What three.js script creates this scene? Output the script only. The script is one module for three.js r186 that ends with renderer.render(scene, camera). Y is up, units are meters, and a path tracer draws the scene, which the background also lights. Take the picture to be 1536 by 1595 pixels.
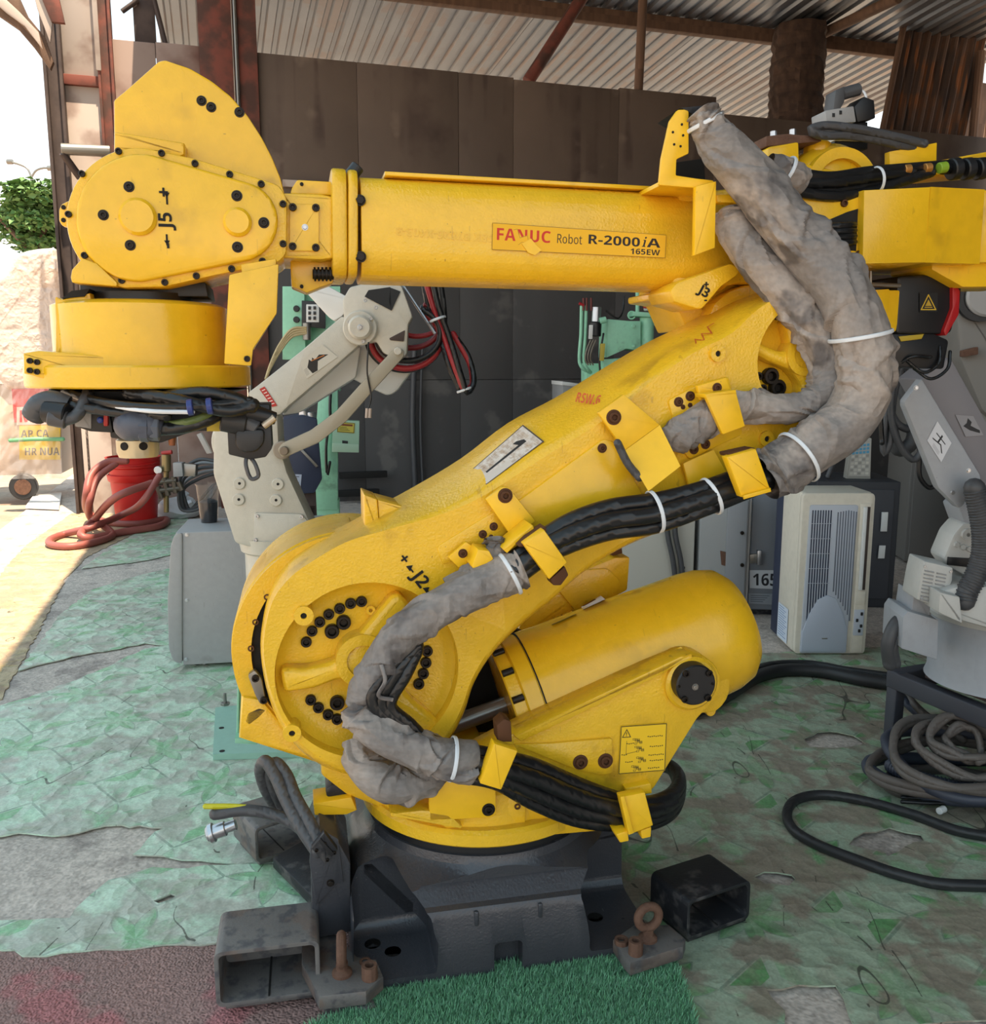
import * as THREE from 'three';
import { mergeGeometries, toCreasedNormals } from 'three/addons/utils/BufferGeometryUtils.js';
import { RoundedBoxGeometry } from 'three/addons/geometries/RoundedBoxGeometry.js';
import { FontLoader } from 'three/addons/loaders/FontLoader.js';
import { TextGeometry } from 'three/addons/geometries/TextGeometry.js';
import { Brush, Evaluator, SUBTRACTION, ADDITION } from 'three-bvh-csg';

// ---------- camera, sky, sun, exposure ----------
const lerp = (a, b, t) => a + (b - a) * t, clamp = (x) => Math.max(0, Math.min(1, x)), sst = (a, b, x) => { const t = clamp((x - a) / (b - a)); return t * t * (3 - 2 * t); };
const EYE = 1.27, FOC = 1400, PITCH = Math.atan(227.5 / 1400), W = 1536, H = 1595;
const scene = new THREE.Scene();
const camera = new THREE.PerspectiveCamera(2 * Math.atan(H / 2 / FOC) * 180 / Math.PI, W / H, 0.05, 300);
camera.position.set(0, EYE, 0); camera.rotation.set(-PITCH, 0, 0);
const renderer = new THREE.WebGLRenderer({ antialias: true });
renderer.toneMapping = THREE.LinearToneMapping;
renderer.toneMappingExposure = 1.55;
renderer.shadowMap.enabled = true;
{ // hazy tropical sky: white near the horizon, cyan-blue higher up, the same all the way round
  const w = 256, h = 128, d = new Float32Array(w * h * 4);
  for (let j = 0; j < h; j++) {
    const el = ((j + 0.5) / h - 0.5) * Math.PI, s = Math.max(0, Math.sin(el));
    const t = sst(0.06, 0.42, s), lum = 1.25;
    for (let i = 0; i < w; i++) {
      const o = (j * w + i) * 4;
      d[o] = lum * (1.1 - 0.62 * t); d[o + 1] = lum * (1.07 - 0.42 * t); d[o + 2] = lum * (1.02 - 0.26 * t); d[o + 3] = 1;
    }
  }
  const sky = new THREE.DataTexture(d, w, h, THREE.RGBAFormat, THREE.FloatType);
  sky.mapping = THREE.EquirectangularReflectionMapping; sky.colorSpace = THREE.LinearSRGBColorSpace;
  sky.magFilter = sky.minFilter = THREE.LinearFilter; sky.needsUpdate = true;
  scene.background = sky; scene.environment = sky;
}
const sun = new THREE.DirectionalLight(0xffe9cc, 8);
sun.position.set(2.2, 12, 3.1); sun.target.position.set(0, 0, 0);
sun.castShadow = true; sun.shadow.mapSize.set(2048, 2048);
Object.assign(sun.shadow.camera, { left: -16, right: 16, top: 16, bottom: -16, near: 0.1, far: 40 });
scene.add(sun, sun.target);

// ---------- small tools ----------
const V3 = (x, y, z) => new THREE.Vector3(x, y, z);
let seed = 7; const rand = () => { seed = (seed * 1664525 + 1013904223) >>> 0; return seed / 4294967296; };
const rr = (a, b) => a + (b - a) * rand();
const CP = Math.cos(PITCH), SP = Math.sin(PITCH);
const ray = (px, py) => { const a = (px - W / 2) / FOC, b = -(py - H / 2) / FOC; return [a, b * CP - SP, -b * SP - CP]; };
const fl = (px, py, h = 0) => { const r = ray(px, py), t = (h - EYE) / r[1]; return [r[0] * t, h, r[2] * t]; };      // photo point -> point on a level plane
const az = (px, py, z) => { const r = ray(px, py), t = z / r[2]; return V3(r[0] * t, EYE + r[1] * t, z); };           // photo point -> point at world depth z
const used = {};
const numbered = (n) => { const k = used[n] = (used[n] ?? -1) + 1; return k ? n + '_' + String(k).padStart(3, '0') : n; };

class Frame { // a thing's own axes: u along its face, v up, w towards the viewer; reads measured photo points as points of its planes
  constructor(O, yawDeg) { this.O = O; this.a = yawDeg * Math.PI / 180; this.c = Math.cos(this.a); this.s = Math.sin(this.a); }
  loc(x, y, z) { const dx = x - this.O[0], dz = z - this.O[2]; return [dx * this.c - dz * this.s, y - this.O[1], dx * this.s + dz * this.c]; }
  q(px, py, w = 0) { const r = ray(px, py), o = this.loc(0, EYE, 0), d = [r[0] * this.c - r[2] * this.s, r[1], r[0] * this.s + r[2] * this.c], t = (w - o[2]) / d[2]; return [o[0] + d[0] * t, o[1] + d[1] * t, w]; }
  qu(px, py, u = 0) { const r = ray(px, py), o = this.loc(0, EYE, 0), d = [r[0] * this.c - r[2] * this.s, r[1], r[0] * this.s + r[2] * this.c], t = (u - o[0]) / d[0]; return [u, o[1] + d[1] * t, o[2] + d[2] * t]; }
  v(px, py, w) { return V3(...this.q(px, py, w)); }
  k(px, py, w) { const a = this.q(px - 5, py, w), b = this.q(px + 5, py, w); return Math.hypot(a[0] - b[0], a[1] - b[1]) / 10; }   // metres per photo pixel there
  L(list, w, r = 0, seg = 4) { const k = this.k(list[0][0], list[0][1], w); return rnd(list.map(([x, y, q]) => { const p = this.q(x, y, w); return [p[0], p[1], (q ?? r) * k]; }), seg); }
  T(list) { return list.map((p) => this.v(p[0], p[1], p[2])); }
}
function rnd(pts, seg = 4) { // rounds the corners of an outline
  const out = [], n = pts.length;
  pts.forEach((p, i) => {
    const a = pts[(i + n - 1) % n], b = pts[(i + 1) % n], la = Math.hypot(a[0] - p[0], a[1] - p[1]), lb = Math.hypot(b[0] - p[0], b[1] - p[1]);
    const r = Math.min(p[2] || 0, la * 0.48, lb * 0.48);
    if (r < 1e-5) return out.push([p[0], p[1]]);
    const s = [p[0] + (a[0] - p[0]) / la * r, p[1] + (a[1] - p[1]) / la * r], e = [p[0] + (b[0] - p[0]) / lb * r, p[1] + (b[1] - p[1]) / lb * r];
    for (let k = 0; k <= seg; k++) { const t = k / seg, m = 1 - t; out.push([m * m * s[0] + 2 * m * t * p[0] + t * t * e[0], m * m * s[1] + 2 * m * t * p[1] + t * t * e[1]]); }
  });
  return out;
}
const smooth = (pts, n, closed = true) => new THREE.CatmullRomCurve3(pts.map((p) => V3(p[0], p[1], p[2] || 0)), closed, 'centripetal').getPoints(n).slice(0, closed ? n : n + 1).map((p) => [p.x, p.y, p.z]);
const circ = (c, r, n = 32, a0 = 0, a1 = Math.PI * 2) => Array.from({ length: n }, (_, i) => { const a = a0 + (a1 - a0) * i / (a1 - a0 > 6.28 ? n : n - 1); return [c[0] + r * Math.cos(a), c[1] + r * Math.sin(a)]; });
function ext(pts, w0, w1, { bev = 0.002, holes = [], bs = 2 } = {}) { // a plate with this outline between w0 and w1
  const s = new THREE.Shape(pts.map((p) => new THREE.Vector2(p[0], p[1])));
  for (const h of holes) s.holes.push(new THREE.Path(h.map((p) => new THREE.Vector2(p[0], p[1]))));
  bev = Math.min(bev, (w1 - w0) * 0.49);
  const g = new THREE.ExtrudeGeometry(s, { depth: w1 - w0 - 2 * bev, bevelEnabled: bev > 0, bevelThickness: bev, bevelSize: bev, bevelOffset: -bev, bevelSegments: bs, curveSegments: 6 });
  return g.translate(0, 0, w0 + bev);
}
function loft(rings, { caps = [1, 1] } = {}) { // rings of equal count, joined in order; first ring nearest the viewer
  const n = rings[0].length, pos = [], tri = (a, b, c) => pos.push(...a, ...b, ...c);
  const flip = THREE.ShapeUtils.area(rings[0].map((p) => new THREE.Vector2(p[0], p[1]))) < 0;
  const t = (a, b, c) => flip ? tri(a, c, b) : tri(a, b, c);
  for (let k = 0; k + 1 < rings.length; k++) for (let i = 0; i < n; i++) {
    const j = (i + 1) % n, A = rings[k], B = rings[k + 1];
    t(A[i], B[i], B[j]); t(A[i], B[j], A[j]);
  }
  const cap = (R, back) => { const v = R.map((p) => new THREE.Vector2(p[0], p[1])); for (const f of THREE.ShapeUtils.triangulateShape(v, [])) { const [a, b, c] = f.map((i) => R[i]); back ? tri(a, c, b) : tri(a, b, c); } };
  if (caps[0]) cap(rings[0], false); if (caps[1]) cap(rings[rings.length - 1], true);
  const g = new THREE.BufferGeometry(); g.setAttribute('position', new THREE.Float32BufferAttribute(pos, 3)); g.computeVertexNormals(); return g;
}
const box = (u0, u1, v0, v1, w0, w1, r = 0.003) => { const dx = Math.abs(u1 - u0), dy = Math.abs(v1 - v0), dz = Math.abs(w1 - w0); r = Math.min(r, dx * 0.45, dy * 0.45, dz * 0.45); return new RoundedBoxGeometry(dx, dy, dz, 2, r).translate((u0 + u1) / 2, (v0 + v1) / 2, (w0 + w1) / 2); };
const lathe = (prof, n = 40) => new THREE.LatheGeometry(prof.map((p) => new THREE.Vector2(Math.max(p[0], 1e-5), p[1])), n);   // about y
const alongW = (g) => g.rotateX(Math.PI / 2);                                                                    // y axis -> w axis
function between(a, b, g) { const d = b.clone().sub(a).normalize(); return g.applyQuaternion(new THREE.Quaternion().setFromUnitVectors(V3(0, 1, 0), d)).translate(a.x, a.y, a.z); }
const rod = (a, b, r, n = 16, r2 = r) => { const l = a.distanceTo(b), c = Math.min(r, r2, l) * 0.12; return between(a, b, lathe([[0, 0], [r - c, 0], [r, c], [r2, l - c], [r2 - c, l], [0, l]], n)); };
const disc = (c, r, w0, w1, n = 40, bev = 0.003) => { const l = w1 - w0, b = Math.min(bev, l * 0.45, r * 0.45); return alongW(lathe([[0, 0], [r - b, 0], [r, b], [r, l - b], [r - b, l], [0, l]], n)).translate(c[0], c[1], w0); };
const ringw = (c, r0, r1, w0, w1, n = 48) => alongW(lathe([[r0, 0], [r1, 0], [r1, w1 - w0], [r0, w1 - w0], [r0, 0]], n)).translate(c[0], c[1], w0);
const tubeG = (pts, r, seg = 0, rad = 10, closed = false) => new THREE.TubeGeometry(new THREE.CatmullRomCurve3(pts, closed, 'centripetal'), seg || pts.length * 8, r, rad, closed);
const hoseG = (pts, r, seg, rad = 10) => mergeAll([tubeG(pts, r, seg, rad), new THREE.SphereGeometry(r, rad, 6).translate(...pts[0].toArray()), new THREE.SphereGeometry(r, rad, 6).translate(...pts[pts.length - 1].toArray())]);
function clean(g) {
  g = g.index ? g.toNonIndexed() : g.clone();
  for (const k of Object.keys(g.attributes)) if (!['position', 'normal', 'uv'].includes(k)) g.deleteAttribute(k);
  if (!g.attributes.normal) g.computeVertexNormals();
  if (!g.attributes.uv) g.setAttribute('uv', new THREE.Float32BufferAttribute(new Float32Array(g.attributes.position.count * 2), 2));
  g.morphAttributes = {}; g.clearGroups(); return g;
}
const mergeAll = (l) => l.length === 1 ? clean(l[0]) : mergeGeometries(l.map(clean));
function metreUV(g) { // texture coordinates in metres, taken from the side each face looks to
  const p = g.attributes.position, n = g.attributes.normal, uv = new Float32Array(p.count * 2);
  for (let i = 0; i < p.count; i += 3) {
    let nx = 0, ny = 0, nz = 0; for (let k = 0; k < 3; k++) { nx += Math.abs(n.getX(i + k)); ny += Math.abs(n.getY(i + k)); nz += Math.abs(n.getZ(i + k)); }
    for (let k = 0; k < 3; k++) { const j = i + k, x = p.getX(j), y = p.getY(j), z = p.getZ(j), [a, b] = nx > ny && nx > nz ? [z, y] : ny > nz ? [x, z] : [x, y]; uv[j * 2] = a; uv[j * 2 + 1] = b; }
  }
  g.setAttribute('uv', new THREE.BufferAttribute(uv, 2)); return g;
}
function part(parent, name, geos, mat, { uv = 'metre', crease = 0.55, label } = {}) {
  let g = mergeAll(Array.isArray(geos) ? geos : [geos]);
  if (crease) g = toCreasedNormals(g, crease);
  if (uv === 'metre') g = metreUV(g);
  const m = new THREE.Mesh(g, mat); m.castShadow = m.receiveShadow = true;
  m.name = parent ? name : numbered(name); if (label) m.userData.label = label;
  (parent || scene).add(m); return m;
}
function tag(o, label, category, group) { o.userData.label = label; o.userData.category = category; if (group) o.userData.group = group; return o; }
function thing(name, label, category, F, group) { const o = new THREE.Group(); o.name = numbered(name); if (F) { o.position.set(...F.O); o.rotation.y = F.a; } scene.add(o); return tag(o, label, category, group); }
const structure = (o) => { o.userData.kind = 'structure'; return o; };
const sharedGeo = {};
function small(parent, name, key, make, mat, pos, rot, scale) { // one of many alike small pieces sharing a geometry
  const g = sharedGeo[key] ??= metreUV(toCreasedNormals(mergeAll([make()].flat()), 0.5));
  const m = new THREE.Mesh(g, mat); m.name = name; m.position.copy(pos); if (rot) m.rotation.set(...rot); if (scale) m.scale.set(...scale);
  m.castShadow = m.receiveShadow = true; parent.add(m); return m;
}
const capScrew = () => alongW(mergeAll([lathe([[0, 0], [1, 0], [1, 0.75], [0.9, 0.9], [0.58, 0.9]], 16), lathe([[0.58, 0.9], [0.5, 0.3], [0, 0.3]], 6)]));
const hexHead = () => alongW(mergeAll([lathe([[0, 0], [1.25, 0], [1.25, 0.15], [0, 0.15]], 16), lathe([[1, 0.15], [1, 0.75], [0.85, 0.85], [0, 0.85]], 6)]));
const washerBolt = () => alongW(mergeAll([lathe([[1.45, 0], [1.45, 0.12], [1.05, 0.16], [1.0, 0.16]], 20), lathe([[1, 0], [1, 0.6], [0.9, 0.7], [0.55, 0.7]], 16), lathe([[0.55, 0.7], [0.5, 0.2], [0, 0.2]], 6)]));
function bolts(F, parent, list, w, rpx, mat, make = capScrew, name = 'bolt') {
  for (const [x, y, r] of list) { const s = (r ?? rpx) * F.k(x, y, w); small(parent, name, make.name, make, mat, F.v(x, y, w), [0, 0, rr(0, 1)], [s, s, s]); }
}
const plate = (F, parent, name, mat, list, w0, w1, { r = 0, bev = 0.002, holes = [], label, trace = w1 } = {}) => part(parent, name, ext(F.L(list, trace, r), w0, w1, { bev, holes }), mat, { label });
function quad(parent, name, c, mat, n = 6, label) { // a sticker through four corner points (top left, top right, bottom right, bottom left)
  const pos = [], uv = [], idx = [], p = (s, t) => V3().addScaledVector(c[0], (1 - s) * (1 - t)).addScaledVector(c[1], s * (1 - t)).addScaledVector(c[2], s * t).addScaledVector(c[3], (1 - s) * t);
  for (let j = 0; j <= n; j++) for (let i = 0; i <= n; i++) { const a = p(i / n, j / n); pos.push(a.x, a.y, a.z); uv.push(i / n, 1 - j / n); }
  for (let j = 0; j < n; j++) for (let i = 0; i < n; i++) { const a = j * (n + 1) + i; idx.push(a, a + n + 1, a + 1, a + 1, a + n + 1, a + n + 2); }
  const g = new THREE.BufferGeometry(); g.setAttribute('position', new THREE.Float32BufferAttribute(pos, 3)); g.setAttribute('uv', new THREE.Float32BufferAttribute(uv, 2)); g.setIndex(idx); g.computeVertexNormals();
  return part(parent, name, g, mat, { uv: 'keep', crease: 0, label });
}
const sticker = (F, parent, name, list, w, mat, label) => quad(parent, name, list.map(([x, y, ww]) => F.v(x, y, ww ?? w)), mat, 4, label);

// ---------- procedural textures ----------
const hash = (x, y, s) => { let h = (x * 374761393 + y * 668265263 + s * 2147483647) | 0; h = Math.imul(h ^ (h >>> 13), 1274126177); return ((h ^ (h >>> 16)) >>> 0) / 4294967296; };
function vn(x, y, per, s, pery = per) { const xi = Math.floor(x), yi = Math.floor(y), fx = x - xi, fy = y - yi, u = fx * fx * (3 - 2 * fx), v = fy * fy * (3 - 2 * fy), m = (a, b) => hash(((a % per) + per) % per, ((b % pery) + pery) % pery, s); return lerp(lerp(m(xi, yi), m(xi + 1, yi), u), lerp(m(xi, yi + 1), m(xi + 1, yi + 1), u), v); }
const fbm = (u, v, p, s, oct = 4) => { let a = 0, k = 0.5, q = p; for (let i = 0; i < oct; i++) { a += k * vn(u * q, v * q, q, s + i); q *= 2; k /= 2; } return a / (1 - Math.pow(0.5, oct)); };
function tex(n, fn, { srgb = true, size = 1, ny = n } = {}) { // fn(u, v) -> [r, g, b] or a grey, all 0..1; size in metres
  const d = new Uint8Array(n * ny * 4);
  for (let j = 0; j < ny; j++) for (let i = 0; i < n; i++) { const c = fn(i / n, j / ny), o = (j * n + i) * 4, a = Array.isArray(c) ? c : [c, c, c]; for (let k = 0; k < 3; k++) d[o + k] = clamp(a[k]) * 255; d[o + 3] = 255; }
  const t = new THREE.DataTexture(d, n, ny, THREE.RGBAFormat); t.wrapS = t.wrapT = THREE.RepeatWrapping; t.magFilter = THREE.LinearFilter; t.minFilter = THREE.LinearMipmapLinearFilter; t.generateMipmaps = true;
  t.colorSpace = srgb ? THREE.SRGBColorSpace : THREE.NoColorSpace; const s = Array.isArray(size) ? size : [size, size]; t.repeat.set(1 / s[0], 1 / s[1]); t.needsUpdate = true; return t;
}
function canvasTex(w, h, draw) { const c = document.createElement('canvas'); c.width = w; c.height = h; const x = c.getContext('2d'); draw(x, w, h); const t = new THREE.CanvasTexture(c); t.colorSpace = THREE.SRGBColorSpace; t.magFilter = THREE.LinearFilter; return t; }
const printMat = (w, h, draw, o = {}) => new THREE.MeshStandardMaterial({ map: canvasTex(w, h, draw), roughness: 0.6, side: THREE.DoubleSide, polygonOffset: true, polygonOffsetFactor: -2, polygonOffsetUnits: -2, ...o });
const mix3 = (a, b, t) => [lerp(a[0], b[0], t), lerp(a[1], b[1], t), lerp(a[2], b[2], t)];
const rgb = (r, g, b) => [r / 255, g / 255, b / 255];
const std = (color, roughness = 0.6, metalness = 0, o = {}) => new THREE.MeshStandardMaterial({ color, roughness, metalness, ...o });
const grain = tex(256, (u, v) => 0.5 + 0.5 * (fbm(u, v, 32, 3, 3) - 0.5) * 1.6, { srgb: false, size: 0.12 });
const blotchRough = tex(256, (u, v) => 0.55 + 0.6 * (fbm(u, v, 6, 11, 5) - 0.5), { srgb: false, size: 0.6 });
// enamel with chips, scratches and stains in patches
function paintTex(base, dark, chip, s, amount = 1, size = 0.8) {
  return tex(512, (u, v) => {
    const big = fbm(u, v, 4, s, 5), fine = fbm(u, v, 48, s + 9, 3), st = fbm(u, v, 14, s + 20, 4);
    let c = base.map((x) => x * (1 + (fine - 0.5) * 0.05 + (big - 0.5) * 0.06));
    c = mix3(c, dark, amount * 0.55 * sst(0.6, 0.78, big) * sst(0.5, 0.7, st));
    const scr = vn(u * 220, v * 14, 220, s + 31, 14); if (scr > 0.965) c = mix3(c, dark, amount * 0.35);
    const sp = vn(u * 150, v * 150, 150, s + 40); if (sp > 0.985 && st > 0.5) c = mix3(c, chip, 0.7 * amount);
    return c;
  }, { size });
}
const M = {};
M.yellow = new THREE.MeshPhysicalMaterial({ map: paintTex(rgb(234, 185, 34), rgb(140, 105, 38), rgb(80, 62, 40), 1, 0.55), roughness: 0.42, roughnessMap: blotchRough, bumpMap: grain, bumpScale: 0.0002, clearcoat: 0.12, clearcoatRoughness: 0.35 });
M.cast = new THREE.MeshPhysicalMaterial({ map: paintTex(rgb(234, 186, 40), rgb(146, 108, 42), rgb(90, 66, 40), 5, 0.8), roughness: 0.46, roughnessMap: blotchRough, bumpMap: grain, bumpScale: 0.0008, clearcoat: 0.1, clearcoatRoughness: 0.4 });
M.bracket = new THREE.MeshPhysicalMaterial({ map: paintTex(rgb(244, 192, 24), rgb(150, 110, 30), rgb(90, 70, 40), 8, 0.4), roughness: 0.4, bumpMap: grain, bumpScale: 0.0001, clearcoat: 0.15, clearcoatRoughness: 0.3 });
M.bolt = std(0x2b2622, 0.45, 0.7); M.rustbolt = std(0x5b3a24, 0.7, 0.4); M.steel = std(0x8d8a84, 0.4, 0.8); M.zinc = std(0xb9bcc0, 0.32, 0.9);
M.black = std(0x16171a, 0.45); M.rubber = std(0x242527, 0.5, 0, { bumpMap: grain, bumpScale: 0.0001 }); M.darkgap = std(0x141210, 0.8);
M.hose = new THREE.MeshPhysicalMaterial({ color: 0x17181a, roughness: 0.36, bumpMap: grain, bumpScale: 0.00012 });
M.hoseGrey = std(0x46474a, 0.5, 0, { bumpMap: grain, bumpScale: 0.0001 });
M.fabric = new THREE.MeshPhysicalMaterial({ map: tex(512, (u, v) => { const a = fbm(u, v, 5, 61, 5), b = fbm(u, v, 90, 67, 2), s = fbm(u, v, 8, 71, 5); let c = mix3(rgb(124, 119, 116), rgb(158, 147, 138), sst(0.3, 0.7, a)); c = mix3(c, rgb(74, 70, 70), 0.7 * sst(0.56, 0.7, s)); return c.map((x) => x * (0.92 + 0.16 * b)); }, { size: 0.6 }), roughness: 0.72, sheen: 0.2, sheenRoughness: 0.6, bumpMap: tex(512, (u, v) => { const r = 1 - Math.abs(2 * fbm(u, v, 5, 81, 3) - 1); return 0.8 * r * r + 0.2 * fbm(u, v, 24, 83, 2); }, { srgb: false, size: 0.4 }), bumpScale: 0.008 });
M.base = std(0xffffff, 0.6, 0.1, { map: paintTex(rgb(62, 63, 68), rgb(92, 84, 76), rgb(150, 150, 150), 12, 0.8), bumpMap: grain, bumpScale: 0.0006, roughnessMap: blotchRough });
M.footSteel = std(0xffffff, 0.65, 0.3, { map: tex(512, (u, v) => { const a = fbm(u, v, 6, 101, 5), b = fbm(u, v, 24, 108, 4); let c = mix3(rgb(128, 123, 118), rgb(102, 99, 98), a); c = mix3(c, rgb(66, 66, 72), 0.6 * sst(0.5, 0.78, b)); c = mix3(c, rgb(126, 100, 86), 0.4 * sst(0.58, 0.72, fbm(u, v, 9, 117, 4))); return c; }, { size: 0.5 }), bumpMap: grain, bumpScale: 0.0005 });
M.blackSteel = std(0xffffff, 0.5, 0.3, { map: tex(256, (u, v) => { const b = fbm(u, v, 12, 128, 5); return mix3(rgb(38, 39, 43), rgb(96, 92, 90), 0.8 * sst(0.52, 0.75, b)); }, { size: 0.4 }), bumpMap: grain, bumpScale: 0.0004 });
M.rust = std(0xffffff, 0.85, 0.2, { map: tex(256, (u, v) => mix3(rgb(122, 90, 72), rgb(88, 62, 50), fbm(u, v, 12, 140, 4)), { size: 0.2 }), bumpMap: grain, bumpScale: 0.001 });
M.white = std(0xd9d9d6, 0.5); M.tie = std(0xd8dde2, 0.4);
M.greyPaint = std(0xffffff, 0.5, 0, { map: paintTex(rgb(150, 150, 150), rgb(112, 106, 100), rgb(90, 90, 90), 21, 0.7), bumpMap: grain, bumpScale: 0.0002 });
M.cream = new THREE.MeshPhysicalMaterial({ map: paintTex(rgb(196, 190, 176), rgb(150, 138, 120), rgb(100, 96, 90), 25, 0.4), roughness: 0.42, bumpMap: grain, bumpScale: 0.0004, clearcoat: 0.2, clearcoatRoughness: 0.4 });
M.mint = std(0xffffff, 0.5, 0, { map: paintTex(rgb(150, 210, 178), rgb(90, 120, 98), rgb(70, 70, 60), 29, 0.8), bumpMap: grain, bumpScale: 0.0003 });
M.navy = std(0x2a3248, 0.5); M.glassSmoke = std(0x15161a, 0.15);
const font = await new FontLoader().loadAsync('fonts/droid/droid_sans_bold.typeface.json');
function letters(str, size, depth = 0.002) { const g = new TextGeometry(str, { font, size, depth, curveSegments: 4, bevelEnabled: false }); g.computeBoundingBox(); const b = g.boundingBox; return g.translate(-(b.min.x + b.max.x) / 2, -(b.min.y + b.max.y) / 2, 0); }
// ---------- the setting ----------
const B = new Frame([-3.75, 0, -7.73], 17);                 // the shed: u along the back wall, w towards the viewer
const shed = (name) => { const o = new THREE.Group(); o.name = name; o.position.set(...B.O); o.rotation.y = B.a; scene.add(o); return structure(o); };
M.ground = std(0xffffff, 0.95, 0, { map: tex(512, (u, v) => { const a = fbm(u, v, 6, 201, 5), b = vn(u * 128, v * 128, 128, 204), r = fbm(u, v, 16, 206, 4); return mix3(mix3(rgb(178, 160, 140), rgb(152, 136, 120), a), rgb(146, 116, 100), 0.4 * sst(0.55, 0.7, r)).map((x) => x * (0.94 + 0.1 * b)); }, { size: 3 }), bumpMap: grain, bumpScale: 0.002 });
M.concrete = std(0xffffff, 0.92, 0, { map: tex(512, (u, v) => { const a = fbm(u, v, 4, 211, 5), b = vn(u * 170, v * 170, 170, 214), c = fbm(u, v, 40, 216, 3), st = fbm(u, v, 12, 219, 5); return mix3(mix3(rgb(198, 184, 172), rgb(172, 161, 151), a), rgb(120, 110, 104), 0.45 * sst(0.56, 0.72, st)).map((x) => x * (0.8 + 0.2 * b + 0.2 * c)); }, { size: 1.1 }), bumpMap: tex(256, (u, v) => fbm(u, v, 40, 221, 3), { srgb: false, size: 0.4 }), bumpScale: 0.003 });
const floorPoly = [[0, 9.3], [7, 9.3], [7, -9], [0, -9]];
{ // street and yard all round, the shed's slab in it
  const g = part(null, 'ground', new THREE.BoxGeometry(160, 0.3, 160, 1, 1, 1).translate(0, -0.202, 0), M.ground, { crease: 0 }); structure(g);
  const f = part(null, 'floor', ext([[-0.35, -9.3], [11.2, -9.3], [11.2, 9], [-0.35, 9]], -0.15, 0, { bev: 0.004 }).rotateX(-Math.PI / 2), M.concrete); f.position.set(...B.O); f.rotation.y = B.a; structure(f);
}
const streaks = (u, v, s) => { const x = fbm(u, v * 0.12, 24, s, 3); return x; };
M.wallSteel = std(0xffffff, 0.7, 0.1, { map: tex(512, (u, v) => {
  const a = fbm(u, v, 5, 231, 5), s = vn(u * 22, v * 2, 22, 235, 2) * 0.6 + vn(u * 64, v * 3, 64, 236, 3) * 0.4, b = fbm(u, v, 8, 238, 5);
  let c = mix3(rgb(114, 97, 84), rgb(88, 75, 66), a); c = mix3(c, rgb(62, 47, 42), 0.6 * sst(0.5, 0.75, s) * sst(0.35, 0.65, b)); c = mix3(c, rgb(146, 128, 112), 0.35 * sst(0.62, 0.75, b)); return c;
}, { size: [3, 3] }), bumpMap: grain, bumpScale: 0.0006 });
M.wallGrey = std(0xffffff, 0.75, 0.05, { map: tex(512, (u, v) => { const a = fbm(u, v, 5, 241, 5), b = vn(u * 20, v * 2, 20, 243, 2), c = fbm(u, v, 7, 246, 5); return mix3(mix3(rgb(86, 84, 84), rgb(72, 71, 71), a * 0.6 + b * 0.4), rgb(118, 114, 110), 0.6 * sst(0.64, 0.74, c)); }, { size: 2.5 }) });
M.paleSheet = std(0xffffff, 0.7, 0, { map: tex(256, (u, v) => mix3(rgb(178, 164, 154), rgb(140, 120, 110), sst(0.45, 0.75, fbm(u, v, 5, 251, 5))), { size: 1.2 }) });
M.brownSheet = std(0xffffff, 0.7, 0, { map: tex(256, (u, v) => mix3(rgb(148, 128, 118), rgb(104, 76, 66), sst(0.45, 0.75, fbm(u, v, 4, 255, 5))), { size: 1.5 }) });
M.rustSteel = std(0xffffff, 0.75, 0.2, { map: tex(256, (u, v) => mix3(rgb(126, 70, 58), rgb(84, 58, 50), sst(0.35, 0.7, fbm(u, v, 6, 259, 5))), { size: 0.8 }), bumpMap: grain, bumpScale: 0.0006 });
M.darkSteel = std(0xffffff, 0.65, 0.3, { map: tex(256, (u, v) => mix3(rgb(92, 78, 72), rgb(62, 52, 50), fbm(u, v, 8, 263, 5)), { size: 0.6 }) });
M.wood = std(0xffffff, 0.85, 0, { map: tex(256, (u, v) => mix3(rgb(124, 96, 76), rgb(86, 66, 54), fbm(u, v * 0.2, 16, 267, 4)), { size: 0.7 }), bumpMap: grain, bumpScale: 0.001 });
M.corr = std(0xffffff, 0.42, 0.8, { map: tex(512, (u, v) => { const a = fbm(u, v, 5, 271, 5), r = fbm(u, v, 8, 275, 5); return mix3(mix3(rgb(150, 156, 164), rgb(120, 126, 134), a), rgb(140, 112, 98), 0.35 * sst(0.6, 0.74, r)); }, { size: 3.2 }) });
M.corrRust = std(0xffffff, 0.8, 0.15, { map: tex(512, (u, v) => { const a = fbm(u, v, 6, 281, 5), s = vn(u * 24, v * 2, 24, 284, 2); return mix3(mix3(rgb(96, 76, 64), rgb(132, 84, 50), sst(0.4, 0.7, a)), rgb(52, 42, 38), 0.8 * sst(0.4, 0.7, s)); }, { size: 1.5 }) });
const W0 = 0;
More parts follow.
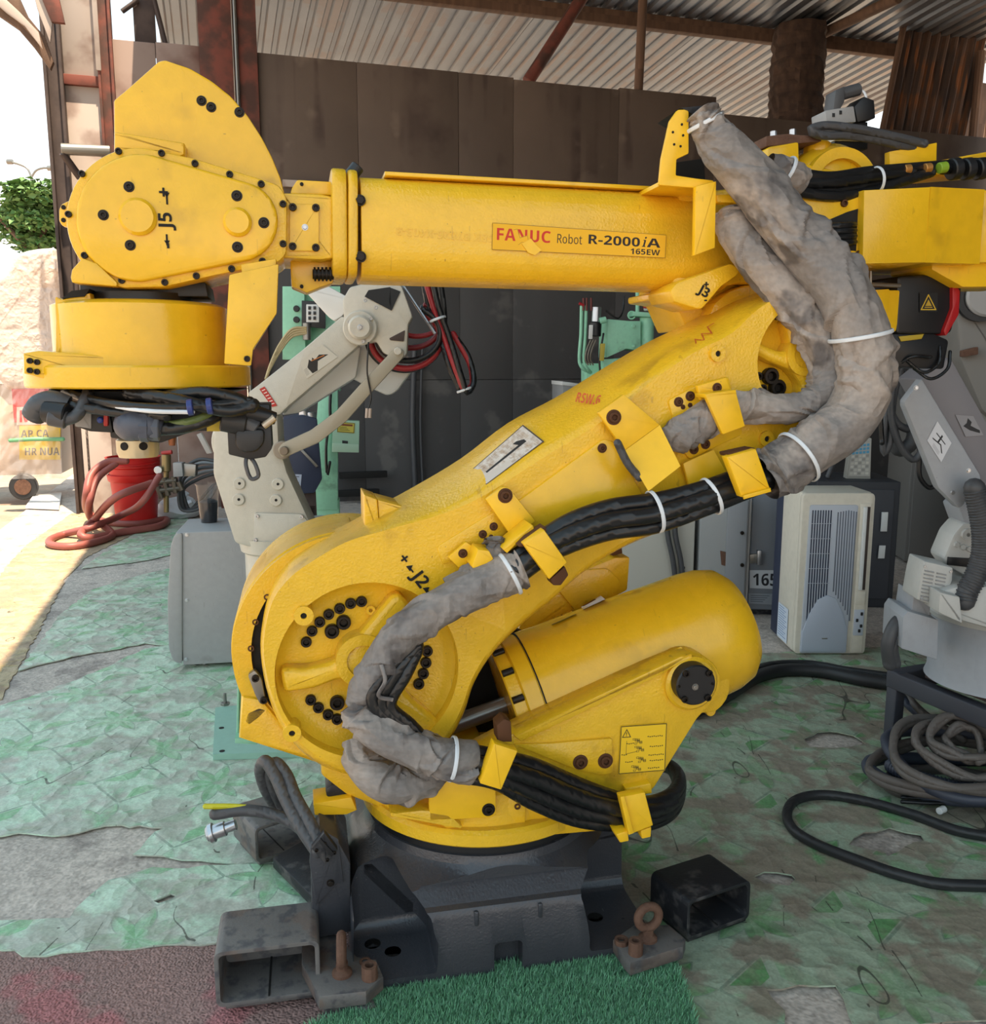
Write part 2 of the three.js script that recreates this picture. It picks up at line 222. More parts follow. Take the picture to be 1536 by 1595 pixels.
{ // back wall of steel sheets: a brown upper course over a grey lower one
  const wall = shed('wall_back');
  const uv = (px, py) => B.q(px, py, W0);
  const topAt = (u) => u < 6.0 ? 3.82 : 3.75, split = 2.15;
  const edges = [uv(398, 300)[0], uv(560, 300)[0], uv(715, 300)[0], uv(800, 300)[0], uv(962, 300)[0], uv(1111, 300)[0]];
  let e = edges[edges.length - 1]; while (e < 8.9) edges.push(e += 1.25);
  edges.forEach((u0, i) => {
    if (i + 1 === edges.length) return; const u1 = edges[i + 1], a = rr(-0.003, 0.003), right = i >= 5;
    const t0 = right ? uv(1130, 178)[1] : uv(760, 118)[1];
    part(wall, 'panel', box(u0 + 0.001, u1 - 0.001, split + 0.001, t0 + rr(-0.01, 0.01), -0.05 + a, a, 0.004), M.wallSteel);
    part(wall, 'panel', box(u0 + 0.001, u1 - 0.001, 1.14, split - 0.001, -0.05 + a, a, 0.002), M.wallGrey); part(wall, 'panel', box(u0 + 0.001, u1 - 0.001, 0, 1.136, -0.05 + a, a + 0.002, 0.002), M.wallGrey);
  });
  const r0 = B.q(440, 278, 0.03), r1 = B.q(697, 285, 0.03);
  part(wall, 'ledge_rail', box(r0[0], r1[0], r0[1] - 0.07, r0[1] - 0.01, 0, 0.05), M.paleSheet);
  part(wall, 'backing', box(edges[0], 9.5, 0, 3.5, -0.16, -0.06), M.darkSteel);
}
{ // left bay: steel columns and infill sheets
  const wl = shed('wall_left_bay'), U = (px, py) => B.q(px, py, 0)[0], V = (px, py) => B.q(px, py, 0)[1];
  const x = [84, 113, 166, 190, 321, 373, 405].map((p) => U(p, 300));
  const col = (u0, u1, top, m, w = 0.09) => { const d = u1 - u0; return mergeAll([box(u0, u0 + d * 0.18, 0, top, -w, w), box(u1 - d * 0.18, u1, 0, top, -w, w), box(u0, u1, 0, top, -0.02, 0.02)]); };
  part(wl, 'column', col(x[0], x[1], 5.2), M.darkSteel);
  part(wl, 'sheet', box(x[1], x[2], 0, V(140, 134), -0.03, 0.0), M.paleSheet); part(wl, 'sheet', box(x[1], x[2], V(140, 122), 5.2, -0.03, 0.0), M.paleSheet);
  part(wl, 'cross_bar', box(x[1] - 0.02, x[2] + 0.02, V(140, 136), V(140, 120), -0.03, 0.04), M.rustSteel);
  part(wl, 'column', col(x[2], x[3], 5.2, 0, 0.07), M.rustSteel);
  part(wl, 'column_strip', box(x[2] - 0.01, x[2] + 0.03, V(165, 115), 5.2, 0.07, 0.08), M.paleSheet);
  part(wl, 'sheet', box(x[3], x[4] - 0.35, 0, V(230, 66), -0.03, 0), M.brownSheet); part(wl, 'sheet', box(x[4] - 0.345, x[4], 0, V(300, 71), -0.03, 0.004), M.brownSheet);
  part(wl, 'column', mergeAll([box(x[4], x[5] - 0.01, 0, 5.3, -0.12, 0.1), box(x[5], x[5] + 0.035, 0, 5.3, 0, 0.06)]), M.rustSteel);
  part(wl, 'conduit', rod(V3(x[5] + 0.02, 0, 0.08), V3(x[5] + 0.02, 5.3, 0.08), 0.016), M.steel);
  part(wl, 'column', box(x[5] + 0.04, x[6] + 0.02, 0, 5.3, -0.12, 0.05), M.rustSteel);
  part(wl, 'post', box(U(206, 30), U(240, 30), V(220, 64) - 0.05, 5.4, -0.25, -0.15), M.darkSteel);
  part(wl, 'brace', mergeAll([rod(B.v(190, 18, -0.12), B.v(215, 0, -0.12), 0.02), rod(B.v(240, 0, -0.12), B.v(258, 70, -0.12), 0.022)]), M.darkSteel);
  part(wl, 'skirting_sheet', box(U(131, 700), U(176, 700), 0, V(150, 655), 0.02, 0.09), M.paleSheet);
  part(wl, 'pipe', rod(B.v(95, 232, 0.2), B.v(172, 236, 0.16), 0.045), M.steel);
  part(wl, 'brace', rod(B.v(97, 238, 0.2), B.v(125, 277, 0.1), 0.03), M.darkSteel);
}
{ const r = part(null, 'wall_front_added', box(4.4, 9.7, 0, 5.5, 10.9, 11.1), M.wallGrey); r.position.set(...B.O); r.rotation.y = B.a; structure(r); }  // unseen wall, added to keep front light off the right half
const roofY = (w) => 5.0 + 0.057 * w;
{ // roof of long corrugated sheets, ribs running from front to back
  const roof = shed('roof'), pitch = 0.16, uL = 0.92, uR = 9.9, wF = 11.3, wB = -9;
  const prof = [[0, 0], [0.07, 0], [0.09, 0.032], [0.135, 0.032], [0.155, 0]];
  const sheetGeo = (n, w0, w1) => { const p = []; for (let i = 0; i < n; i++) for (const [a, b] of prof) p.push([a + i * pitch, b]); p.push([n * pitch + 0.07, 0]); const o = p.concat([...p].reverse().map(([a, b]) => [a, b + 0.003])); const g = ext(o, 0, 1, { bev: 0 }); const P = g.attributes.position; for (let i = 0; i < P.count; i++) { const w = lerp(w0, w1, P.getZ(i)); P.setXYZ(i, P.getX(i), P.getY(i) + roofY(w), w); } g.computeVertexNormals(); return metreUV(clean(g)); };
  const gA = sheetGeo(6, wB, 0.3), gB = sheetGeo(6, 0.2, wF);
  for (let k = 0; uL + k * 0.96 < uR; k++) for (const [g, y] of [[gA, 0.005], [gB, 0]]) { const m = new THREE.Mesh(g, M.corr); m.name = 'corrugated_sheet'; m.position.set(uL + k * 0.96, y + (k % 2) * 0.004, 0); m.castShadow = m.receiveShadow = true; roof.add(m); }
  const hit = (px, py, dy = -0.06) => { let w = -2; for (let i = 0; i < 30; i++) { const p = B.q(px, py, w); w += ((p[1] - (roofY(w) + dy)) > 0 ? 1 : -1) * 3 / (i + 1.5); } return B.q(px, py, w); };
  const a = hit(740, 3), b = hit(1364, 77);
  part(roof, 'purlin', [between(V3(...a).lerp(V3(...b), -0.6), V3(...b), box(-0.07, 0.07, 0, V3(...a).distanceTo(V3(...b)) * 1.9, -0.05, 0.05))], M.wood);
  for (const w of [2.5, 5.5, 8.5]) part(roof, 'purlin', box(uL, uR, roofY(w) - 0.12, roofY(w) - 0.002, w - 0.04, w + 0.04), M.wood);
  part(roof, 'rafter', rod(V3(...hit(912, -12, -0.15)), B.v(822, 128, -0.25), 0.06), M.rustSteel);
  part(roof, 'rafter', rod(V3(...hit(1400, -4, -0.12)), V3(...hit(1270, 58, -0.1)), 0.055), M.wood);
  part(roof, 'post', rod(V3(...hit(1002, -10)), B.v(994, 152, -0.3), 0.045), M.wood);
}
{ const r = part(null, 'wall_right_added', box(9.6, 9.8, 0, 5.4, 0.2, 11.2), M.wallGrey); r.position.set(...B.O); r.rotation.y = B.a; structure(r); }  // wall added out of view to darken the right half of the shed
{ // ragged eave of an old awning beside the first column
  const ea = shed('trim_1'), P = (l, w0, w1, m, name) => part(ea, name, ext(B.L(l, w1), w0, w1, { bev: 0.004 }), m);
  P([[-30, -40], [-30, 4], [28, 44], [52, 72], [78, 108], [83, 96], [70, 58], [44, 26], [14, -40]], 0.5, 0.56, M.wood, 'fascia_board');
  P([[-20, -6], [10, 20], [38, 40], [66, 76], [60, 50], [30, 18], [0, -10]], 0.58, 0.6, M.paleSheet, 'torn_lining');
  P([[52, -10], [58, 14], [78, 66], [82, 30], [70, -10]], 0.57, 0.6, M.paleSheet, 'torn_lining');
  P([[58, -20], [70, 10], [80, 34], [101, 36], [88, -20]], 0.58, 0.62, M.rustSteel, 'gusset_plate');
}
// floor coverings
M.vinyl = std(0xffffff, 0.5, 0, {});
function vinylTex(c0, c1, c2, grime, grimeAmt, s, hard) {
  const N = 1024, t = tex(N, (u, v) => {
    const X = u * 4, Y = v * 4, ix = Math.floor(X), iy = Math.floor(Y), x = X - ix - 0.5, y = Y - iy - 0.5, odd = (ix + iy) & 1, ax = Math.abs(x), ay = Math.abs(y);
    let c = c0; const th = Math.atan2(y, x), rd = Math.hypot(x, y);
    if (odd) { const q = Math.abs(((th / (Math.PI / 4)) % 1 + 1) % 1 - 0.5) * 2, R0 = 0.2 + 0.27 * q; if (rd < R0) c = Math.floor(th / (Math.PI / 8) + 16) & 1 ? c1 : c2; else if (rd < R0 + 0.03) c = mix3(c0, [0.3, 0.4, 0.34], 0.4); }
    else { const m = Math.max(ax, ay), n = Math.min(ax, ay); if (m + n < 0.46 && m + n > 0.2 && n > 0.05) c = x * y > 0 ? c2 : mix3(c0, c1, 0.5); if (Math.abs(m + n - 0.5) < 0.022) c = mix3(c0, [0.3, 0.4, 0.34], 0.4); }
    const w = fbm(u, v, 12, s, 5), z = fbm(u, v, 5, s + 7, 5), f = vn(u * 256, v * 256, 256, s + 13), d = fbm(u, v, 30, s + 17, 3);
    c = mix3(c0, c, 0.3 + 0.7 * sst(0.3, 0.55, z));
    c = mix3(c, grime, grimeAmt * sst(0.44, 0.64, w)); c = mix3(c, grime, 0.3 * grimeAmt * sst(0.5, 0.62, d));
    const ck = Math.abs(fbm(u, v * 0.5, 4, s + 23, 3) - 0.5), km = fbm(u, v, 9, s + 29, 3); if (ck < 0.003 && km > 0.58) c = mix3(c, [0.2, 0.2, 0.17], 0.6);
    if (vn(u * 60, v * 60, 60, s + 37) > 0.975 && km > 0.45) c = mix3(c, [0.2, 0.18, 0.16], 0.6);
    return c.map((q) => q * (0.92 + 0.12 * f));
  }, { size: 1.0 });
  return t;
}
const wrinkle = tex(1024, (u, v) => { const a = fbm(u, v, 6, 301, 3), r = 1 - Math.abs(2 * fbm(u, v, 9, 311, 4) - 1), q = 1 - Math.abs(2 * vn(u * 20, v * 14, 20, 319, 14) - 1); return clamp(0.3 * a + 0.5 * r + 0.2 * q); }, { srgb: false, size: 0.9 });
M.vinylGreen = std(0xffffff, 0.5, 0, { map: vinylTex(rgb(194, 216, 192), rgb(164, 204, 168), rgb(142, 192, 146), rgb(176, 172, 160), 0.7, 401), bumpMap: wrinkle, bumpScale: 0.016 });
M.vinylGrimyShaded = std(0xffffff, 0.62, 0, { map: vinylTex(rgb(162, 176, 152), rgb(130, 170, 124), rgb(104, 154, 100), rgb(146, 134, 118), 0.9, 431), bumpMap: wrinkle, bumpScale: 0.016 });  // real brown grime, plus base tones darkened in place of right-hand shade
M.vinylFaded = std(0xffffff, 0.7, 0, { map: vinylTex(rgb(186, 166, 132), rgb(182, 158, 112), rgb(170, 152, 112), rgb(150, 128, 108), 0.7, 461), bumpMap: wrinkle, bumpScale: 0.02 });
M.carpet = std(0xffffff, 1, 0, { map: tex(512, (u, v) => { const a = fbm(u, v, 5, 481, 5), b = vn(u * 200, v * 200, 200, 484), r = fbm(u, v, 7, 487, 4); return mix3(mix3(rgb(160, 124, 116), rgb(140, 114, 108), a), rgb(180, 100, 104), 0.55 * sst(0.55, 0.7, r)).map((x) => x * (0.84 + 0.3 * b)); }, { size: 0.8 }), bumpMap: tex(256, (u, v) => vn(u * 128, v * 128, 128, 491), { srgb: false, size: 0.4 }), bumpScale: 0.004 });
function floorSheet(name, label, category, list, y, th, mat, { rough = 0.008, holes = [], curl = 0.004 } = {}) {
  const dense = (l) => { const P = l.map(([x, yy]) => { const p = fl(x, yy, y); return [p[0], -p[2]]; }), o = []; P.forEach((p, i) => { const q = P[(i + 1) % P.length], L = Math.hypot(q[0] - p[0], q[1] - p[1]), n = Math.max(1, Math.min(40, Math.round(L / 0.035))); for (let k = 0; k < n; k++) o.push([lerp(p[0], q[0], k / n) + rr(-rough, rough), lerp(p[1], q[1], k / n) + rr(-rough, rough)]); }); return o; };
  const o = dense(list), c = [o.reduce((a, p) => a + p[0], 0) / o.length, o.reduce((a, p) => a + p[1], 0) / o.length], sh = (l) => l.map((p) => [p[0] - c[0], p[1] - c[1]]);
  const g = ext(sh(o), 0, th, { bev: 0, holes: holes.map((h) => sh(dense(h))) }).rotateX(-Math.PI / 2);
  const m = part(null, name, g, mat, { crease: 0.3 }); m.position.set(c[0], y, -c[1]); return tag(m, label, category, category === 'vinyl sheet' ? 'torn vinyl sheets on the floor' : undefined);
}
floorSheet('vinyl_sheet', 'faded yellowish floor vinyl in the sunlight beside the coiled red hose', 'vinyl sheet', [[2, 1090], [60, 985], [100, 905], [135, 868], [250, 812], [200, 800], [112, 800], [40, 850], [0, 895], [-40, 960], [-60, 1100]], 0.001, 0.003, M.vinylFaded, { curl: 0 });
floorSheet('vinyl_sheet', 'narrow green vinyl strip on the floor nearest the red bucket and hose', 'vinyl sheet', [[128, 886], [160, 862], [205, 835], [290, 800], [300, 830], [275, 862], [235, 872], [180, 880]], 0.0045, 0.003, M.vinylGreen);
floorSheet('vinyl_sheet', 'torn green vinyl sheet beside the grey cabinet, at the edge of the sunlight', 'vinyl sheet', [[28, 1046], [60, 1005], [95, 958], [140, 922], [185, 905], [280, 882], [330, 900], [330, 1000], [258, 1006], [227, 1003], [160, 1015], [111, 1024]], 0.005, 0.004, M.vinylGreen);
floorSheet('vinyl_sheet', 'largest crumpled green vinyl sheet running under the robot from the left edge', 'vinyl sheet', [[-40, 1112], [0, 1101], [80, 1075], [159, 1044], [223, 1012], [262, 1006], [300, 1036], [420, 1030], [700, 1080], [700, 1300], [640, 1350], [350, 1346], [287, 1340], [255, 1333], [211, 1333], [239, 1299], [255, 1290], [167, 1287], [100, 1304], [48, 1298], [0, 1303], [-60, 1310]], 0.006, 0.004, M.vinylGreen);
floorSheet('vinyl_sheet', 'green vinyl sheet with star pattern above the red carpet, left of the base', 'vinyl sheet', [[-50, 1434], [0, 1434], [50, 1434], [105, 1431], [131, 1402], [171, 1374], [239, 1354], [295, 1352], [400, 1348], [640, 1356], [640, 1445], [480, 1440], [334, 1470], [191, 1478], [100, 1488], [40, 1490], [0, 1480], [-50, 1476]], 0.007, 0.004, M.vinylGreen, { holes: [[[245, 1404], [262, 1396], [275, 1394], [268, 1405], [250, 1410]]] });
floorSheet('vinyl_sheet', 'grimy patterned green vinyl with shade in its colour covering the floor on the right of the robot', 'vinyl sheet', [[700, 1300], [700, 1090], [900, 1050], [1140, 1022], [1380, 1008], [1620, 1020], [1700, 1300], [1640, 1560], [1560, 1590], [1440, 1600], [1330, 1620], [1318, 1560], [1298, 1535], [1240, 1534], [1190, 1545], [1225, 1580], [1228, 1640], [1080, 1640], [1040, 1450], [900, 1400]], 0.0103, 0.004, M.vinylGrimyShaded, { holes: [[[1325, 1316], [1345, 1300], [1385, 1293], [1428, 1300], [1440, 1310], [1410, 1322], [1380, 1336], [1372, 1328], [1340, 1320]], [[1172, 1366], [1190, 1358], [1230, 1362], [1240, 1372], [1225, 1382], [1190, 1378]], [[1250, 1150], [1290, 1140], [1330, 1146], [1350, 1160], [1300, 1168], [1262, 1166]]] });
floorSheet('carpet', 'worn dusty red carpet on the floor at the lower left', 'carpet', [[-60, 1470], [0, 1478], [100, 1486], [191, 1476], [334, 1467], [480, 1436], [620, 1450], [640, 1620], [-80, 1660]], 0.0035, 0.003, M.carpet, { rough: 0.003 });
{ // artificial grass mat: a thin backing and its blades
  const o = [[470, 1612], [520, 1594], [566, 1572], [620, 1540], [1000, 1470], [1040, 1478], [1062, 1535], [1095, 1640]];
  M.grassBack = std(0x41744e, 0.95);
  const m = floorSheet('grass_mat', 'piece of green artificial grass mat under the front of the robot base', 'grass mat', o, 0.0145, 0.003, M.grassBack, { rough: 0.004 });
  const inside = (x, y) => { let c = false; for (let i = 0, j = o.length - 1; i < o.length; j = i++) if ((o[i][1] > y) !== (o[j][1] > y) && x < (o[j][0] - o[i][0]) * (y - o[i][1]) / (o[j][1] - o[i][1]) + o[i][0]) c = !c; return c; };
  const bl = new THREE.BufferGeometry(); bl.setAttribute('position', new THREE.Float32BufferAttribute([-0.0012, 0, 0, 0.0012, 0, 0, 0.0009, 0.012, 0.002, -0.0009, 0.012, 0.002, 0, 0.022, 0.007], 3)); bl.setIndex([0, 1, 2, 0, 2, 3, 3, 2, 4]); bl.computeVertexNormals();
  const N = 46000, inst = new THREE.InstancedMesh(bl, std(0xffffff, 0.6, 0, { side: THREE.DoubleSide }), N), d = new THREE.Object3D(), col = new THREE.Color(); let k = 0;
  for (let tries = 0; k < N && tries < N * 6; tries++) {
    const px = rr(465, 1100), py = rr(1470, 1640); if (!inside(px, py)) continue; const p = fl(px, py, 0.0175); if (rand() > Math.pow(1.75 / -p[2], 2)) continue;
    d.position.set(p[0] - m.position.x, 0.003, p[2] - m.position.z); d.rotation.set(rr(-0.5, 0.5), rr(0, 6.28), rr(-0.5, 0.5)); const s = rr(0.8, 1.35); d.scale.set(s * 1.2, s, s); d.updateMatrix(); inst.setMatrixAt(k, d.matrix);
    const g = rr(0.7, 1.2); inst.setColorAt(k, col.setRGB(0.19 * g, 0.44 * g * rr(0.85, 1.1), 0.24 * g)); k++;
  }
  inst.count = k; inst.name = 'grass_blades'; inst.userData.kind = 'stuff'; inst.castShadow = inst.receiveShadow = true; m.add(inst);
}
// ---------- the yellow robot ----------
const R = new Frame([-0.03, 0, -2.0], 12);
const robot = thing('industrial_robot', 'large yellow six-axis robot arm on a dark cast base, forearm level, wrist hanging left', 'robot arm', R);
const cpx = (x, y, r, a0, a1, n = 12, ry = r) => Array.from({ length: n }, (_, i) => { const a = (a0 + (a1 - a0) * i / (n - 1)) * Math.PI / 180; return [x + r * Math.cos(a), y + ry * Math.sin(a)]; });
function sweep(a, b, pts, bev = 0.003) { // a section carried from a to b
  const z = b.clone().sub(a), l = z.length(); z.normalize(); const y = V3(0, 1, 0).addScaledVector(z, -z.y).normalize(), x = y.clone().cross(z);
  return ext(pts, 0, l, { bev }).applyMatrix4(new THREE.Matrix4().makeBasis(x, y, z)).translate(a.x, a.y, a.z);
}
const rrect = (hx, hy, r, seg = 6) => rnd([[-hx, -hy, r], [hx, -hy, r], [hx, hy, r], [-hx, hy, r]], seg);
const csgEval = new Evaluator(); csgEval.attributes = ['position', 'normal'];
function csg(a, list, op = SUBTRACTION) { const B_ = (g) => { const c = clean(g); c.deleteAttribute('uv'); const b = new Brush(c); b.updateMatrixWorld(); return b; }; let r = B_(a); for (const g of list) r = csgEval.evaluate(r, B_(g), op); return r.geometry; }
const pt = (px, py, w) => R.v(px, py, w), K = (w = 0) => R.k(768, 900, w);

// --- base casting
const h3 = (p, h) => { const a = fl(p[0], p[1], h); return R.loc(...a); };
const hplate = (list, h, th, rpx = 0) => { const k = K(0.2), P = rnd(list.map((p) => { const q = h3(p, h); return [q[0], -q[2], (p[2] ?? rpx) * k]; }), 3); return ext(P, h - th, h, { bev: 0.003 }).rotateX(-Math.PI / 2); };
const base = (() => {
  const n = 96, ring = (h, s, p, sy = s) => Array.from({ length: n }, (_, i) => { const a = i / n * Math.PI * 2, c = Math.cos(a), d = Math.sin(a), r = 1 / Math.pow(Math.pow(Math.abs(c), p) + Math.pow(Math.abs(d), p), 1 / p); return [s * r * c, sy * r * d, h]; });
  const body = loft([ring(0.26, 0.264, 2), ring(0.243, 0.268, 2), ring(0.228, 0.277, 2.2), ring(0.214, 0.291, 3), ring(0.203, 0.302, 5), ring(0.19, 0.308, 10), ring(0.18, 0.313, 16), ring(0.165, 0.32, 20), ring(0.03, 0.322, 20), ring(0.0178, 0.322, 20)]);
  const pad = (l, w) => rnd(l.map(([x, y, h]) => { const q = R.q(x, y, w); return [q[0], h ?? q[1], 0.008]; }), 3);
  const cut = []; // recesses over the corner pads, and the sloping top of the front block
  for (const [l, w0, w1] of [[pad([[552, 1390], [612, 1384], [648, 1402], [671, 1424], [674, 1444], [681, 1462], [679, 1541, 0.052], [552, 1541, 0.052]], 0.3), 0.15, 0.5], [pad([[913, 1511, 0.052], [914, 1451], [911, 1430], [905, 1402], [901, 1388], [930, 1354], [1150, 1330], [1150, 1511, 0.052]], 0.3), 0.1, 0.5], [[[-0.5, 0.05], [-0.5, 0.2], [-0.2, 0.2], [-0.18, 0.05]], -0.5, -0.14], [[[0.5, 0.05], [0.5, 0.2], [0.2, 0.2], [0.18, 0.05]], -0.5, -0.14]]) cut.push(ext(l, w0, w1, { bev: 0.03, bs: 5 }));
  cut.push(ext([[0.27, 0.215], [0.3, 0.185], [0.36, 0.165], [0.36, 0.3], [0.27, 0.3]], -0.5, 0.5, { bev: 0 }).rotateY(-Math.PI / 2));
  const z = ext(rnd([[-0.03, -0.1], [0.03, -0.1], [0.03, 0.1, 0.012], [-0.03, 0.1, 0.012]]), 0.285, 0.5, { bev: 0 }).translate(-0.005, 0, 0);
  return csg(body.rotateX(-Math.PI / 2), [...cut, z]);
})();
const baseM = part(robot, 'base', base, M.base, { crease: 0.45, label: 'dark grey cast base' });
for (const u of [-0.072, 0.062]) part(baseM, 'boss', box(u - 0.004, u + 0.005, 0.145, 0.177, 0.317, 0.324), M.base);
for (const [u, w] of [[-0.235, 0.235], [-0.275, 0.2], [0.22, 0.21]]) part(baseM, 'bolt_hole', disc([u, -w], 0.02, 0.046, 0.052).rotateX(-Math.PI / 2), M.darkgap);
{ // connector box on the left flank of the base
  const w1 = 0.2, P = [[483, 1330], [498, 1295], [524, 1305], [546, 1345], [546, 1452], [494, 1462], [486, 1420]];
  const c = plate(R, robot, 'connector_box', M.base, P, 0.0, w1, { r: 2, bev: 0.004, trace: w1 });
  const cov = part(c, 'connector_cover', ext(R.L([[484, 1318], [505, 1291], [527, 1304], [535, 1372], [524, 1374], [492, 1408], [482, 1340]], w1, 2), w1 - 0.002, w1 + 0.008), M.base);
  plate(R, c, 'cable_clamp', M.blackSteel, [[485, 1322], [505, 1297], [526, 1324], [508, 1347]], w1 + 0.008, w1 + 0.026, { r: 1 });
  plate(R, c, 'cable_clamp', M.black, [[495, 1310], [499, 1306], [521, 1330], [516, 1335]], w1 + 0.024, w1 + 0.03);
  bolts(R, cov, [[493, 1324], [506, 1314], [510, 1339], [521, 1328]], w1 + 0.026, 3, M.bolt); bolts(R, cov, [[515, 1375]], w1 + 0.008, 5, M.bolt, hexHead);
}
plate(R, robot, 'axis_one_stop', M.bracket, [[488, 1252], [547, 1242], [556, 1262], [540, 1269], [490, 1270]], 0.05, 0.12, { r: 1 });
plate(R, robot, 'axis_one_stop', M.blackSteel, [[507, 1230], [518, 1222], [546, 1226], [548, 1236], [528, 1243], [509, 1241]], 0.02, 0.1, { r: 3 });
function foot(BL, BR, h0, TLy, len, m, back) { // forklift pocket: an open steel tube on a plate
  const a = fl(...BL, h0), b = fl(...BR, h0), yaw = Math.atan2(-(b[2] - a[2]), b[0] - a[0]) * 180 / Math.PI, G = new Frame([a[0], 0, a[2]], yaw), wd = Math.hypot(b[0] - a[0], b[2] - a[2]), top = G.q(BL[0], TLy, 0)[1];
  const o = rrect(wd / 2, (top - h0) / 2, 0.018).map((p) => [p[0] + wd / 2, p[1] + (top + h0) / 2]), i = rrect(wd / 2 - 0.009, (top - h0) / 2 - 0.009, 0.011).map((p) => [p[0] + wd / 2, p[1] + (top + h0) / 2]);
  const loc = R.loc(...G.O), put = (g) => g.rotateY(G.a - R.a).translate(loc[0], 0, loc[2]);
  const f = part(robot, 'fork_pocket', put(ext(o, -len, 0, { bev: 0.0015, holes: [i] })), m);
  part(f, 'under_plate', put(box(wd * 0.08, wd * 1.02, 0.0155, h0 + 0.002, -len * 0.95, -0.012)), m);
  part(f, 'weld_seam', put(box(wd * 0.49, wd * 0.51, h0 + 0.009, h0 + 0.011, -len, -0.003, 0.0008)), M.darkgap);
  if (back) part(f, 'back_plate', put(ext(i, -len + 0.004, -len + 0.01, { bev: 0 })), m);
  return f;
}
foot([337, 1571], [500, 1549], 0.03, 1484, 0.135, M.footSteel, true);
foot([399, 1346], [486, 1316], 0.03, 1290, 0.15, M.footSteel);
foot([1069, 1467], [1167, 1431], 0.03, 1405, 0.13, M.blackSteel);
{
  const arm = part(robot, 'foot_arm', hplate([[470, 1440], [520, 1452], [556, 1490], [586, 1494], [597, 1521], [570, 1544], [497, 1552], [470, 1500]], 0.075, 0.03), M.footSteel);
  const arm2 = part(robot, 'foot_arm', hplate([[955, 1463], [988, 1440], [1042, 1440], [1068, 1462], [1064, 1474], [982, 1500], [972, 1489]], 0.072, 0.03), M.footSteel);
  const arm3 = part(robot, 'foot_arm', hplate([[425, 1335], [470, 1310], [560, 1330], [560, 1420], [490, 1400]], 0.06, 0.03), M.blackSteel);
  part(robot, 'foot_arm', hplate([[500, 1552], [575, 1535], [585, 1566], [575, 1570], [505, 1565]], 0.04, 0.024), M.footSteel);
  const at = (p, h) => { const q = h3(p, h); return V3(q[0], h, q[2]); };
  const bush = (parent, p, h, r, l) => { const a = at(p, h); part(parent, 'bush', lathe([[r * 0.55, 0.002], [r * 0.55, l], [r * 0.95, l], [r, l * 0.9], [r, 0], [r * 0.55, 0.002]], 28).translate(a.x, a.y, a.z), M.rust); };
  bush(arm, [576, 1523], 0.075, 0.016, 0.028); bush(arm, [569, 1499], 0.075, 0.012, 0.004); bush(arm2, [990, 1485], 0.072, 0.015, 0.03); bush(arm2, [968, 1469], 0.072, 0.015, 0.01);
  const eye = (parent, p, h, turn, r0, t) => { const a = at(p, h); const g = new THREE.TorusGeometry(r0, t, 14, 32).translate(0, r0 + t + 0.018, 0); const k = lathe([[0, 0], [0.02, 0], [0.02, 0.006], [0.012, 0.012], [0.012, 0.026], [0, 0.026]], 20); part(parent, 'eye_bolt', mergeAll([g, k]).rotateY(turn).translate(a.x, a.y, a.z), M.rust); };
  eye(arm, [533, 1517], 0.075, 1.5, 0.026, 0.0095); eye(arm2, [1009, 1463], 0.072, 0.1, 0.024, 0.0095);
}

// --- turntable and turret
const lv = (prof, u, w, n = 64) => lathe(prof, n).translate(u, 0, w);
part(robot, 'bearing_ring', lv([[0.2, 0.25], [0.258, 0.25], [0.258, 0.283], [0.2, 0.283]], 0, 0), M.black);
const turn = part(robot, 'turntable', [lv([[0, 0.281], [0.268, 0.281], [0.277, 0.288], [0.277, 0.312], [0.269, 0.32], [0, 0.32]], 0, 0, 96), lv([[0, 0.31], [0.252, 0.31], [0.246, 0.385], [0.235, 0.395], [0, 0.395]], -0.012, 0, 80)], M.cast);
const turret = part(robot, 'turret', [
  ext(R.L([[377, 1085], [372, 1150], [504, 1188], [515, 1215], [545, 1240], [735, 1290], [900, 1282], [985, 1240], [1045, 1130], [1010, 1090], [880, 1130], [800, 1180], [700, 1200], [600, 1215], [470, 1165], [408, 1090]], 0.08, 4), -0.14, 0.08, { bev: 0.008 }),
  ext(R.L([[500, 1180], [560, 1190], [700, 1190], [760, 1170], [800, 1250], [735, 1280], [610, 1262], [540, 1236], [500, 1205]], 0.1, 6), -0.1, 0.11, { bev: 0.008 }),
], M.cast);
plate(R, turret, 'turntable_rib', M.cast, [[606, 1268], [660, 1262], [700, 1268], [722, 1290], [690, 1284], [640, 1276]], 0.2, 0.262, { r: 4, bev: 0.004 });
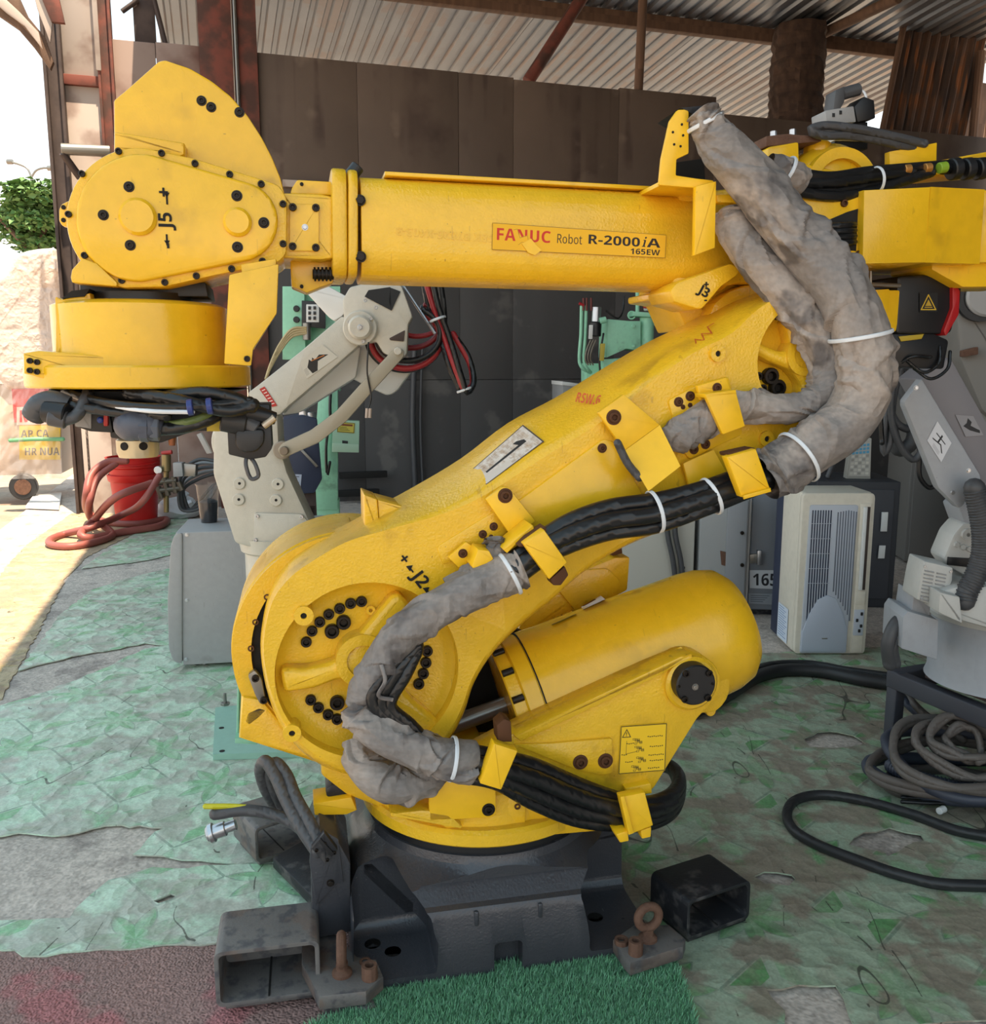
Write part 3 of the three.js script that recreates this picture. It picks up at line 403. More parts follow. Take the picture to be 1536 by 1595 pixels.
{ // front flank that carries the balancer pivot
  const c = [1080, 1064], fl_ = part(robot, 'turret_flank', ext(R.L([[672, 1212, 2], [700, 1195], [798, 1143, 6], [1020, 1042, 10], ...cpx(c[0], c[1], 44, -125, 25, 12), [1086, 1121, 4], [1019, 1229, 6], [937, 1295, 4], [734, 1313, 2], [676, 1280]], 0.24, 0), 0.17, 0.24, { bev: 0.006 }), M.cast);
  part(fl_, 'edge_rib', ext(R.L([[800, 1146], [1022, 1040], [1060, 1022], [1080, 1020], [1030, 1052], [812, 1156]], 0.25, 3), 0.2, 0.252, { bev: 0.006 }), M.cast);
  part(fl_, 'pivot_boss', [disc(R.q(c[0] - 2, c[1] + 1, 0.25), 45 * K(0.24), 0.2, 0.255, 48, 0.006)], M.cast);
  const cap = part(fl_, 'pivot_cap', disc(R.q(c[0], c[1], 0.27), 34 * K(0.27), 0.25, 0.285, 48, 0.003), M.black, { label: 'black pivot cap' });
  bolts(R, cap, [[1068, 1049], [1104, 1048], [1066, 1089], [1102, 1086], [1058, 1069, 2], [1110, 1065, 2]], 0.285, 5, M.bolt); bolts(R, cap, [[1083, 1070]], 0.285, 4, M.steel, hexHead);
  const pad = plate(R, fl_, 'raised_pad', M.cast, [[800, 1160], [860, 1158], [954, 1150], [956, 1204], [940, 1208], [900, 1200]], 0.235, 0.248, { r: 5, bev: 0.003 });
  bolts(R, pad, [[904, 1187], [943, 1185]], 0.248, 8, M.rustbolt, washerBolt);
  const p2 = plate(R, fl_, 'mounting_pad', M.cast, [[792, 1241], [820, 1241], [818, 1297], [788, 1297]], 0.235, 0.248, { r: 5, bev: 0.003 });
  for (const p of [[806, 1256], [804, 1287]]) part(p2, 'threaded_hole', ringw(R.q(...p, 0.248), 2 * K(), 4.5 * K(), 0.244, 0.25, 18), M.rustbolt);
  const guard = plate(R, fl_, 'cover_plate', M.bracket, [[668, 1212], [772, 1214], [773, 1268], [766, 1273], [669, 1279]], 0.25, 0.262, { r: 4 });
  bolts(R, guard, [[761, 1261]], 0.262, 7, M.bolt, washerBolt);
  sticker(R, fl_, 'warning_label', [[967, 1131], [1039, 1126], [1036, 1200], [963, 1206]], 0.2418, printMat(256, 256, (x, w, h) => {
    x.fillStyle = '#f3c51c'; x.fillRect(0, 0, w, h); x.strokeStyle = '#3a2f10'; x.lineWidth = 4; x.strokeRect(3, 3, w - 6, h - 6); x.beginPath(); x.moveTo(12, 60); x.lineTo(34, 20); x.lineTo(56, 60); x.closePath(); x.stroke(); x.fillStyle = '#3a2f10'; x.font = 'bold 30px sans-serif'; x.fillText('!', 29, 56);
    x.font = '15px sans-serif'; x.lineWidth = 2; for (const [a, b] of [[70, 70], [82, 112], [95, 170], [70, 215]]) { for (let i = 0; i < 9; i++) x.strokeRect(a + (i * 13) % 40, b + (i * 7) % 26, 12, 8); } for (const [a, b, l] of [[150, 62, 80], [165, 116, 70], [160, 162, 80], [168, 192, 70], [160, 232, 60], [12, 150, 30], [36, 92, 40], [34, 190, 40]]) for (let i = 0; i < l; i += 11) x.fillRect(a + i, b + (i % 3), 7, 5);
    x.beginPath(); x.moveTo(36, 80); x.lineTo(36, 150); x.lineTo(95, 140); x.stroke();
  }), 'yellow warning label with a triangle');
  const tx = (s, px, py, size, rot, w = 0.2405) => part(fl_, 'cast_lettering', letters(s, size).rotateZ(rot).translate(...R.q(px, py, w)), M.darkgap, { crease: 0 });
  tx('J1', 876, 1276, 0.018, -0.02); part(fl_, 'cast_lettering', [box(-0.008, 0.006, -0.0015, 0.0015, 0, 0.002, 0.0005).translate(...R.q(838, 1278, 0.2405)), disc([0, 0], 0.006, 0, 0.002, 4).translate(...R.q(855, 1276, 0.2405)), box(-0.009, 0.009, -0.001, 0.001, 0, 0.002, 0.0004).translate(...R.q(855, 1276, 0.2405))], M.darkgap);
}
{ // balancer cylinder between the flanks
  const w = 0.03, a = pt(806, 1092, w), b = pt(1152, 966, w), r = 104 * K(w), L = a.distanceTo(b);
  const bal = part(robot, 'balancer_cylinder', between(a.clone(), b.clone(), lathe([[0, 0.0], [r * 0.93, 0.0], [r * 0.97, 0.004], [r * 0.97, L * 0.065], [r * 0.955, L * 0.068], [r * 0.955, L * 0.073], [r * 0.98, L * 0.075], [r * 0.98, L * 0.2], [r * 0.985, L * 0.3], [r, L * 0.5], [r * 1.0, L * 0.8], [r * 0.975, L * 0.88], [r * 0.9, L * 0.945], [r * 0.75, L * 0.985], [r * 0.5, L], [0, L]], 64)), M.yellow, { crease: 0.5 });
  part(bal, 'end_flange', between(a.clone().lerp(b, -0.05), b.clone(), lathe([[0, 0], [r * 0.9, 0], [r * 0.92, 0.003], [r * 0.92, L * 0.06], [0, L * 0.06]], 48)), M.cast);
  part(bal, 'seam', between(a.clone().lerp(b, 0.07), b.clone(), lathe([[r * 0.9, 0], [r * 0.985, 0], [r * 0.985, 0.0025], [r * 0.9, 0.0025]], 64)), M.darkgap);
  const ax = b.clone().sub(a).normalize(), e1 = V3(0, 0, 1), e2 = ax.clone().cross(e1);
  for (let k = 0; k < 14; k++) { const t = k / 14 * 6.283, d = e1.clone().multiplyScalar(Math.cos(t)).addScaledVector(e2, Math.sin(t)); const p = a.clone().lerp(b, -0.045).addScaledVector(d, r * 0.93); part(bal, 'flange_bolt', rod(p, p.clone().addScaledVector(ax, L * 0.045), 0.008, 12), M.bolt); }
  part(robot, 'balancer_rod', rod(a.clone().lerp(b, -0.35), a, 0.021, 24), M.steel, { label: 'steel balancer rod' });
  part(robot, 'rod_gap_shade', ext(R.L([[726, 1080], [800, 985], [828, 1000], [828, 1160], [700, 1200]], 0), -0.1, -0.06, { bev: 0 }), M.darkgap);  // dark sheet standing for the shade in the gap round the rod
  part(bal, 'lug', rod(pt(1090, 1095, 0.1), pt(1108, 1108, 0.16), 0.012), M.cast);
  part(bal, 'pivot_hub', ext(R.L([[1012, 1048], [1030, 1040], ...cpx(1082, 1062, 50, -150, 60, 14), [1040, 1110]], 0.15, 4), 0.02, 0.172, { bev: 0.008 }), M.cast);
  const onCyl = (px, py, lift = 0.0015) => { let w0 = 0.02; for (let i = 0; i < 40; i++) { const p = pt(px, py, w0), t = p.clone().sub(a), d = t.addScaledVector(ax, -t.dot(ax)).length(); w0 += (d < r * 1.0 + lift ? 1 : -1) * 0.12 / (i + 1.5); } return pt(px, py, w0); };
  quad(bal, 'caution_label', [onCyl(844, 961), onCyl(884, 944), onCyl(898, 957), onCyl(860, 974)], printMat(128, 64, (x, w2, h2) => { x.fillStyle = '#e2b41c'; x.fillRect(0, 0, w2, h2); x.strokeStyle = '#3a2c10'; x.lineWidth = 3; x.strokeRect(2, 2, w2 - 4, h2 - 4); x.lineWidth = 4; for (const k of [30, 70]) { x.beginPath(); x.moveTo(k, 46); x.lineTo(k + 10, 22); x.lineTo(k + 26, 38); x.stroke(); } }), 4);
  quad(bal, 'torn_label', [onCyl(902, 940, 0.003), onCyl(926, 920, 0.006), onCyl(943, 934, 0.008), onCyl(908, 950, 0.003)], printMat(128, 96, (x, w2, h2) => { x.fillStyle = '#cfc6c0'; x.fillRect(0, 0, w2, h2); x.fillStyle = '#5a1714'; x.fillRect(12, 30, 80, 40); x.fillStyle = '#cfc6c0'; x.beginPath(); x.moveTo(20, 40); x.lineTo(60, 60); x.lineTo(96, 34); x.lineTo(60, 44); x.fill(); }), 4, 'torn red and white label');
}
// --- axis two gear housing, seen left of and behind the lower arm
{
  const c = [550, 1010], w = 0.07, k = K(w), q = R.q(...c, w);
  const hs = part(robot, 'axis_two_housing', [disc([q[0], q[1]], 176 * k, -0.2, w - 0.012, 80, 0.012), ringw([q[0], q[1]], 147 * k, 174 * k, -0.1, w, 80), ext(R.L([[372, 1150], [378, 1040], [470, 1040], [620, 1160], [560, 1210]], 0.04), -0.15, 0.04, { bev: 0.006 })], M.cast, { crease: 0.6 });
  part(hs, 'bearing_gap', disc([q[0], q[1]], 150 * k, w - 0.06, w - 0.01, 64, 0), M.darkgap);
  for (const [x, y] of [[520, 853], [480, 870], [444, 897], [416, 930], [398, 969], [391, 1010]]) part(hs, 'bolt_hole', ringw(R.q(x, y, w), 2.6 * k, 4.6 * k, w - 0.004, w + 0.002, 16), M.rustbolt);
  part(hs, 'cast_rib', box(-0.03, 0.03, -0.004, 0.006, -0.12, 0.02, 0.003).rotateZ(0.12).translate(...R.q(528, 826, 0.0)), M.cast);
  const ln = plate(R, hs, 'stop_bracket', M.steel, [[386, 1052], [397, 1044], [408, 1058], [414, 1092], [406, 1098], [398, 1084]], w + 0.002, w + 0.02, { r: 4 });
  bolts(R, ln, [[398, 1056], [411, 1090]], w + 0.02, 6, M.bolt);
  part(hs, 'stop_pad', ext(R.L([[381, 1124], [386, 1110], [404, 1102], [416, 1106], [404, 1118], [388, 1130]], w + 0.01, 3), w - 0.05, w + 0.01), M.blackSteel);
}
// --- lower arm: the long casting between axis two and axis three
const lowerArm = (() => {
  const P = [[411, 1020, 406, 1015], [414, 975, 409, 968], [428, 930, 423, 918], [455, 897, 449, 880], [490, 872, 488, 853], [540, 844, 543, 826], [600, 826, 604, 792], [690, 800, 655, 764], [750, 774, 728, 720], [850, 710, 805, 662], [950, 648, 880, 622], [1020, 590, 960, 573], [1085, 547, 1030, 532], [1140, 519, 1090, 503], [1183, 480, 1150, 470], [1230, 458, 1215, 449], [1290, 468, 1285, 458], [1335, 510, 1337, 502], [1350, 560, 1353, 556], [1338, 615, 1342, 617], [1300, 660, 1304, 666], [1250, 692, 1252, 701], [1180, 738, 1182, 747], [1100, 792, 1100, 801], [1020, 822, 1020, 831], [960, 850, 960, 857], [900, 888, 902, 895], [856, 926, 858, 934], [812, 960, 816, 968], [765, 1009, 768, 1015], [735, 1058, 738, 1062], [718, 1105, 722, 1110], [695, 1145, 698, 1152], [655, 1178, 657, 1186], [600, 1197, 600, 1206], [545, 1197, 545, 1206], [490, 1175, 487, 1183], [450, 1135, 444, 1140], [425, 1085, 419, 1087]];
  const N = 156, wF = 0.24, wM = 0.1;
  const F = smooth(P.map((p) => R.q(p[0], p[1], wF)), N), Mi = smooth(P.map((p) => R.q(p[2], p[3], wM)), N);
  const mid = (t, w) => F.map((p, i) => [lerp(p[0], Mi[i][0], t), lerp(p[1], Mi[i][1], t), w]);
  const body = loft([F, mid(0.1, wF - 0.004), mid(0.24, wF - 0.016), mid(0.9, wM + 0.02), Mi, Mi.map((p) => [p[0], p[1], 0.02])]);
  const q1 = R.q(574, 1046, wF), q2 = R.q(1266, 562, wF), k = K(wF);
  const pocket = (q, r, d) => alongW(lathe([[0, 0], [r - 0.03, 0], [r - 0.012, 0.006], [r, 0.02], [r + 0.004, d + 0.05], [0, d + 0.05]], 64)).translate(q[0], q[1], wF - d);
  return csg(body, [pocket(q1, 136 * k, 0.05), pocket(q2, 94 * k, 0.05)]);
})();
const la = part(robot, 'lower_arm', lowerArm, M.cast, { crease: 0.6 });
{
  const wf = 0.19, w1 = 0.236, k = K(0.2);
  part(la, 'hub_rib', [ext(R.L([[436, 1044], [480, 1044], [520, 1034], [546, 1012], [552, 1000], [610, 930], [622, 926], [640, 944], [608, 985], [600, 1005], [606, 1040], [640, 1090], [690, 1130], [660, 1155], [600, 1100], [560, 1070], [530, 1060], [488, 1076], [442, 1082]], w1, 10), wf - 0.01, w1 - 0.004, { bev: 0.014, bs: 4 })], M.cast, { crease: 0.9 });
  part(la, 'hub_recess', ringw(R.q(566, 1030, w1), 24 * k, 40 * k, wf, w1 + 0.001, 40), M.cast);
  const hb = [[477, 999], [486, 982], [498, 968], [512, 956], [529, 947], [546, 939], [563, 936], [484, 1089], [496, 1101], [511, 1112], [525, 1119], [665, 1013], [663, 1031], [659, 1048], [652, 1064]];
  bolts(R, la, hb, wf, 8.5, M.bolt); bolts(R, la, [[517, 982], [535, 968], [525, 1093]], wf, 11.5, M.bolt);
  part(la, 'dowel_boss', ringw(R.q(577, 949, wf), 3 * k, 7 * k, wf, wf + 0.01, 20), M.cast);
  for (const [x, y, r] of [[473, 957, 14], [455, 1139, 13], [1115, 551, 12], [1191, 683, 12]]) part(la, 'lug', [ringw(R.q(x, y, w1), 4.5 * k, r * k, w1 - 0.03, w1 + 0.012, 28)], M.cast);
  for (const [x, y] of [[473, 957], [455, 1139], [1115, 551], [1191, 683]]) part(la, 'lug_hole', disc(R.q(x, y, w1), 4.6 * k, w1 + 0.004, w1 + 0.007, 16, 0), M.darkgap);
  part(la, 'elbow_rib', [ext(R.L([[1172, 525], [1200, 540], [1220, 548], [1236, 545], [1232, 518], [1226, 500], [1246, 480], [1262, 500], [1258, 524], [1280, 535], [1330, 540], [1330, 560], [1290, 575], [1275, 590], [1272, 640], [1250, 640], [1252, 598], [1236, 576], [1205, 564], [1174, 548]], w1, 8), wf - 0.01, w1 - 0.006, { bev: 0.012, bs: 3 })], M.cast, { crease: 0.9 });
  part(la, 'hub_recess', ringw(R.q(1257, 553, w1), 20 * k, 32 * k, wf, w1 - 0.002, 36), M.cast);
  bolts(R, la, [[1209, 489, 9], [1197, 586, 12], [1208, 604, 12], [1187, 605, 6], [1190, 612, 6], [1180, 586, 6]], wf, 8, M.bolt);
  // lifting block on the upper edge
  const blk = loft([[[574, 812], [612, 822], [640, 806], [660, 790], [600, 775]].map((p) => R.q(p[0], p[1], 0.2)), [[568, 768], [592, 780], [640, 792], [668, 770], [600, 768]].map((p) => R.q(p[0], p[1], 0.1))]);
  part(la, 'lifting_block', [ext(R.L([[567, 770], [588, 778], [592, 836], [582, 836], [568, 818]], 0.14, 2), 0.03, 0.14, { bev: 0.004 }), ext(R.L([[588, 778], [640, 792], [650, 800], [592, 838]], 0.135, 2), 0.03, 0.135, { bev: 0.004 })], M.cast);
  quad(la, 'number_plate', [pt(815, 662, 0.125), pt(848, 688, 0.212), pt(757, 756, 0.222), pt(732, 735, 0.14)], printMat(256, 384, (x, w, h) => {
    const g = x; g.fillStyle = '#cfc6bb'; g.fillRect(0, 0, w, h); for (let i = 0; i < 500; i++) { g.fillStyle = ['rgba(150,110,70,.12)', 'rgba(120,80,50,.14)', 'rgba(255,255,255,.12)'][i % 3]; const y = rr(0, h), xx = rr(0, w) * (y / h > 0.5 ? 0.6 : 1); g.fillRect(xx, y, rr(2, 40), rr(2, 26)); }
    g.strokeStyle = '#4a4038'; g.lineWidth = 8; g.strokeRect(4, 4, w - 8, h - 8); g.fillStyle = '#1c1a1a'; g.beginPath(); g.moveTo(118, 60); g.lineTo(150, 60); g.lineTo(150, 330); g.lineTo(128, 330); g.lineTo(128, 104); g.lineTo(84, 120); g.lineTo(84, 96); g.closePath(); g.fill();
  }), 6, 'worn white plate with the number 1');
  const J = (s, px, py, size, rot, w = wF_) => part(la, 'cast_lettering', letters(s, size).rotateZ(rot).translate(...R.q(px, py, w)), M.darkgap, { crease: 0 });
  const wF_ = 0.2405; J('J2', 652, 902, 0.026, -0.95); J('+', 630, 870, 0.024, -0.95);
  for (const [x, y] of [[638, 884], [664, 918]]) part(la, 'cast_lettering', mergeAll([disc([0, 0], 0.008, 0, 0.002, 3), box(-0.012, 0, -0.0015, 0.0015, 0, 0.002, 0.0005)]).rotateZ(2.2).translate(...R.q(x, y, wF_)), M.darkgap, { crease: 0 });
  const scrawl = (name, c, draw, label) => quad(la, name, c, printMat(256, 96, draw, { transparent: true, alphaTest: 0.5 }), 4, label);
  scrawl('red_marking', [pt(900, 604, 0.15), pt(948, 610, 0.19), pt(940, 640, 0.2), pt(892, 632, 0.16)], (x, w, h) => { x.clearRect(0, 0, w, h); x.strokeStyle = '#c0481c'; x.fillStyle = '#c0481c'; x.font = 'bold 70px sans-serif'; x.fillText('RSW.6', 8, 74); }, 'handwritten red marking');
  scrawl('red_marking', [pt(1070, 536, 0.2), pt(1108, 500, 0.14), pt(1132, 504, 0.2), pt(1086, 545, 0.23)], (x, w, h) => { x.clearRect(0, 0, w, h); x.strokeStyle = '#b84a20'; x.lineWidth = 7; x.beginPath(); x.moveTo(20, 70); x.lineTo(60, 20); x.lineTo(80, 80); x.lineTo(120, 24); x.lineTo(150, 76); x.lineTo(190, 16); x.lineTo(240, 30); x.stroke(); }, 'red scribble');
  const panel = plate(R, la, 'raised_panel', M.yellow, [[806, 782], [940, 684], [956, 688], [1002, 772], [930, 804], [880, 815], [838, 838]], 0.232, 0.247, { r: 5, bev: 0.003 });
  bolts(R, panel, [[938, 698]], 0.247, 5, M.rustbolt, washerBolt);
  const pad = plate(R, la, 'raised_pad', M.cast, [[680, 852], [800, 778], [815, 800], [770, 850], [690, 880]], 0.236, 0.243, { r: 6, bev: 0.003 });
  bolts(R, pad, [[752, 832, 4.5], [769, 820, 4.5], [757, 841, 2.5], [765, 836, 2.5]], 0.243, 4.5, M.rustbolt, washerBolt);
  const pad2 = plate(R, la, 'raised_pad', M.yellow, [[1041, 624], [1090, 598], [1135, 586], [1150, 640], [1158, 676], [1075, 716], [1062, 700]], 0.236, 0.246, { r: 5, bev: 0.003 });
  bolts(R, pad2, [[1057, 626, 5], [1075, 617, 5], [1064, 634, 2.5], [1075, 631, 2.5], [1081, 700, 5], [1099, 692, 5]], 0.246, 5, M.rustbolt, washerBolt);
  plate(R, la, 'cover_plate', M.bracket, [[1064, 722], [1112, 700], [1134, 740], [1128, 748], [1074, 758]], 0.25, 0.26, { r: 3 });
}
// --- forearm
const rodPx = (parent, name, list, r, m, o) => part(parent, name, tubeG(R.T(list), r, 0, 12), m, { crease: 1.2, ...o });
{
  const pa = (x, top, bot, w = 0) => { const a = R.q(x, top, w), b = R.q(x, bot, w); return [(a[1] + b[1]) / 2, Math.abs(a[1] - b[1]) / 2, a[0]]; };
  const l = pa(556, 283, 441), r = pa(1082, 311, 456);
  const fa = part(robot, 'forearm_tube', sweep(V3(l[2], l[0], 0), V3(r[2] + 0.05, r[0], 0), rrect((l[1] + r[1]) / 2 * 1.02, (l[1] + r[1]) / 2, 0.07, 8), 0.002), M.cast, { crease: 0.4 });
  const wS = (l[1] + r[1]) / 2 * 1.02;                       // the tube's flat flank
  sticker(R, fa, 'name_label', [[767, 347], [1038, 366], [1036, 402], [766, 389]], wS + 0.0022, printMat(1024, 140, (x, w, h) => {
    x.fillStyle = '#edb417'; x.fillRect(0, 0, w, h); x.strokeStyle = '#8a6a1a'; x.lineWidth = 3; x.strokeRect(1, 1, w - 2, h - 2);
    const put = (t, f, c, x0, x1, yy) => { x.font = f; x.fillStyle = c; x.save(); x.translate(x0, yy); x.scale((x1 - x0) / x.measureText(t).width, 1); x.fillText(t, 0, 0); x.restore(); };
    put('FANUC', 'bold 88px sans-serif', '#c8321e', 18, 338, 88); put('Robot', '70px sans-serif', '#3c2a18', 368, 520, 86); put('R-2000', 'bold 74px sans-serif', '#241a14', 548, 868, 80); put('i', 'italic bold 78px serif', '#241a14', 876, 900, 80); put('A', 'bold 74px sans-serif', '#241a14', 908, 990, 80); put('165EW', 'bold 46px sans-serif', '#241a14', 808, 990, 126);
    x.fillStyle = '#edb417'; x.beginPath(); x.moveTo(120, 30); x.lineTo(142, 24); x.lineTo(158, 70); x.lineTo(200, 56); x.lineTo(212, 98); x.lineTo(170, 92); x.lineTo(150, 108); x.fill(); x.strokeStyle = '#b88c1c'; x.stroke();
  }), 'yellow name label with red and black print');
  const flap = R.q(826, 388, wS);
  part(fa, 'label_flap', ext(R.L([[812, 380], [826, 372], [836, 384], [843, 390], [832, 398], [822, 394]], wS), wS + 0.004, wS + 0.0055, { bev: 0 }).translate(0, 0, 0), M.bracket);
  part(fa, 'cast_lettering', letters('S8K B7826-X403-3', 0.0155, 0.0012).scale(1.12, 1, 1).rotateZ(Math.PI - 0.045).translate(...R.q(693, 366, wS)), M.cast, { crease: 0 });
  part(fa, 'top_rail', sweep(V3(l[2] + 0.05, l[0] + l[1] + 0.003, 0.03), V3(r[2] - 0.03, r[0] + r[1] + 0.004, 0.03), rrect(0.05, 0.004, 0.002), 0.001), M.yellow);
  for (const [x, y, s] of [[632, 283, 0.007], [795, 293, 0.004], [932, 300, 0.007], [968, 305, 0.004]]) part(fa, 'stud', rod(R.v(x, y + 3, 0), R.v(x, y - 8, 0), s, 12), M.steel);
  // collar at the wrist end
  const c0 = pa(537, 273, 440), col = (x0, x1, k) => { const A = R.q(x0, 357, 0.1), Bq = R.q(x1, 358, 0.1); return sweep(V3(A[0], c0[0], 0), V3(Bq[0], c0[0] - 0.0005, 0), rrect(c0[1] * 1.03 * k, c0[1] * k, 0.055, 7), 0.006); };
  const cl = part(robot, 'wrist_collar', [col(517, 541, 1.0)], M.cast, { crease: 0.5 }); part(cl, 'collar_half', col(542, 558, 0.99), M.cast, { crease: 0.5 });
  bolts(R, cl, [[561, 312], [562, 400]], 0.106, 7, M.bolt, hexHead);
  part(cl, 'cable_gland', [rod(R.v(541, 281, 0.03), R.v(558, 259, 0.03), 0.014, 20)], M.rubber);
  // neck
  const nk = part(robot, 'wrist_neck', ext(R.L([[438, 300], [500, 302], [519, 306], [519, 402], [500, 405], [438, 402]], 0.1, 3), -0.1, 0.1, { bev: 0.006 }), M.cast);
  const np = plate(R, nk, 'access_plate', M.yellow, [[451, 317], [497, 318], [497, 391], [451, 391]], 0.1, 0.105, { r: 1 });
  bolts(R, np, [[456, 323], [492, 324], [456, 384], [492, 386]], 0.105, 6, M.bolt); bolts(R, np, [[475, 354]], 0.105, 4, M.zinc, hexHead);
  plate(R, nk, 'neck_lug', M.yellow, [[455, 292], [463, 280], [517, 283], [517, 304], [452, 302]], -0.02, 0.06, { r: 3 });
  plate(R, nk, 'neck_lug', M.yellow, [[452, 406], [519, 405], [519, 440], [500, 447], [478, 456], [454, 446]], -0.02, 0.05, { r: 3 });
  part(nk, 'screw_shaft', rod(R.v(487, 427, 0.07), R.v(520, 428, 0.07), 0.01, 14), M.bolt);
  for (let i = 0; i < 5; i++) part(nk, 'screw_nut', rod(R.v(489 + i * 6, 427, 0.07), R.v(492 + i * 6, 427, 0.07), 0.014, 12), M.bolt);
  for (const p of [[470, 287], [470, 446]]) part(nk, 'lug_hole', disc(R.q(...p, 0.06), 2.4 * K(), 0.045, 0.0625, 12, 0), M.darkgap);
  for (const x of [497, 507, 514]) part(nk, 'stud', rod(R.v(x, 300, 0.05), R.v(x + 2, 290, 0.05), 0.005, 10), M.bolt);
}
// --- wrist: quarter disc, gear cover, drum and ring
{
  const wb = 0.06, q5 = plate(R, robot, 'wrist_shield', M.yellow, [[178, 300], [177, 156, 3], [203, 134], [247, 95, 3], [257, 93, 3], [296, 106], [330, 126], [360, 150], [386, 180], [408, 214], [424, 245], [437, 277], [444, 305], [440, 330]], -0.03, wb, { r: 6, bev: 0.004 });
  plate(R, q5, 'stiffener', M.yellow, [[177, 204], [287, 222], [287, 241], [262, 250], [177, 234]], wb - 0.01, wb + 0.045, { r: 2, bev: 0.006 });
  bolts(R, q5, [[314, 157], [329, 167], [373, 175]], wb, 5.5, M.bolt, washerBolt);
  const wg = 0.125, gc = part(robot, 'wrist_gear_case', ext(R.L([...cpx(213, 340, 110, 100, 285, 34), [300, 246], [420, 283, 8], [434, 288, 8], [447, 308, 10], [446, 396, 10], [433, 409, 8], [330, 430], [256, 447]], wg), -0.09, wg, { bev: 0.004 }), M.cast, { crease: 0.45 });
  const hull = [...cpx(217, 339, 100, 88, 282, 30), ...cpx(370, 345, 63, -74, 80, 20)];
  const cv = part(gc, 'gear_cover', ext(R.L(hull, wg + 0.012), wg - 0.002, wg + 0.014, { bev: 0.01, bs: 4 }), M.yellow, { crease: 0.7 });
  const wc = wg + 0.014, boss = (x, y, r) => part(cv, 'boss', disc(R.q(x, y, wc), r * K(wc), wc - 0.002, wc + 0.01, 40, 0.006), M.yellow, { crease: 0.7 });
  boss(215, 338, 24); boss(370, 346, 19);
  bolts(R, cv, [[201, 291], [161, 335], [203, 382], [369, 305], [411, 347], [370, 385]], wc, 6, M.bolt, washerBolt);
  bolts(R, gc, [[185, 236], [252, 239], [304, 255], [358, 272], [407, 287], [441, 318], [441, 380], [409, 407], [361, 419], [306, 430], [257, 440], [190, 437], [132, 398], [107, 334], [128, 271]], wg, 5.5, M.bolt);
  part(cv, 'cast_lettering', letters('-   J5   +', 0.024).rotateZ(Math.PI / 2).translate(...R.q(260, 340, wc + 0.0002)), M.darkgap, { crease: 0 });
  for (const [y, s] of [[308, 1], [372, -1]]) part(cv, 'cast_lettering', mergeAll([disc([0, 0.006 * s], 0.006, 0, 0.002, 3).rotateZ(0), box(-0.0016, 0.0016, -0.012, 0.008, 0, 0.002, 0.0005)]).translate(...R.q(260, y, wc)), M.darkgap, { crease: 0 });
  const lug = plate(R, gc, 'side_lug', M.yellow, [[108, 312], [96, 318], [92, 326], [92, 344], [97, 352], [110, 354]], 0.06, 0.08, { r: 3 });
  for (const p of [[99, 323], [99, 343]]) part(lug, 'lug_hole', disc(R.q(...p, 0.08), 2.8 * K(), 0.07, 0.0815, 14, 0), M.darkgap);
  plate(R, robot, 'wrist_bracket', M.yellow, [[110, 432], [112, 420], [128, 402], [150, 410], [182, 440], [182, 446], [112, 440]], 0.08, 0.14, { r: 2 });
  // drum about the hanging axis
  const y = (py, w) => R.q(218, py, w)[1], du = R.q(221, 500, 0)[0], rD = 132 * K(0) * 0.84;
  const dt = y(466, rD), db = y(563, rD) - 0.02;
  part(robot, 'drum_seal', lv([[0, dt], [rD * 0.6, dt], [rD * 0.6, dt + 0.02], [0, dt + 0.03]], du, 0), M.black);
  part(robot, 'drum_neck', [ext(R.L([[124, 438], [320, 440], [324, 462], [124, 462]], 0.06, 2), -0.1, 0.06)], M.black);
  const dm = part(robot, 'wrist_drum', lv([[0, db], [rD, db], [rD, dt - 0.006], [rD - 0.012, dt], [rD * 0.75, dt + 0.004], [0, dt + 0.004]], du, 0, 72), M.yellow, { crease: 0.5 });
  part(dm, 'drum_flat', ext(R.L([[86, 462], [96, 466], [140, 456], [142, 466], [140, 560], [86, 558]], 0.1, 1), -0.08, 0.1, { bev: 0.004 }), M.yellow);
  part(dm, 'drum_recess', ext(R.L([[96, 465], [112, 453], [140, 450], [132, 462]], 0.101), 0.03, 0.103, { bev: 0 }), M.darkgap);
  const rR = 172 * K(0) * 0.83, ru = R.q(220, 575, 0)[0], t1 = y(569, rR), b1 = y(606, rR);
  const ring = part(robot, 'wrist_ring', lv([[0, b1], [rR - 0.003, b1], [rR, b1 + 0.003], [rR, t1 - 0.004], [rR - 0.004, t1], [0, t1]], ru, 0, 96), M.yellow, { crease: 0.5 });
  const rf = part(ring, 'ring_block', ext(R.L([[36, 550], [60, 546], [175, 556], [175, 592], [70, 590], [37, 582]], 0.16, 1), 0.02, 0.16, { bev: 0.003 }), M.yellow);
  bolts(R, rf, [[47, 562], [58, 564], [47, 577], [58, 579]], 0.16, 5, M.bolt);
  const vp = plate(R, robot, 'wrist_side_plate', M.yellow, [[357, 428], [434, 411], [431, 488], [394, 544], [391, 570], [349, 567], [354, 480]], 0.19, 0.205, { r: 3 });
  bolts(R, vp, [[385, 559]], 0.205, 5, M.bolt);
  plate(R, vp, 'plate_web', M.yellow, [[380, 420], [432, 411], [429, 486], [392, 544]], 0.02, 0.19, { r: 1, trace: 0.1 });
  // tool cabling and connectors under the ring
  const pk = part(robot, 'tool_flange', lv([[0, y(640, 0.1)], [0.09, y(640, 0.1)], [0.13, y(622, 0.1)], [0.19, y(608, 0.1)], [0, y(600, 0.1)]], ru + 0.02, 0, 48), M.black);
  const cab = (l, r, m = M.hose, n = 'tool_cable') => part(pk, n, hoseG(R.T(l), r, l.length * 10, 10), m, { crease: 1.2 });
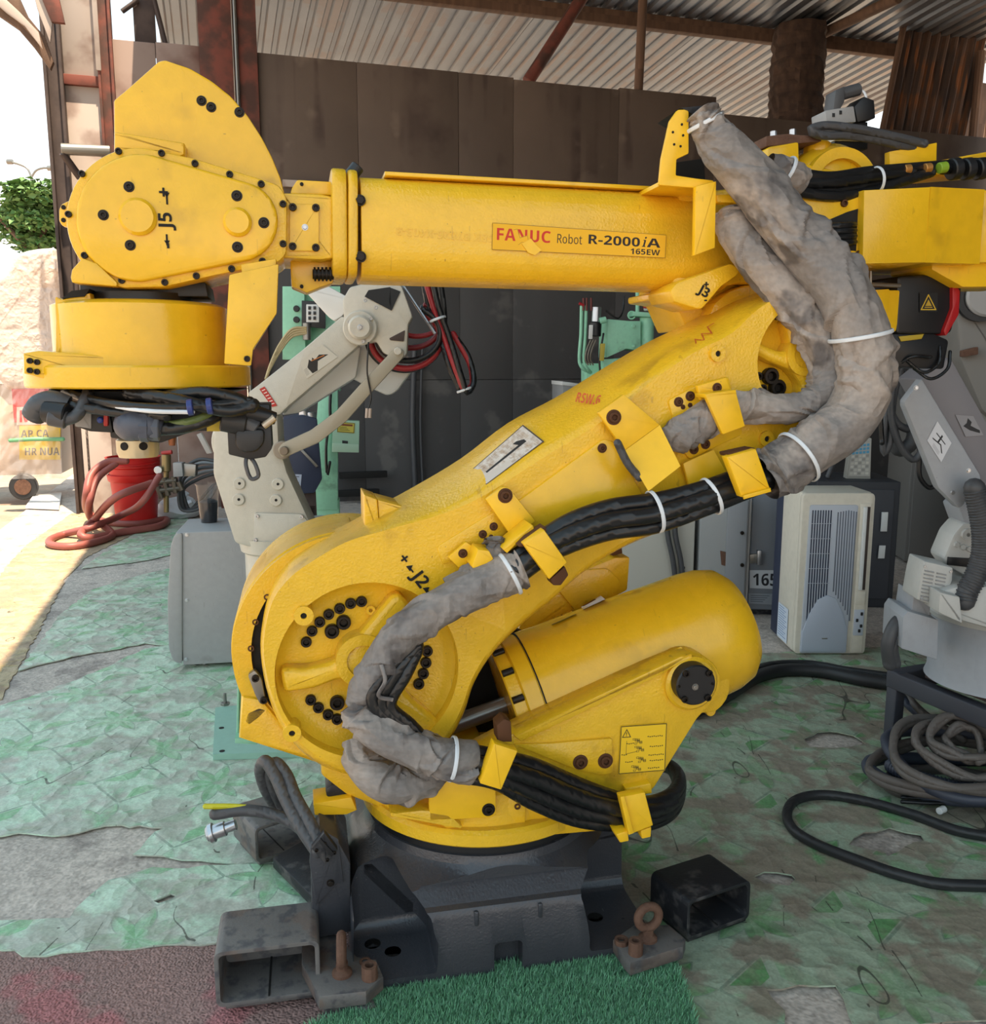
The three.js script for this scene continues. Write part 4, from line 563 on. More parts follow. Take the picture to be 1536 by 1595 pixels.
  cab([[140, 600, 0.1], [132, 625, 0.18], [118, 648, 0.2], [98, 655, 0.2]], 0.011, M.hoseGrey);
  cab([[150, 610, 0.12], [95, 600, 0.14], [84, 612, 0.16], [100, 628, 0.18], [170, 640, 0.2], [260, 648, 0.22]], 0.0095);
  cab([[90, 604, 0.1], [140, 622, 0.18], [220, 634, 0.24], [300, 634, 0.24], [390, 624, 0.22]], 0.008);
  cab([[110, 606, 0.1], [160, 628, 0.2], [230, 640, 0.25], [300, 642, 0.25]], 0.004, M.tie);
  cab([[260, 618, 0.2], [320, 612, 0.22], [370, 622, 0.22], [392, 634, 0.22]], 0.012);
  cab([[200, 612, 0.18], [280, 624, 0.23], [360, 640, 0.23], [395, 630, 0.22]], 0.012);
  cab([[250, 668, 0.2], [290, 664, 0.21], [330, 650, 0.2], [360, 625, 0.15]], 0.013);
  cab([[255, 662, 0.2], [300, 655, 0.22], [335, 640, 0.2], [350, 620, 0.15]], 0.007, std(0x5a6b3c, 0.5));
  part(pk, 'connector_elbow', [tubeG(R.T([[52, 648, 0.17], [62, 632, 0.18], [82, 626, 0.18], [106, 634, 0.18]]), 0.021, 24, 16)], M.hoseGrey, { crease: 1 });
  part(pk, 'connector_elbow', [rod(R.v(70, 640, 0.19), R.v(106, 646, 0.2), 0.021, 18)], M.black);
  part(pk, 'cable_gland', [rod(R.v(76, 648, 0.2), R.v(104, 654, 0.2), 0.017, 18)], M.hoseGrey);
  const elb = part(pk, 'connector_elbow', [hoseG(R.T([[203, 663, 0.17], [203, 662, 0.19], [210, 661, 0.2], [232, 662, 0.2]]), 0.029, 30, 18)], std(0x4a4f5c, 0.55), { crease: 1, label: 'blue-grey elbow connector' });
  part(elb, 'collar_nut', rod(R.v(218, 662, 0.2), R.v(234, 663, 0.2), 0.031, 8), std(0x4a4f5c, 0.5)); part(elb, 'collar_nut', rod(R.v(235, 663, 0.2), R.v(250, 664, 0.2), 0.028, 8), std(0x555b66, 0.5));
  const bx = plate(R, pk, 'junction_box', M.black, [[116, 630], [168, 632], [176, 674], [140, 672], [116, 664]], 0.06, 0.14, { r: 2 });
  plate(R, bx, 'red_button', std(0xb0221c, 0.4), [[161, 637], [168, 637], [168, 664], [161, 664]], 0.14, 0.152, { r: 3 }); part(bx, 'blue_button', disc(R.q(157, 654, 0.14), 4 * K(), 0.14, 0.148, 20), std(0x24408c, 0.4));
  plate(R, pk, 'type_plate', M.greyPaint, [[117, 632], [142, 634], [142, 668], [117, 664]], 0.13, 0.143, { r: 1 });
  plate(R, pk, 'tool_block', M.black, [[168, 634], [420, 630], [420, 668], [300, 672], [250, 690], [172, 682]], 0.0, 0.13, { r: 3 });
  const su = R.q(212, 695, 0.1)[0], ys = (p) => R.q(212, p, 0.1)[1], rS = 28 * K(0.1);
  const sc = part(pk, 'sensor_cap', lv([[0, ys(713)], [rS * 0.9, ys(713)], [rS, ys(705)], [rS, ys(686)], [rS * 0.9, ys(684)], [0, ys(684)]], su, 0.08, 40), std(0xc9bd9e, 0.4, 0.4), { label: 'pale metal sensor cap' });
  for (const x of [198, 224]) part(sc, 'cap_hole', disc([0, 0], 0.008, -0.006, 0.002, 18, 0).rotateY(Math.asin((x - 212) / 30)).translate(su + Math.sin(Math.asin((x - 212) / 30)) * rS, ys(694), 0.08 + Math.cos(Math.asin((x - 212) / 30)) * rS), M.darkgap);
  part(pk, 'nozzle', rod(R.v(268, 672, 0.12), R.v(268, 694, 0.12), 0.009, 14, 0.006), std(0x8a5a40, 0.5, 0.6));
  plate(R, pk, 'mounting_lug', std(0xc8b23a, 0.5), [[322, 660], [343, 656], [343, 672], [322, 672]], 0.12, 0.14);
  part(pk, 'cable_sheath', rod(R.v(345, 652, 0.18), R.v(385, 660, 0.18), 0.024, 20), M.rubber);
  part(pk, 'connector', rod(R.v(380, 655, 0.18), R.v(400, 668, 0.18), 0.019, 18), M.hoseGrey);
  part(pk, 'connector', rod(R.v(384, 642, 0.18), R.v(430, 652, 0.18), 0.02, 18, 0.012), M.black);
  part(pk, 'hose_barb', rod(R.v(410, 664, 0.19), R.v(428, 650, 0.19), 0.007, 14), std(0xbcae9a, 0.4, 0.6));
  for (const [x, y2] of [[292, 635], [322, 633]]) part(pk, 'hose_fitting', rod(R.v(x, y2, 0.25), R.v(x + 9, y2 - 1, 0.25), 0.015, 18), std(0x2b3a78, 0.4));
  plate(R, pk, 'square_plug', M.black, [[354, 668], [422, 662], [424, 698], [414, 712], [390, 716], [356, 708]], 0.1, 0.18, { r: 3 });
  plate(R, pk, 'square_plug', M.rubber, [[366, 670], [412, 668], [412, 690], [400, 704], [380, 706], [366, 696]], 0.18, 0.2, { r: 8, bev: 0.008 });
  cab([[385, 706, 0.17], [383, 724, 0.18], [392, 746, 0.18], [402, 742, 0.18], [398, 724, 0.18], [390, 712, 0.17]], 0.004, M.hoseGrey, 'wire_loop');
}
// --- elbow casting, upper gear unit and the arm's rear end
{
  const el = part(robot, 'elbow_casting', [ext(R.L([[1020, 455], [1044, 452], [1056, 439], [1140, 408], [1220, 400], [1300, 420], [1360, 450], [1370, 560], [1290, 640], [1200, 600], [1120, 500], [1070, 516], [1050, 470], [1020, 466]], 0.02, 4), -0.16, 0.02, { bev: 0.012 }), ext(R.L([[1060, 300], [1160, 290], [1340, 300], [1350, 405], [1300, 450], [1160, 440], [1080, 456], [1050, 460]], 0.1, 6), -0.12, 0.09, { bev: 0.01 })], M.cast);
  const dial = plate(R, el, 'axis_dial', M.cast, [[1044, 453], [1055, 440], [1139, 410], [1154, 418], [1150, 428], [1124, 446], [1094, 481], [1086, 481], [1050, 470]], 0.02, 0.15, { r: 4, bev: 0.004 });
  part(dial, 'cast_lettering', letters('J3', 0.02).rotateZ(-0.5).translate(...R.q(1095, 455, 0.1504)), M.darkgap, { crease: 0 });
  part(dial, 'cast_lettering', letters('+', 0.016).translate(...R.q(1100, 443, 0.1504)), M.darkgap, { crease: 0 }); part(dial, 'cast_lettering', letters('-', 0.016).translate(...R.q(1099, 468, 0.1504)), M.darkgap, { crease: 0 });
  part(el, 'axis_rim', ext(R.L([[1110, 500], [1124, 470], [1146, 452], [1172, 442], [1200, 440], [1200, 470], [1160, 480], [1130, 510]], 0.1, 4), 0.0, 0.07, { bev: 0.005 }), M.cast);
  // cable bracket of folded sheet over the forearm
  const zb = part(robot, 'cable_bracket', [ext(R.L([[1027, 288], [1031, 247], [1044, 188], [1056, 171], [1073, 170], [1073, 239], [1054, 248], [1053, 273], [1085, 278], [1112, 281], [1112, 294], [1084, 293]], 0.2, 2), 0.19, 0.2, { bev: 0.0015 })], M.bracket, { label: 'folded yellow sheet bracket' });
  plate(R, zb, 'bracket_leg', M.bracket, [[1084, 290], [1116, 282], [1114, 386], [1082, 398]], 0.2, 0.215, { r: 1 });
  part(zb, 'bracket_shelf', [ext(R.L([[1030, 288], [1112, 293], [1112, 285], [1031, 281]], 0.19), 0.02, 0.19, { bev: 0.001 })], M.bracket); part(zb, 'bracket_hollow_shade', ext(R.L([[1053, 248], [1110, 240], [1112, 290], [1054, 284]], 0.1), 0.03, 0.06, { bev: 0.001 }), M.darkgap);  // the dark sheet here paints the shade of the hollow under the bracket
  part(zb, 'bracket_flange', ext(R.L([[1054, 172], [1112, 166], [1114, 172], [1072, 182]], 0.18), 0.08, 0.2, { bev: 0.001 }), M.blackSteel);
  for (const [x, y] of [[1048, 206], [1062, 194], [1064, 211], [1050, 225], [1060, 228]]) part(zb, 'hole', disc(R.q(x, y, 0.2), 1.6 * K(), 0.195, 0.2015, 10, 0), M.darkgap);
  plate(R, zb, 'bracket_tab', M.bracket, [[1116, 303], [1150, 302], [1150, 322], [1144, 316], [1118, 315]], 0.16, 0.19, { r: 2 });
  // upper gear unit
  const up = plate(R, robot, 'upper_gear_unit', M.yellow, [[1196, 232], [1200, 228], [1245, 220], [1246, 252], [1290, 262], [1360, 280], [1360, 310], [1196, 310]], -0.1, 0.06, { r: 4, bev: 0.006 });
  const dc = R.q(1296, 300, 0.02); part(up, 'gear_dome', disc(dc, 72 * K(0.02), -0.12, 0.05, 48, 0.03), M.yellow, { crease: 0.8 }); part(up, 'dome_rim', ringw(dc, 44 * K(), 60 * K(), 0.04, 0.062, 48), M.yellow);
  part(up, 'dome_boss', rod(R.v(1270, 262, 0), R.v(1274, 222, 0), 0.03, 24), M.yellow);
  plate(R, up, 'top_plate', M.rust, [[1194, 212], [1228, 208], [1244, 210], [1280, 212], [1280, 220], [1194, 228]], -0.06, 0.05, { r: 1 });
  for (const p of [[1205, 204], [1235, 201]]) part(up, 'plate_bolt', rod(R.v(p[0], p[1] + 14, 0.03), R.v(p[0], p[1], 0.03), 0.007, 6), M.zinc);
  const lf = plate(R, robot, 'cable_shelf', M.bracket, [[1386, 236], [1460, 222], [1459, 252], [1400, 258], [1386, 258]], 0.02, 0.04, { r: 1 });
  plate(R, lf, 'shelf_edge', M.bracket, [[1452, 252], [1540, 236], [1590, 232], [1590, 262], [1460, 272]], -0.1, 0.02, { r: 1 });
  // rear box with a slanted end
  const wa = 0.17, a1 = R.L([[1346, 296], [1450, 291], [1442, 409], [1344, 411]], wa);
  const rb = part(robot, 'rear_housing', ext(a1, -0.12, wa, { bev: 0.003 }), M.yellow);
  const pA = R.v(1450, 291, wa), pB = R.v(1441, 409, wa), pC = R.v(1534, 295, 0.13), pD = R.v(1526, 411, 0.13);
  part(rb, 'slanted_side', loft([[pA, pC, pD, pB].map((p) => [p.x, p.y, p.z]), [pA, pC, pD, pB].map((p) => [p.x, p.y, -0.12])]), M.yellow);
  plate(R, rb, 'end_cover', M.yellow, [[1532, 296], [1600, 298], [1600, 408], [1526, 409]], -0.1, 0.12, { r: 1 });
  plate(R, rb, 'under_rail', M.bracket, [[1452, 408], [1600, 402], [1600, 446], [1500, 447], [1452, 420]], -0.05, 0.1, { r: 1 });
  const pn = plate(R, robot, 'rear_panel', M.yellow, [[1234, 306], [1347, 302], [1345, 411], [1322, 404], [1290, 392], [1240, 360]], 0.08, 0.15, { r: 1 });
  plate(R, pn, 'cable_opening', M.darkgap, [[1285, 345], [1320, 330], [1337, 325], [1334, 391], [1300, 388]], 0.15, 0.1515);
  bolts(R, pn, [[1314, 317], [1344, 318], [1337, 396]], 0.15, 5, M.rustbolt);
  for (let i = 0; i < 4; i++) part(pn, 'cable', hoseG(R.T([[1270, 354 + i * 9, 0.16], [1300, 352 + i * 9, 0.17], [1326, 350 + i * 9, 0.165], [1332, 350 + i * 9, 0.14]]), 0.007, 20, 8), M.hose, { crease: 1.2 });
  // black motor below, with its warning triangle
  const mo = plate(R, robot, 'elbow_motor', M.black, [[1398, 430], [1500, 425], [1498, 470], [1482, 520], [1396, 520]], -0.1, 0.06, { r: 6, bev: 0.008, label: 'black motor with a yellow warning triangle' });
  plate(R, mo, 'red_cap', std(0xa81b1e, 0.45), [[1484, 440], [1496, 452], [1494, 490], [1474, 524], [1470, 516], [1484, 480]], 0.0, 0.07, { r: 3 });
  sticker(R, mo, 'warning_triangle', [[1432, 456], [1460, 456], [1460, 486], [1432, 486]], 0.062, printMat(128, 128, (x, w, h) => { x.fillStyle = '#141414'; x.fillRect(0, 0, w, h); x.strokeStyle = '#d8b028'; x.lineWidth = 7; x.lineJoin = 'round'; x.beginPath(); x.moveTo(64, 14); x.lineTo(116, 112); x.lineTo(12, 112); x.closePath(); x.stroke(); x.fillStyle = '#b8952a'; x.beginPath(); x.moveTo(64, 44); x.lineTo(88, 88); x.lineTo(40, 88); x.fill(); x.fillRect(36, 94, 56, 6); }));
  plate(R, robot, 'motor_guard', M.yellow, [[1354, 452], [1386, 450], [1384, 480], [1376, 490], [1366, 500], [1356, 490]], 0.06, 0.08, { r: 2 });
  plate(R, robot, 'motor_guard', M.yellow, [[1360, 452], [1402, 452], [1398, 505], [1396, 516], [1376, 522], [1360, 510]], 0.0, 0.06, { r: 3 });
  part(robot, 'support_bar', rod(R.v(1346, 443, 0.06), R.v(1402, 445, 0.06), 0.005, 10), M.steel); part(robot, 'support_bar', rod(R.v(1356, 422, 0.06), R.v(1356, 443, 0.06), 0.004, 10), M.steel);
  plate(R, mo, 'motor_connector', M.black, [[1386, 520], [1450, 518], [1478, 530], [1470, 575], [1400, 572], [1384, 545]], -0.05, 0.05, { r: 5 });
  plate(R, mo, 'connector_label', std(0xb69a28, 0.6), [[1400, 524], [1440, 520], [1436, 528], [1404, 532]], 0.05, 0.053);
  for (const l of [[[1410, 560, 0.05], [1440, 580, 0.06], [1462, 566, 0.06], [1464, 540, 0.05]], [[1424, 574, 0.05], [1450, 590, 0.06], [1476, 574, 0.06], [1480, 548, 0.05]], [[1396, 570, 0.04], [1420, 556, 0.06], [1450, 556, 0.06]]]) part(mo, 'motor_lead', hoseG(R.T(l), 0.004, 24, 8), M.hose, { crease: 1.2 });
  // valve unit standing on the gear unit
  const vl = plate(R, robot, 'solenoid_valve', M.greyPaint, [[1286, 172], [1330, 165], [1334, 190], [1288, 193]], -0.06, 0.0, { r: 2, label: 'grey solenoid valve' });
  plate(R, vl, 'valve_body', M.black, [[1331, 166], [1346, 150], [1362, 156], [1364, 184], [1336, 190]], -0.06, -0.005, { r: 2 });
  plate(R, vl, 'valve_body', M.hoseGrey, [[1302, 140], [1316, 134], [1316, 158], [1308, 172], [1298, 174]], -0.05, -0.008, { r: 2 });
  part(vl, 'valve_coil', rod(R.v(1310, 147, -0.03), R.v(1338, 139, -0.03), 0.014, 20), M.hoseGrey);
  plate(R, vl, 'slot', M.black, [[1297, 176], [1301, 176], [1301, 182], [1297, 182]], 0, 0.002); plate(R, vl, 'slot', M.black, [[1308, 172], [1312, 172], [1312, 178], [1308, 178]], 0, 0.002);
  plate(R, vl, 'valve_foot', M.white, [[1302, 206], [1350, 208], [1350, 219], [1302, 218]], -0.06, -0.01, { r: 1 }); plate(R, vl, 'valve_riser', M.black, [[1300, 190], [1352, 190], [1352, 232], [1300, 236]], -0.07, -0.02);
  part(vl, 'valve_lead', hoseG(R.T([[1336, 138, -0.03], [1346, 144, -0.02], [1350, 156, -0.02]]), 0.003, 12, 6), M.tie, { crease: 1.2 });
  const H2 = (l, r, n = 'hose') => part(robot, n, hoseG(R.T(l), r, l.length * 10, 12), M.hose, { crease: 1.2 });
  part(robot, 'hose', hoseG(R.T([[1440, 224, 0.04], [1390, 212, 0.05], [1330, 200, 0.06], [1280, 196, 0.06], [1262, 203, 0.06], [1276, 210, 0.06], [1330, 212, 0.05], [1400, 226, 0.04], [1425, 232, 0.03]]), 0.0095, 90, 12), M.hoseGrey, { crease: 1.2 });
  H2([[1232, 268, 0.16], [1290, 276, 0.15], [1350, 268, 0.13], [1420, 262, 0.11], [1520, 254, 0.08]], 0.012); H2([[1236, 284, 0.16], [1300, 284, 0.15], [1360, 276, 0.13], [1420, 268, 0.11]], 0.012);
  H2([[1238, 298, 0.16], [1300, 306, 0.15], [1360, 298, 0.13], [1400, 284, 0.12], [1450, 268, 0.11]], 0.012); H2([[1240, 292, 0.15], [1310, 296, 0.14], [1370, 284, 0.12], [1440, 266, 0.1]], 0.008);
  for (const [x, y] of [[1366, 276]]) part(robot, 'cable_tie', ringTie(R.v(x, y + 4, 0.14), V3(1, 0.15, 0), 0.026, 0.0022), M.tie);
  for (const [x, y] of [[1408, 264], [1440, 262]]) part(robot, 'hose_ferrule', rod(R.v(x, y, 0.12), R.v(x + 10, y - 1, 0.12), 0.01, 14), std(0xc08a4a, 0.4, 0.6));
  part(robot, 'hose_ferrule', rod(R.v(1462, 262, 0.12), R.v(1474, 260, 0.12), 0.012, 14), std(0x7fa02a, 0.5));
  for (const x of [1486, 1506, 1526]) part(robot, 'hose_clamp', rod(R.v(x - 6, 264, 0.1), R.v(x + 7, 262, 0.1), 0.024, 20), M.black);
  H2([[1470, 262, 0.1], [1540, 254, 0.06], [1600, 250, 0.03]], 0.014);
}
function ringTie(c, dir, r, t, sq = 1) { return new THREE.TorusGeometry(r, t, 8, 36).scale(1, sq, 1.6).applyQuaternion(new THREE.Quaternion().setFromUnitVectors(V3(0, 0, 1), dir.clone().normalize())).translate(c.x, c.y, c.z); }
// --- dress pack: fabric sleeves, hoses, clamps
function sleeve(name, list, { wr = 0.1, s = 1, n: n_ = 150, flat = 1, seam = 0, label } = {}) { // list of [px, py, w, radius in photo pixels]
  const curve = new THREE.CatmullRomCurve3(list.map((p) => R.v(p[0], p[1], p[2])), false, 'centripetal'), len = curve.getLength(), rad = 72, n = Math.round(n_ * 1.5), fr = curve.computeFrenetFrames(n, false), pos = [], idx = [], uv = [];
  const rk = list.map((p) => p[3] * R.k(p[0], p[1], p[2])), rm = rk.reduce((a, b) => a + b) / rk.length, S0 = seed; seed = s * 7919 + 13;
  const folds = Array.from({ length: Math.round(len / rm * 5) }, () => ({ z: rr(0, len), a: rr(0, 6.28), d: rr(-1.1, 1.1) + (rand() < 0.35 ? 1.57 : 0), l: rm * rr(0.5, 1.5), h: rm * wr * rr(0.4, 1.5), s: rm * rr(0.07, 0.2) })); seed = S0;
  for (let i = 0; i <= n; i++) {
    const t = i / n, zl = t * len, near = folds.filter((f) => Math.abs(f.z - zl) < f.l * 2.2), x = t * (rk.length - 1), j = Math.min(rk.length - 2, Math.floor(x)), r0 = lerp(rk[j], rk[j + 1], sst(0, 1, x - j)), c = curve.getPoint(t), z = t * len / 0.1;
    for (let k = 0; k <= rad; k++) {
      const a = k / rad * Math.PI * 2, per = 64, ca = k % rad / rad;
      const f1 = vn(z * 0.8, ca * 3, per, s, 3) - 0.5, f5 = vn(z * 2.4, ca * 8, per, s + 2, 8) - 0.5;
      let r = r0 * (1 + wr * (0.9 * f1 + 0.3 * f5));
      for (const f of near) { let da = a - f.a; da -= Math.round(da / 6.2832) * 6.2832; const X = zl - f.z, Y = da * r0, al = X * Math.cos(f.d) + Y * Math.sin(f.d), pe = -X * Math.sin(f.d) + Y * Math.cos(f.d) + 0.25 * al * al / f.l, w = Math.exp(-al * al / (f.l * f.l)); if (w > 0.02) r += f.h * w * (1.1 * Math.exp(-Math.pow((pe - f.s * 1.3) / (f.s * 1.6), 2)) - 1.3 * Math.exp(-Math.abs(pe) / f.s)); }
      if (seam) r += r0 * 0.15 * Math.exp(-Math.pow((Math.abs(a - seam)) / 0.09, 2));
      const p = c.clone().addScaledVector(fr.normals[i], Math.cos(a) * r).addScaledVector(fr.binormals[i], Math.sin(a) * r * flat);
      pos.push(p.x, p.y, p.z); uv.push(t * len, a * r0);
      if (i < n && k < rad) { const q = i * (rad + 1) + k; idx.push(q, q + 1, q + rad + 1, q + 1, q + rad + 2, q + rad + 1); }
    }
  }
  const g = new THREE.BufferGeometry(); g.setAttribute('position', new THREE.Float32BufferAttribute(pos, 3)); g.setAttribute('uv', new THREE.Float32BufferAttribute(uv, 2)); g.setIndex(idx); g.computeVertexNormals();
  return part(robot, name, g, M.fabricD, { uv: 'keep', crease: 0.9, label });
}
M.fabricD = M.fabric.clone(); M.fabricD.side = THREE.DoubleSide;
const strap = (parent, px, py, w, dx, dy, rpx, sq = 1) => part(parent, 'cable_tie', ringTie(R.v(px, py, w), V3(dx, -dy, 0), rpx * R.k(px, py, w), 0.0026, sq), M.tie);
{
  const A = sleeve('fabric_sleeve', [[1092, 178, 0.2, 22], [1105, 200, 0.21, 27], [1135, 240, 0.22, 33], [1178, 290, 0.24, 35], [1222, 345, 0.26, 36], [1268, 400, 0.28, 37], [1312, 455, 0.31, 37], [1338, 515, 0.33, 37], [1348, 570, 0.34, 38], [1338, 625, 0.34, 40], [1305, 670, 0.34, 40], [1260, 702, 0.33, 37], [1215, 730, 0.32, 36], [1190, 745, 0.32, 34]], { s: 3, wr: 0.15, n: 220, label: 'long grey fabric sleeve' });
  strap(A, 1340, 523, 0.33, 0.2, 1, 42); strap(A, 1244, 712, 0.33, -0.75, 0.5, 40); strap(A, 1098, 192, 0.205, 0.5, 1, 27);
  const Bs = sleeve('fabric_sleeve', [[1136, 328, 0.17, 19], [1142, 350, 0.18, 26], [1165, 388, 0.2, 28], [1198, 428, 0.22, 29], [1236, 472, 0.24, 29], [1268, 515, 0.26, 28], [1288, 560, 0.27, 27], [1288, 600, 0.28, 25], [1258, 628, 0.28, 21], [1215, 637, 0.28, 22], [1165, 634, 0.27, 22], [1130, 640, 0.27, 24], [1090, 660, 0.27, 26], [1062, 676, 0.265, 25], [1036, 688, 0.25, 18]], { s: 11, wr: 0.15, n: 220, seam: 2.4, label: 'shorter grey fabric sleeve looping to the arm' });
  const C = sleeve('fabric_sleeve', [[812, 886, 0.33, 30], [785, 898, 0.33, 31], [745, 915, 0.33, 31], [700, 938, 0.33, 30], [655, 965, 0.33, 29], [618, 998, 0.32, 29], [592, 1035, 0.31, 28], [570, 1072, 0.3, 27], [556, 1098, 0.29, 20]], { s: 21, wr: 0.1, label: 'torn grey fabric sleeve over the hub' });
  strap(C, 795, 894, 0.33, 0.9, -0.45, 33, 1);
  sleeve('fabric_sleeve', [[770, 838, 0.29, 14], [772, 862, 0.29, 18], [745, 895, 0.28, 22], [700, 920, 0.28, 20]], { s: 24, wr: 0.2, n: 60 });
  const D = sleeve('fabric_sleeve', [[546, 1098, 0.3, 20], [562, 1120, 0.31, 27], [590, 1142, 0.33, 28], [625, 1160, 0.34, 28], [665, 1174, 0.345, 29], [700, 1182, 0.345, 31], [735, 1187, 0.34, 33]], { s: 31, wr: 0.17 });
  strap(D, 704, 1182, 0.345, 1, 0.2, 33);
  sleeve('fabric_sleeve', [[552, 1150, 0.24, 18], [562, 1185, 0.26, 26], [590, 1212, 0.28, 30], [625, 1222, 0.28, 30], [660, 1216, 0.27, 26], [690, 1200, 0.25, 20]], { s: 41, wr: 0.2, n: 110 });
  const Cf = sleeve('fabric_cuff', [[1196, 256, 0.17, 16], [1212, 264, 0.17, 21], [1232, 276, 0.165, 23], [1246, 284, 0.16, 21]], { s: 51, wr: 0.12, n: 40 }); strap(Cf, 1222, 270, 0.168, 1, 0.5, 24);
  part(robot, 'sleeve_flap', [tubeG(R.T([[594, 1035, 0.35], [600, 1060, 0.36], [590, 1084, 0.35], [612, 1090, 0.35]]), 0.004, 30, 8)], M.fabricD, { crease: 1 });
  const Hh = (l, r) => part(robot, 'hose', hoseG(R.T(l), r, l.length * 10, 14), M.hose, { crease: 1.2 });
  // hoses seen in the tear
  for (const k of [0, 1, 2]) Hh([[650, 1000 + k * 6, 0.32], [600 + k * 16, 1050, 0.33], [580 + k * 14, 1090 + k * 4, 0.33], [620 + k * 10, 1130, 0.33], [690, 1160 + k * 12, 0.33]], 0.013);
  // upper bundle
  for (const [d, w, r] of [[-13, 0.33, 0.017], [4, 0.35, 0.017], [20, 0.33, 0.015], [-4, 0.3, 0.016], [12, 0.3, 0.016]]) Hh([[800, 884 + d, w], [850, 848 + d, w], [890, 826 + d * 1.15, w], [950, 806 + d * 1.2, w], [1020, 796 + d * 1.2, w], [1090, 776 + d, w], [1150, 754 + d * 0.9, w - 0.01], [1196, 738 + d * 0.8, w - 0.02]], r);
  for (const [x, y, dx, dy, r] of [[1020, 797, 1, -0.25, 33], [1108, 773, 1, -0.45, 30]]) part(robot, 'cable_tie', ringTie(R.v(x, y, 0.325), V3(dx, -dy, 0), r * K(0.32), 0.0026), M.tie);
  // lower bundle
  const low = [[-14, 0.34, 0.016, 0], [2, 0.36, 0.017, 4], [16, 0.35, 0.016, 16], [26, 0.33, 0.015, 26], [8, 0.32, 0.015, 8]];
  for (const [d, w, r, e] of low) Hh([[715, 1182 + d, w], [770, 1192 + d, w], [830, 1206 + d + e * 0.7, w - 0.02], [900, 1236 + d + e * 0.6, w - 0.04], [960, 1256 + d * 0.9 + e * 0.2, w - 0.05], [1010, 1262 + d * 0.8, w - 0.06], [1045, 1248 + d * 0.7, 0.24], [1058, 1220 + d * 0.4, 0.16], [1046, 1196, 0.08], [1015, 1190, 0.0]], r);
  
  // clamps and brackets
  const clampBox = (face, w0, w1, label) => plate(R, robot, 'clamp', M.bracket, face, w0, w1, { r: 2, bev: 0.003, label });
  const k1 = clampBox([[1132, 712], [1178, 699], [1201, 764], [1156, 775]], 0.36, 0.385), k2 = clampBox([[816, 848], [848, 825], [884, 876], [856, 903]], 0.362, 0.39), k3 = clampBox([[770, 1158], [807, 1170], [781, 1231], [748, 1221]], 0.37, 0.4), k4 = clampBox([[966, 1242], [1005, 1234], [1018, 1286], [980, 1301]], 0.325, 0.35);
  for (const [k, f] of [[k2, [[808, 852], [822, 838], [850, 820], [852, 828], [820, 852]]], [k3, [[774, 1130], [786, 1120], [796, 1124], [798, 1156], [776, 1156]]], [k2, [[858, 902], [880, 882], [886, 896], [874, 912], [862, 912]]], [k1, [[1134, 706], [1176, 697], [1178, 702], [1136, 712]]]]) plate(R, k, 'latch', M.rustbolt, f, 0.33, 0.37, { r: 2 });
  plate(R, k1, 'clamp_lip', M.bracket, [[1158, 772], [1201, 760], [1202, 766], [1160, 778]], 0.385, 0.392); plate(R, k4, 'clamp_lip', M.bracket, [[966, 1242], [973, 1240], [988, 1298], [980, 1301]], 0.35, 0.358);
  plate(R, k4, 'clamp_foot', M.bracket, [[960, 1300], [978, 1294], [980, 1310], [966, 1313]], 0.27, 0.34, { r: 2 }); plate(R, k4, 'clamp_foot', M.bracket, [[998, 1294], [1015, 1288], [1014, 1304], [1000, 1307]], 0.27, 0.34, { r: 2 });
  plate(R, k4, 'clamp_base', M.bracket, [[974, 1228], [1014, 1220], [1016, 1236], [978, 1240]], 0.2, 0.26, { r: 2 });
  const b1 = plate(R, robot, 'clamp_bracket', M.bracket, [[757, 778], [783, 758], [793, 760], [834, 812], [798, 838], [790, 826]], 0.255, 0.268, { r: 2 });
  bolts(R, b1, [[787, 772]], 0.268, 8, M.rustbolt, washerBolt);
  plate(R, b1, 'bracket_tab', M.bracket, [[784, 856], [800, 842], [830, 818], [834, 826], [806, 846], [790, 862]], 0.268, 0.34, { r: 1 });
  const b2 = plate(R, robot, 'clamp_bracket', M.bracket, [[698, 868], [726, 844], [732, 848], [745, 856], [736, 882], [714, 884]], 0.255, 0.265, { r: 2 });
  plate(R, b2, 'bracket_tab', M.bracket, [[745, 856], [762, 858], [769, 871], [741, 892], [735, 882]], 0.265, 0.33, { r: 1 }); bolts(R, b2, [[721, 862]], 0.265, 5, M.rustbolt, washerBolt);
  const b3 = plate(R, robot, 'clamp_bracket', M.bracket, [[932, 643], [972, 614], [1028, 662], [973, 702]], 0.255, 0.268, { r: 2 });
  part(b3, 'bracket_wing', loft([[[973, 702, 0.268], [1028, 662, 0.268], [1060, 726, 0.33], [1010, 765, 0.33]].map((p) => R.q(...p)), [[973, 704, 0.255], [1026, 664, 0.255], [1058, 726, 0.318], [1010, 763, 0.318]].map((p) => R.q(...p))]), M.bracket); bolts(R, b3, [[956, 650]], 0.268, 8, M.rustbolt, washerBolt);
  part(b3, 'cable_chain', hoseG(R.T([[962, 690, 0.3], [978, 722, 0.3], [996, 744, 0.3]]), 0.008, 20, 10), M.hoseGrey, { crease: 1.2 });
  const b4 = plate(R, robot, 'clamp_bracket', M.bracket, [[1086, 601], [1132, 588], [1138, 606], [1148, 612], [1100, 616], [1092, 624]], 0.265, 0.278, { r: 2 });
  plate(R, b4, 'bracket_tab', M.bracket, [[1099, 617], [1147, 611], [1161, 664], [1126, 677]], 0.31, 0.322, { r: 2 }); plate(R, b4, 'bracket_fold', M.bracket, [[1099, 614], [1147, 607], [1148, 614], [1100, 620]], 0.27, 0.322, { r: 1 }); bolts(R, b4, [[1117, 604]], 0.278, 5, M.rustbolt, washerBolt);
}
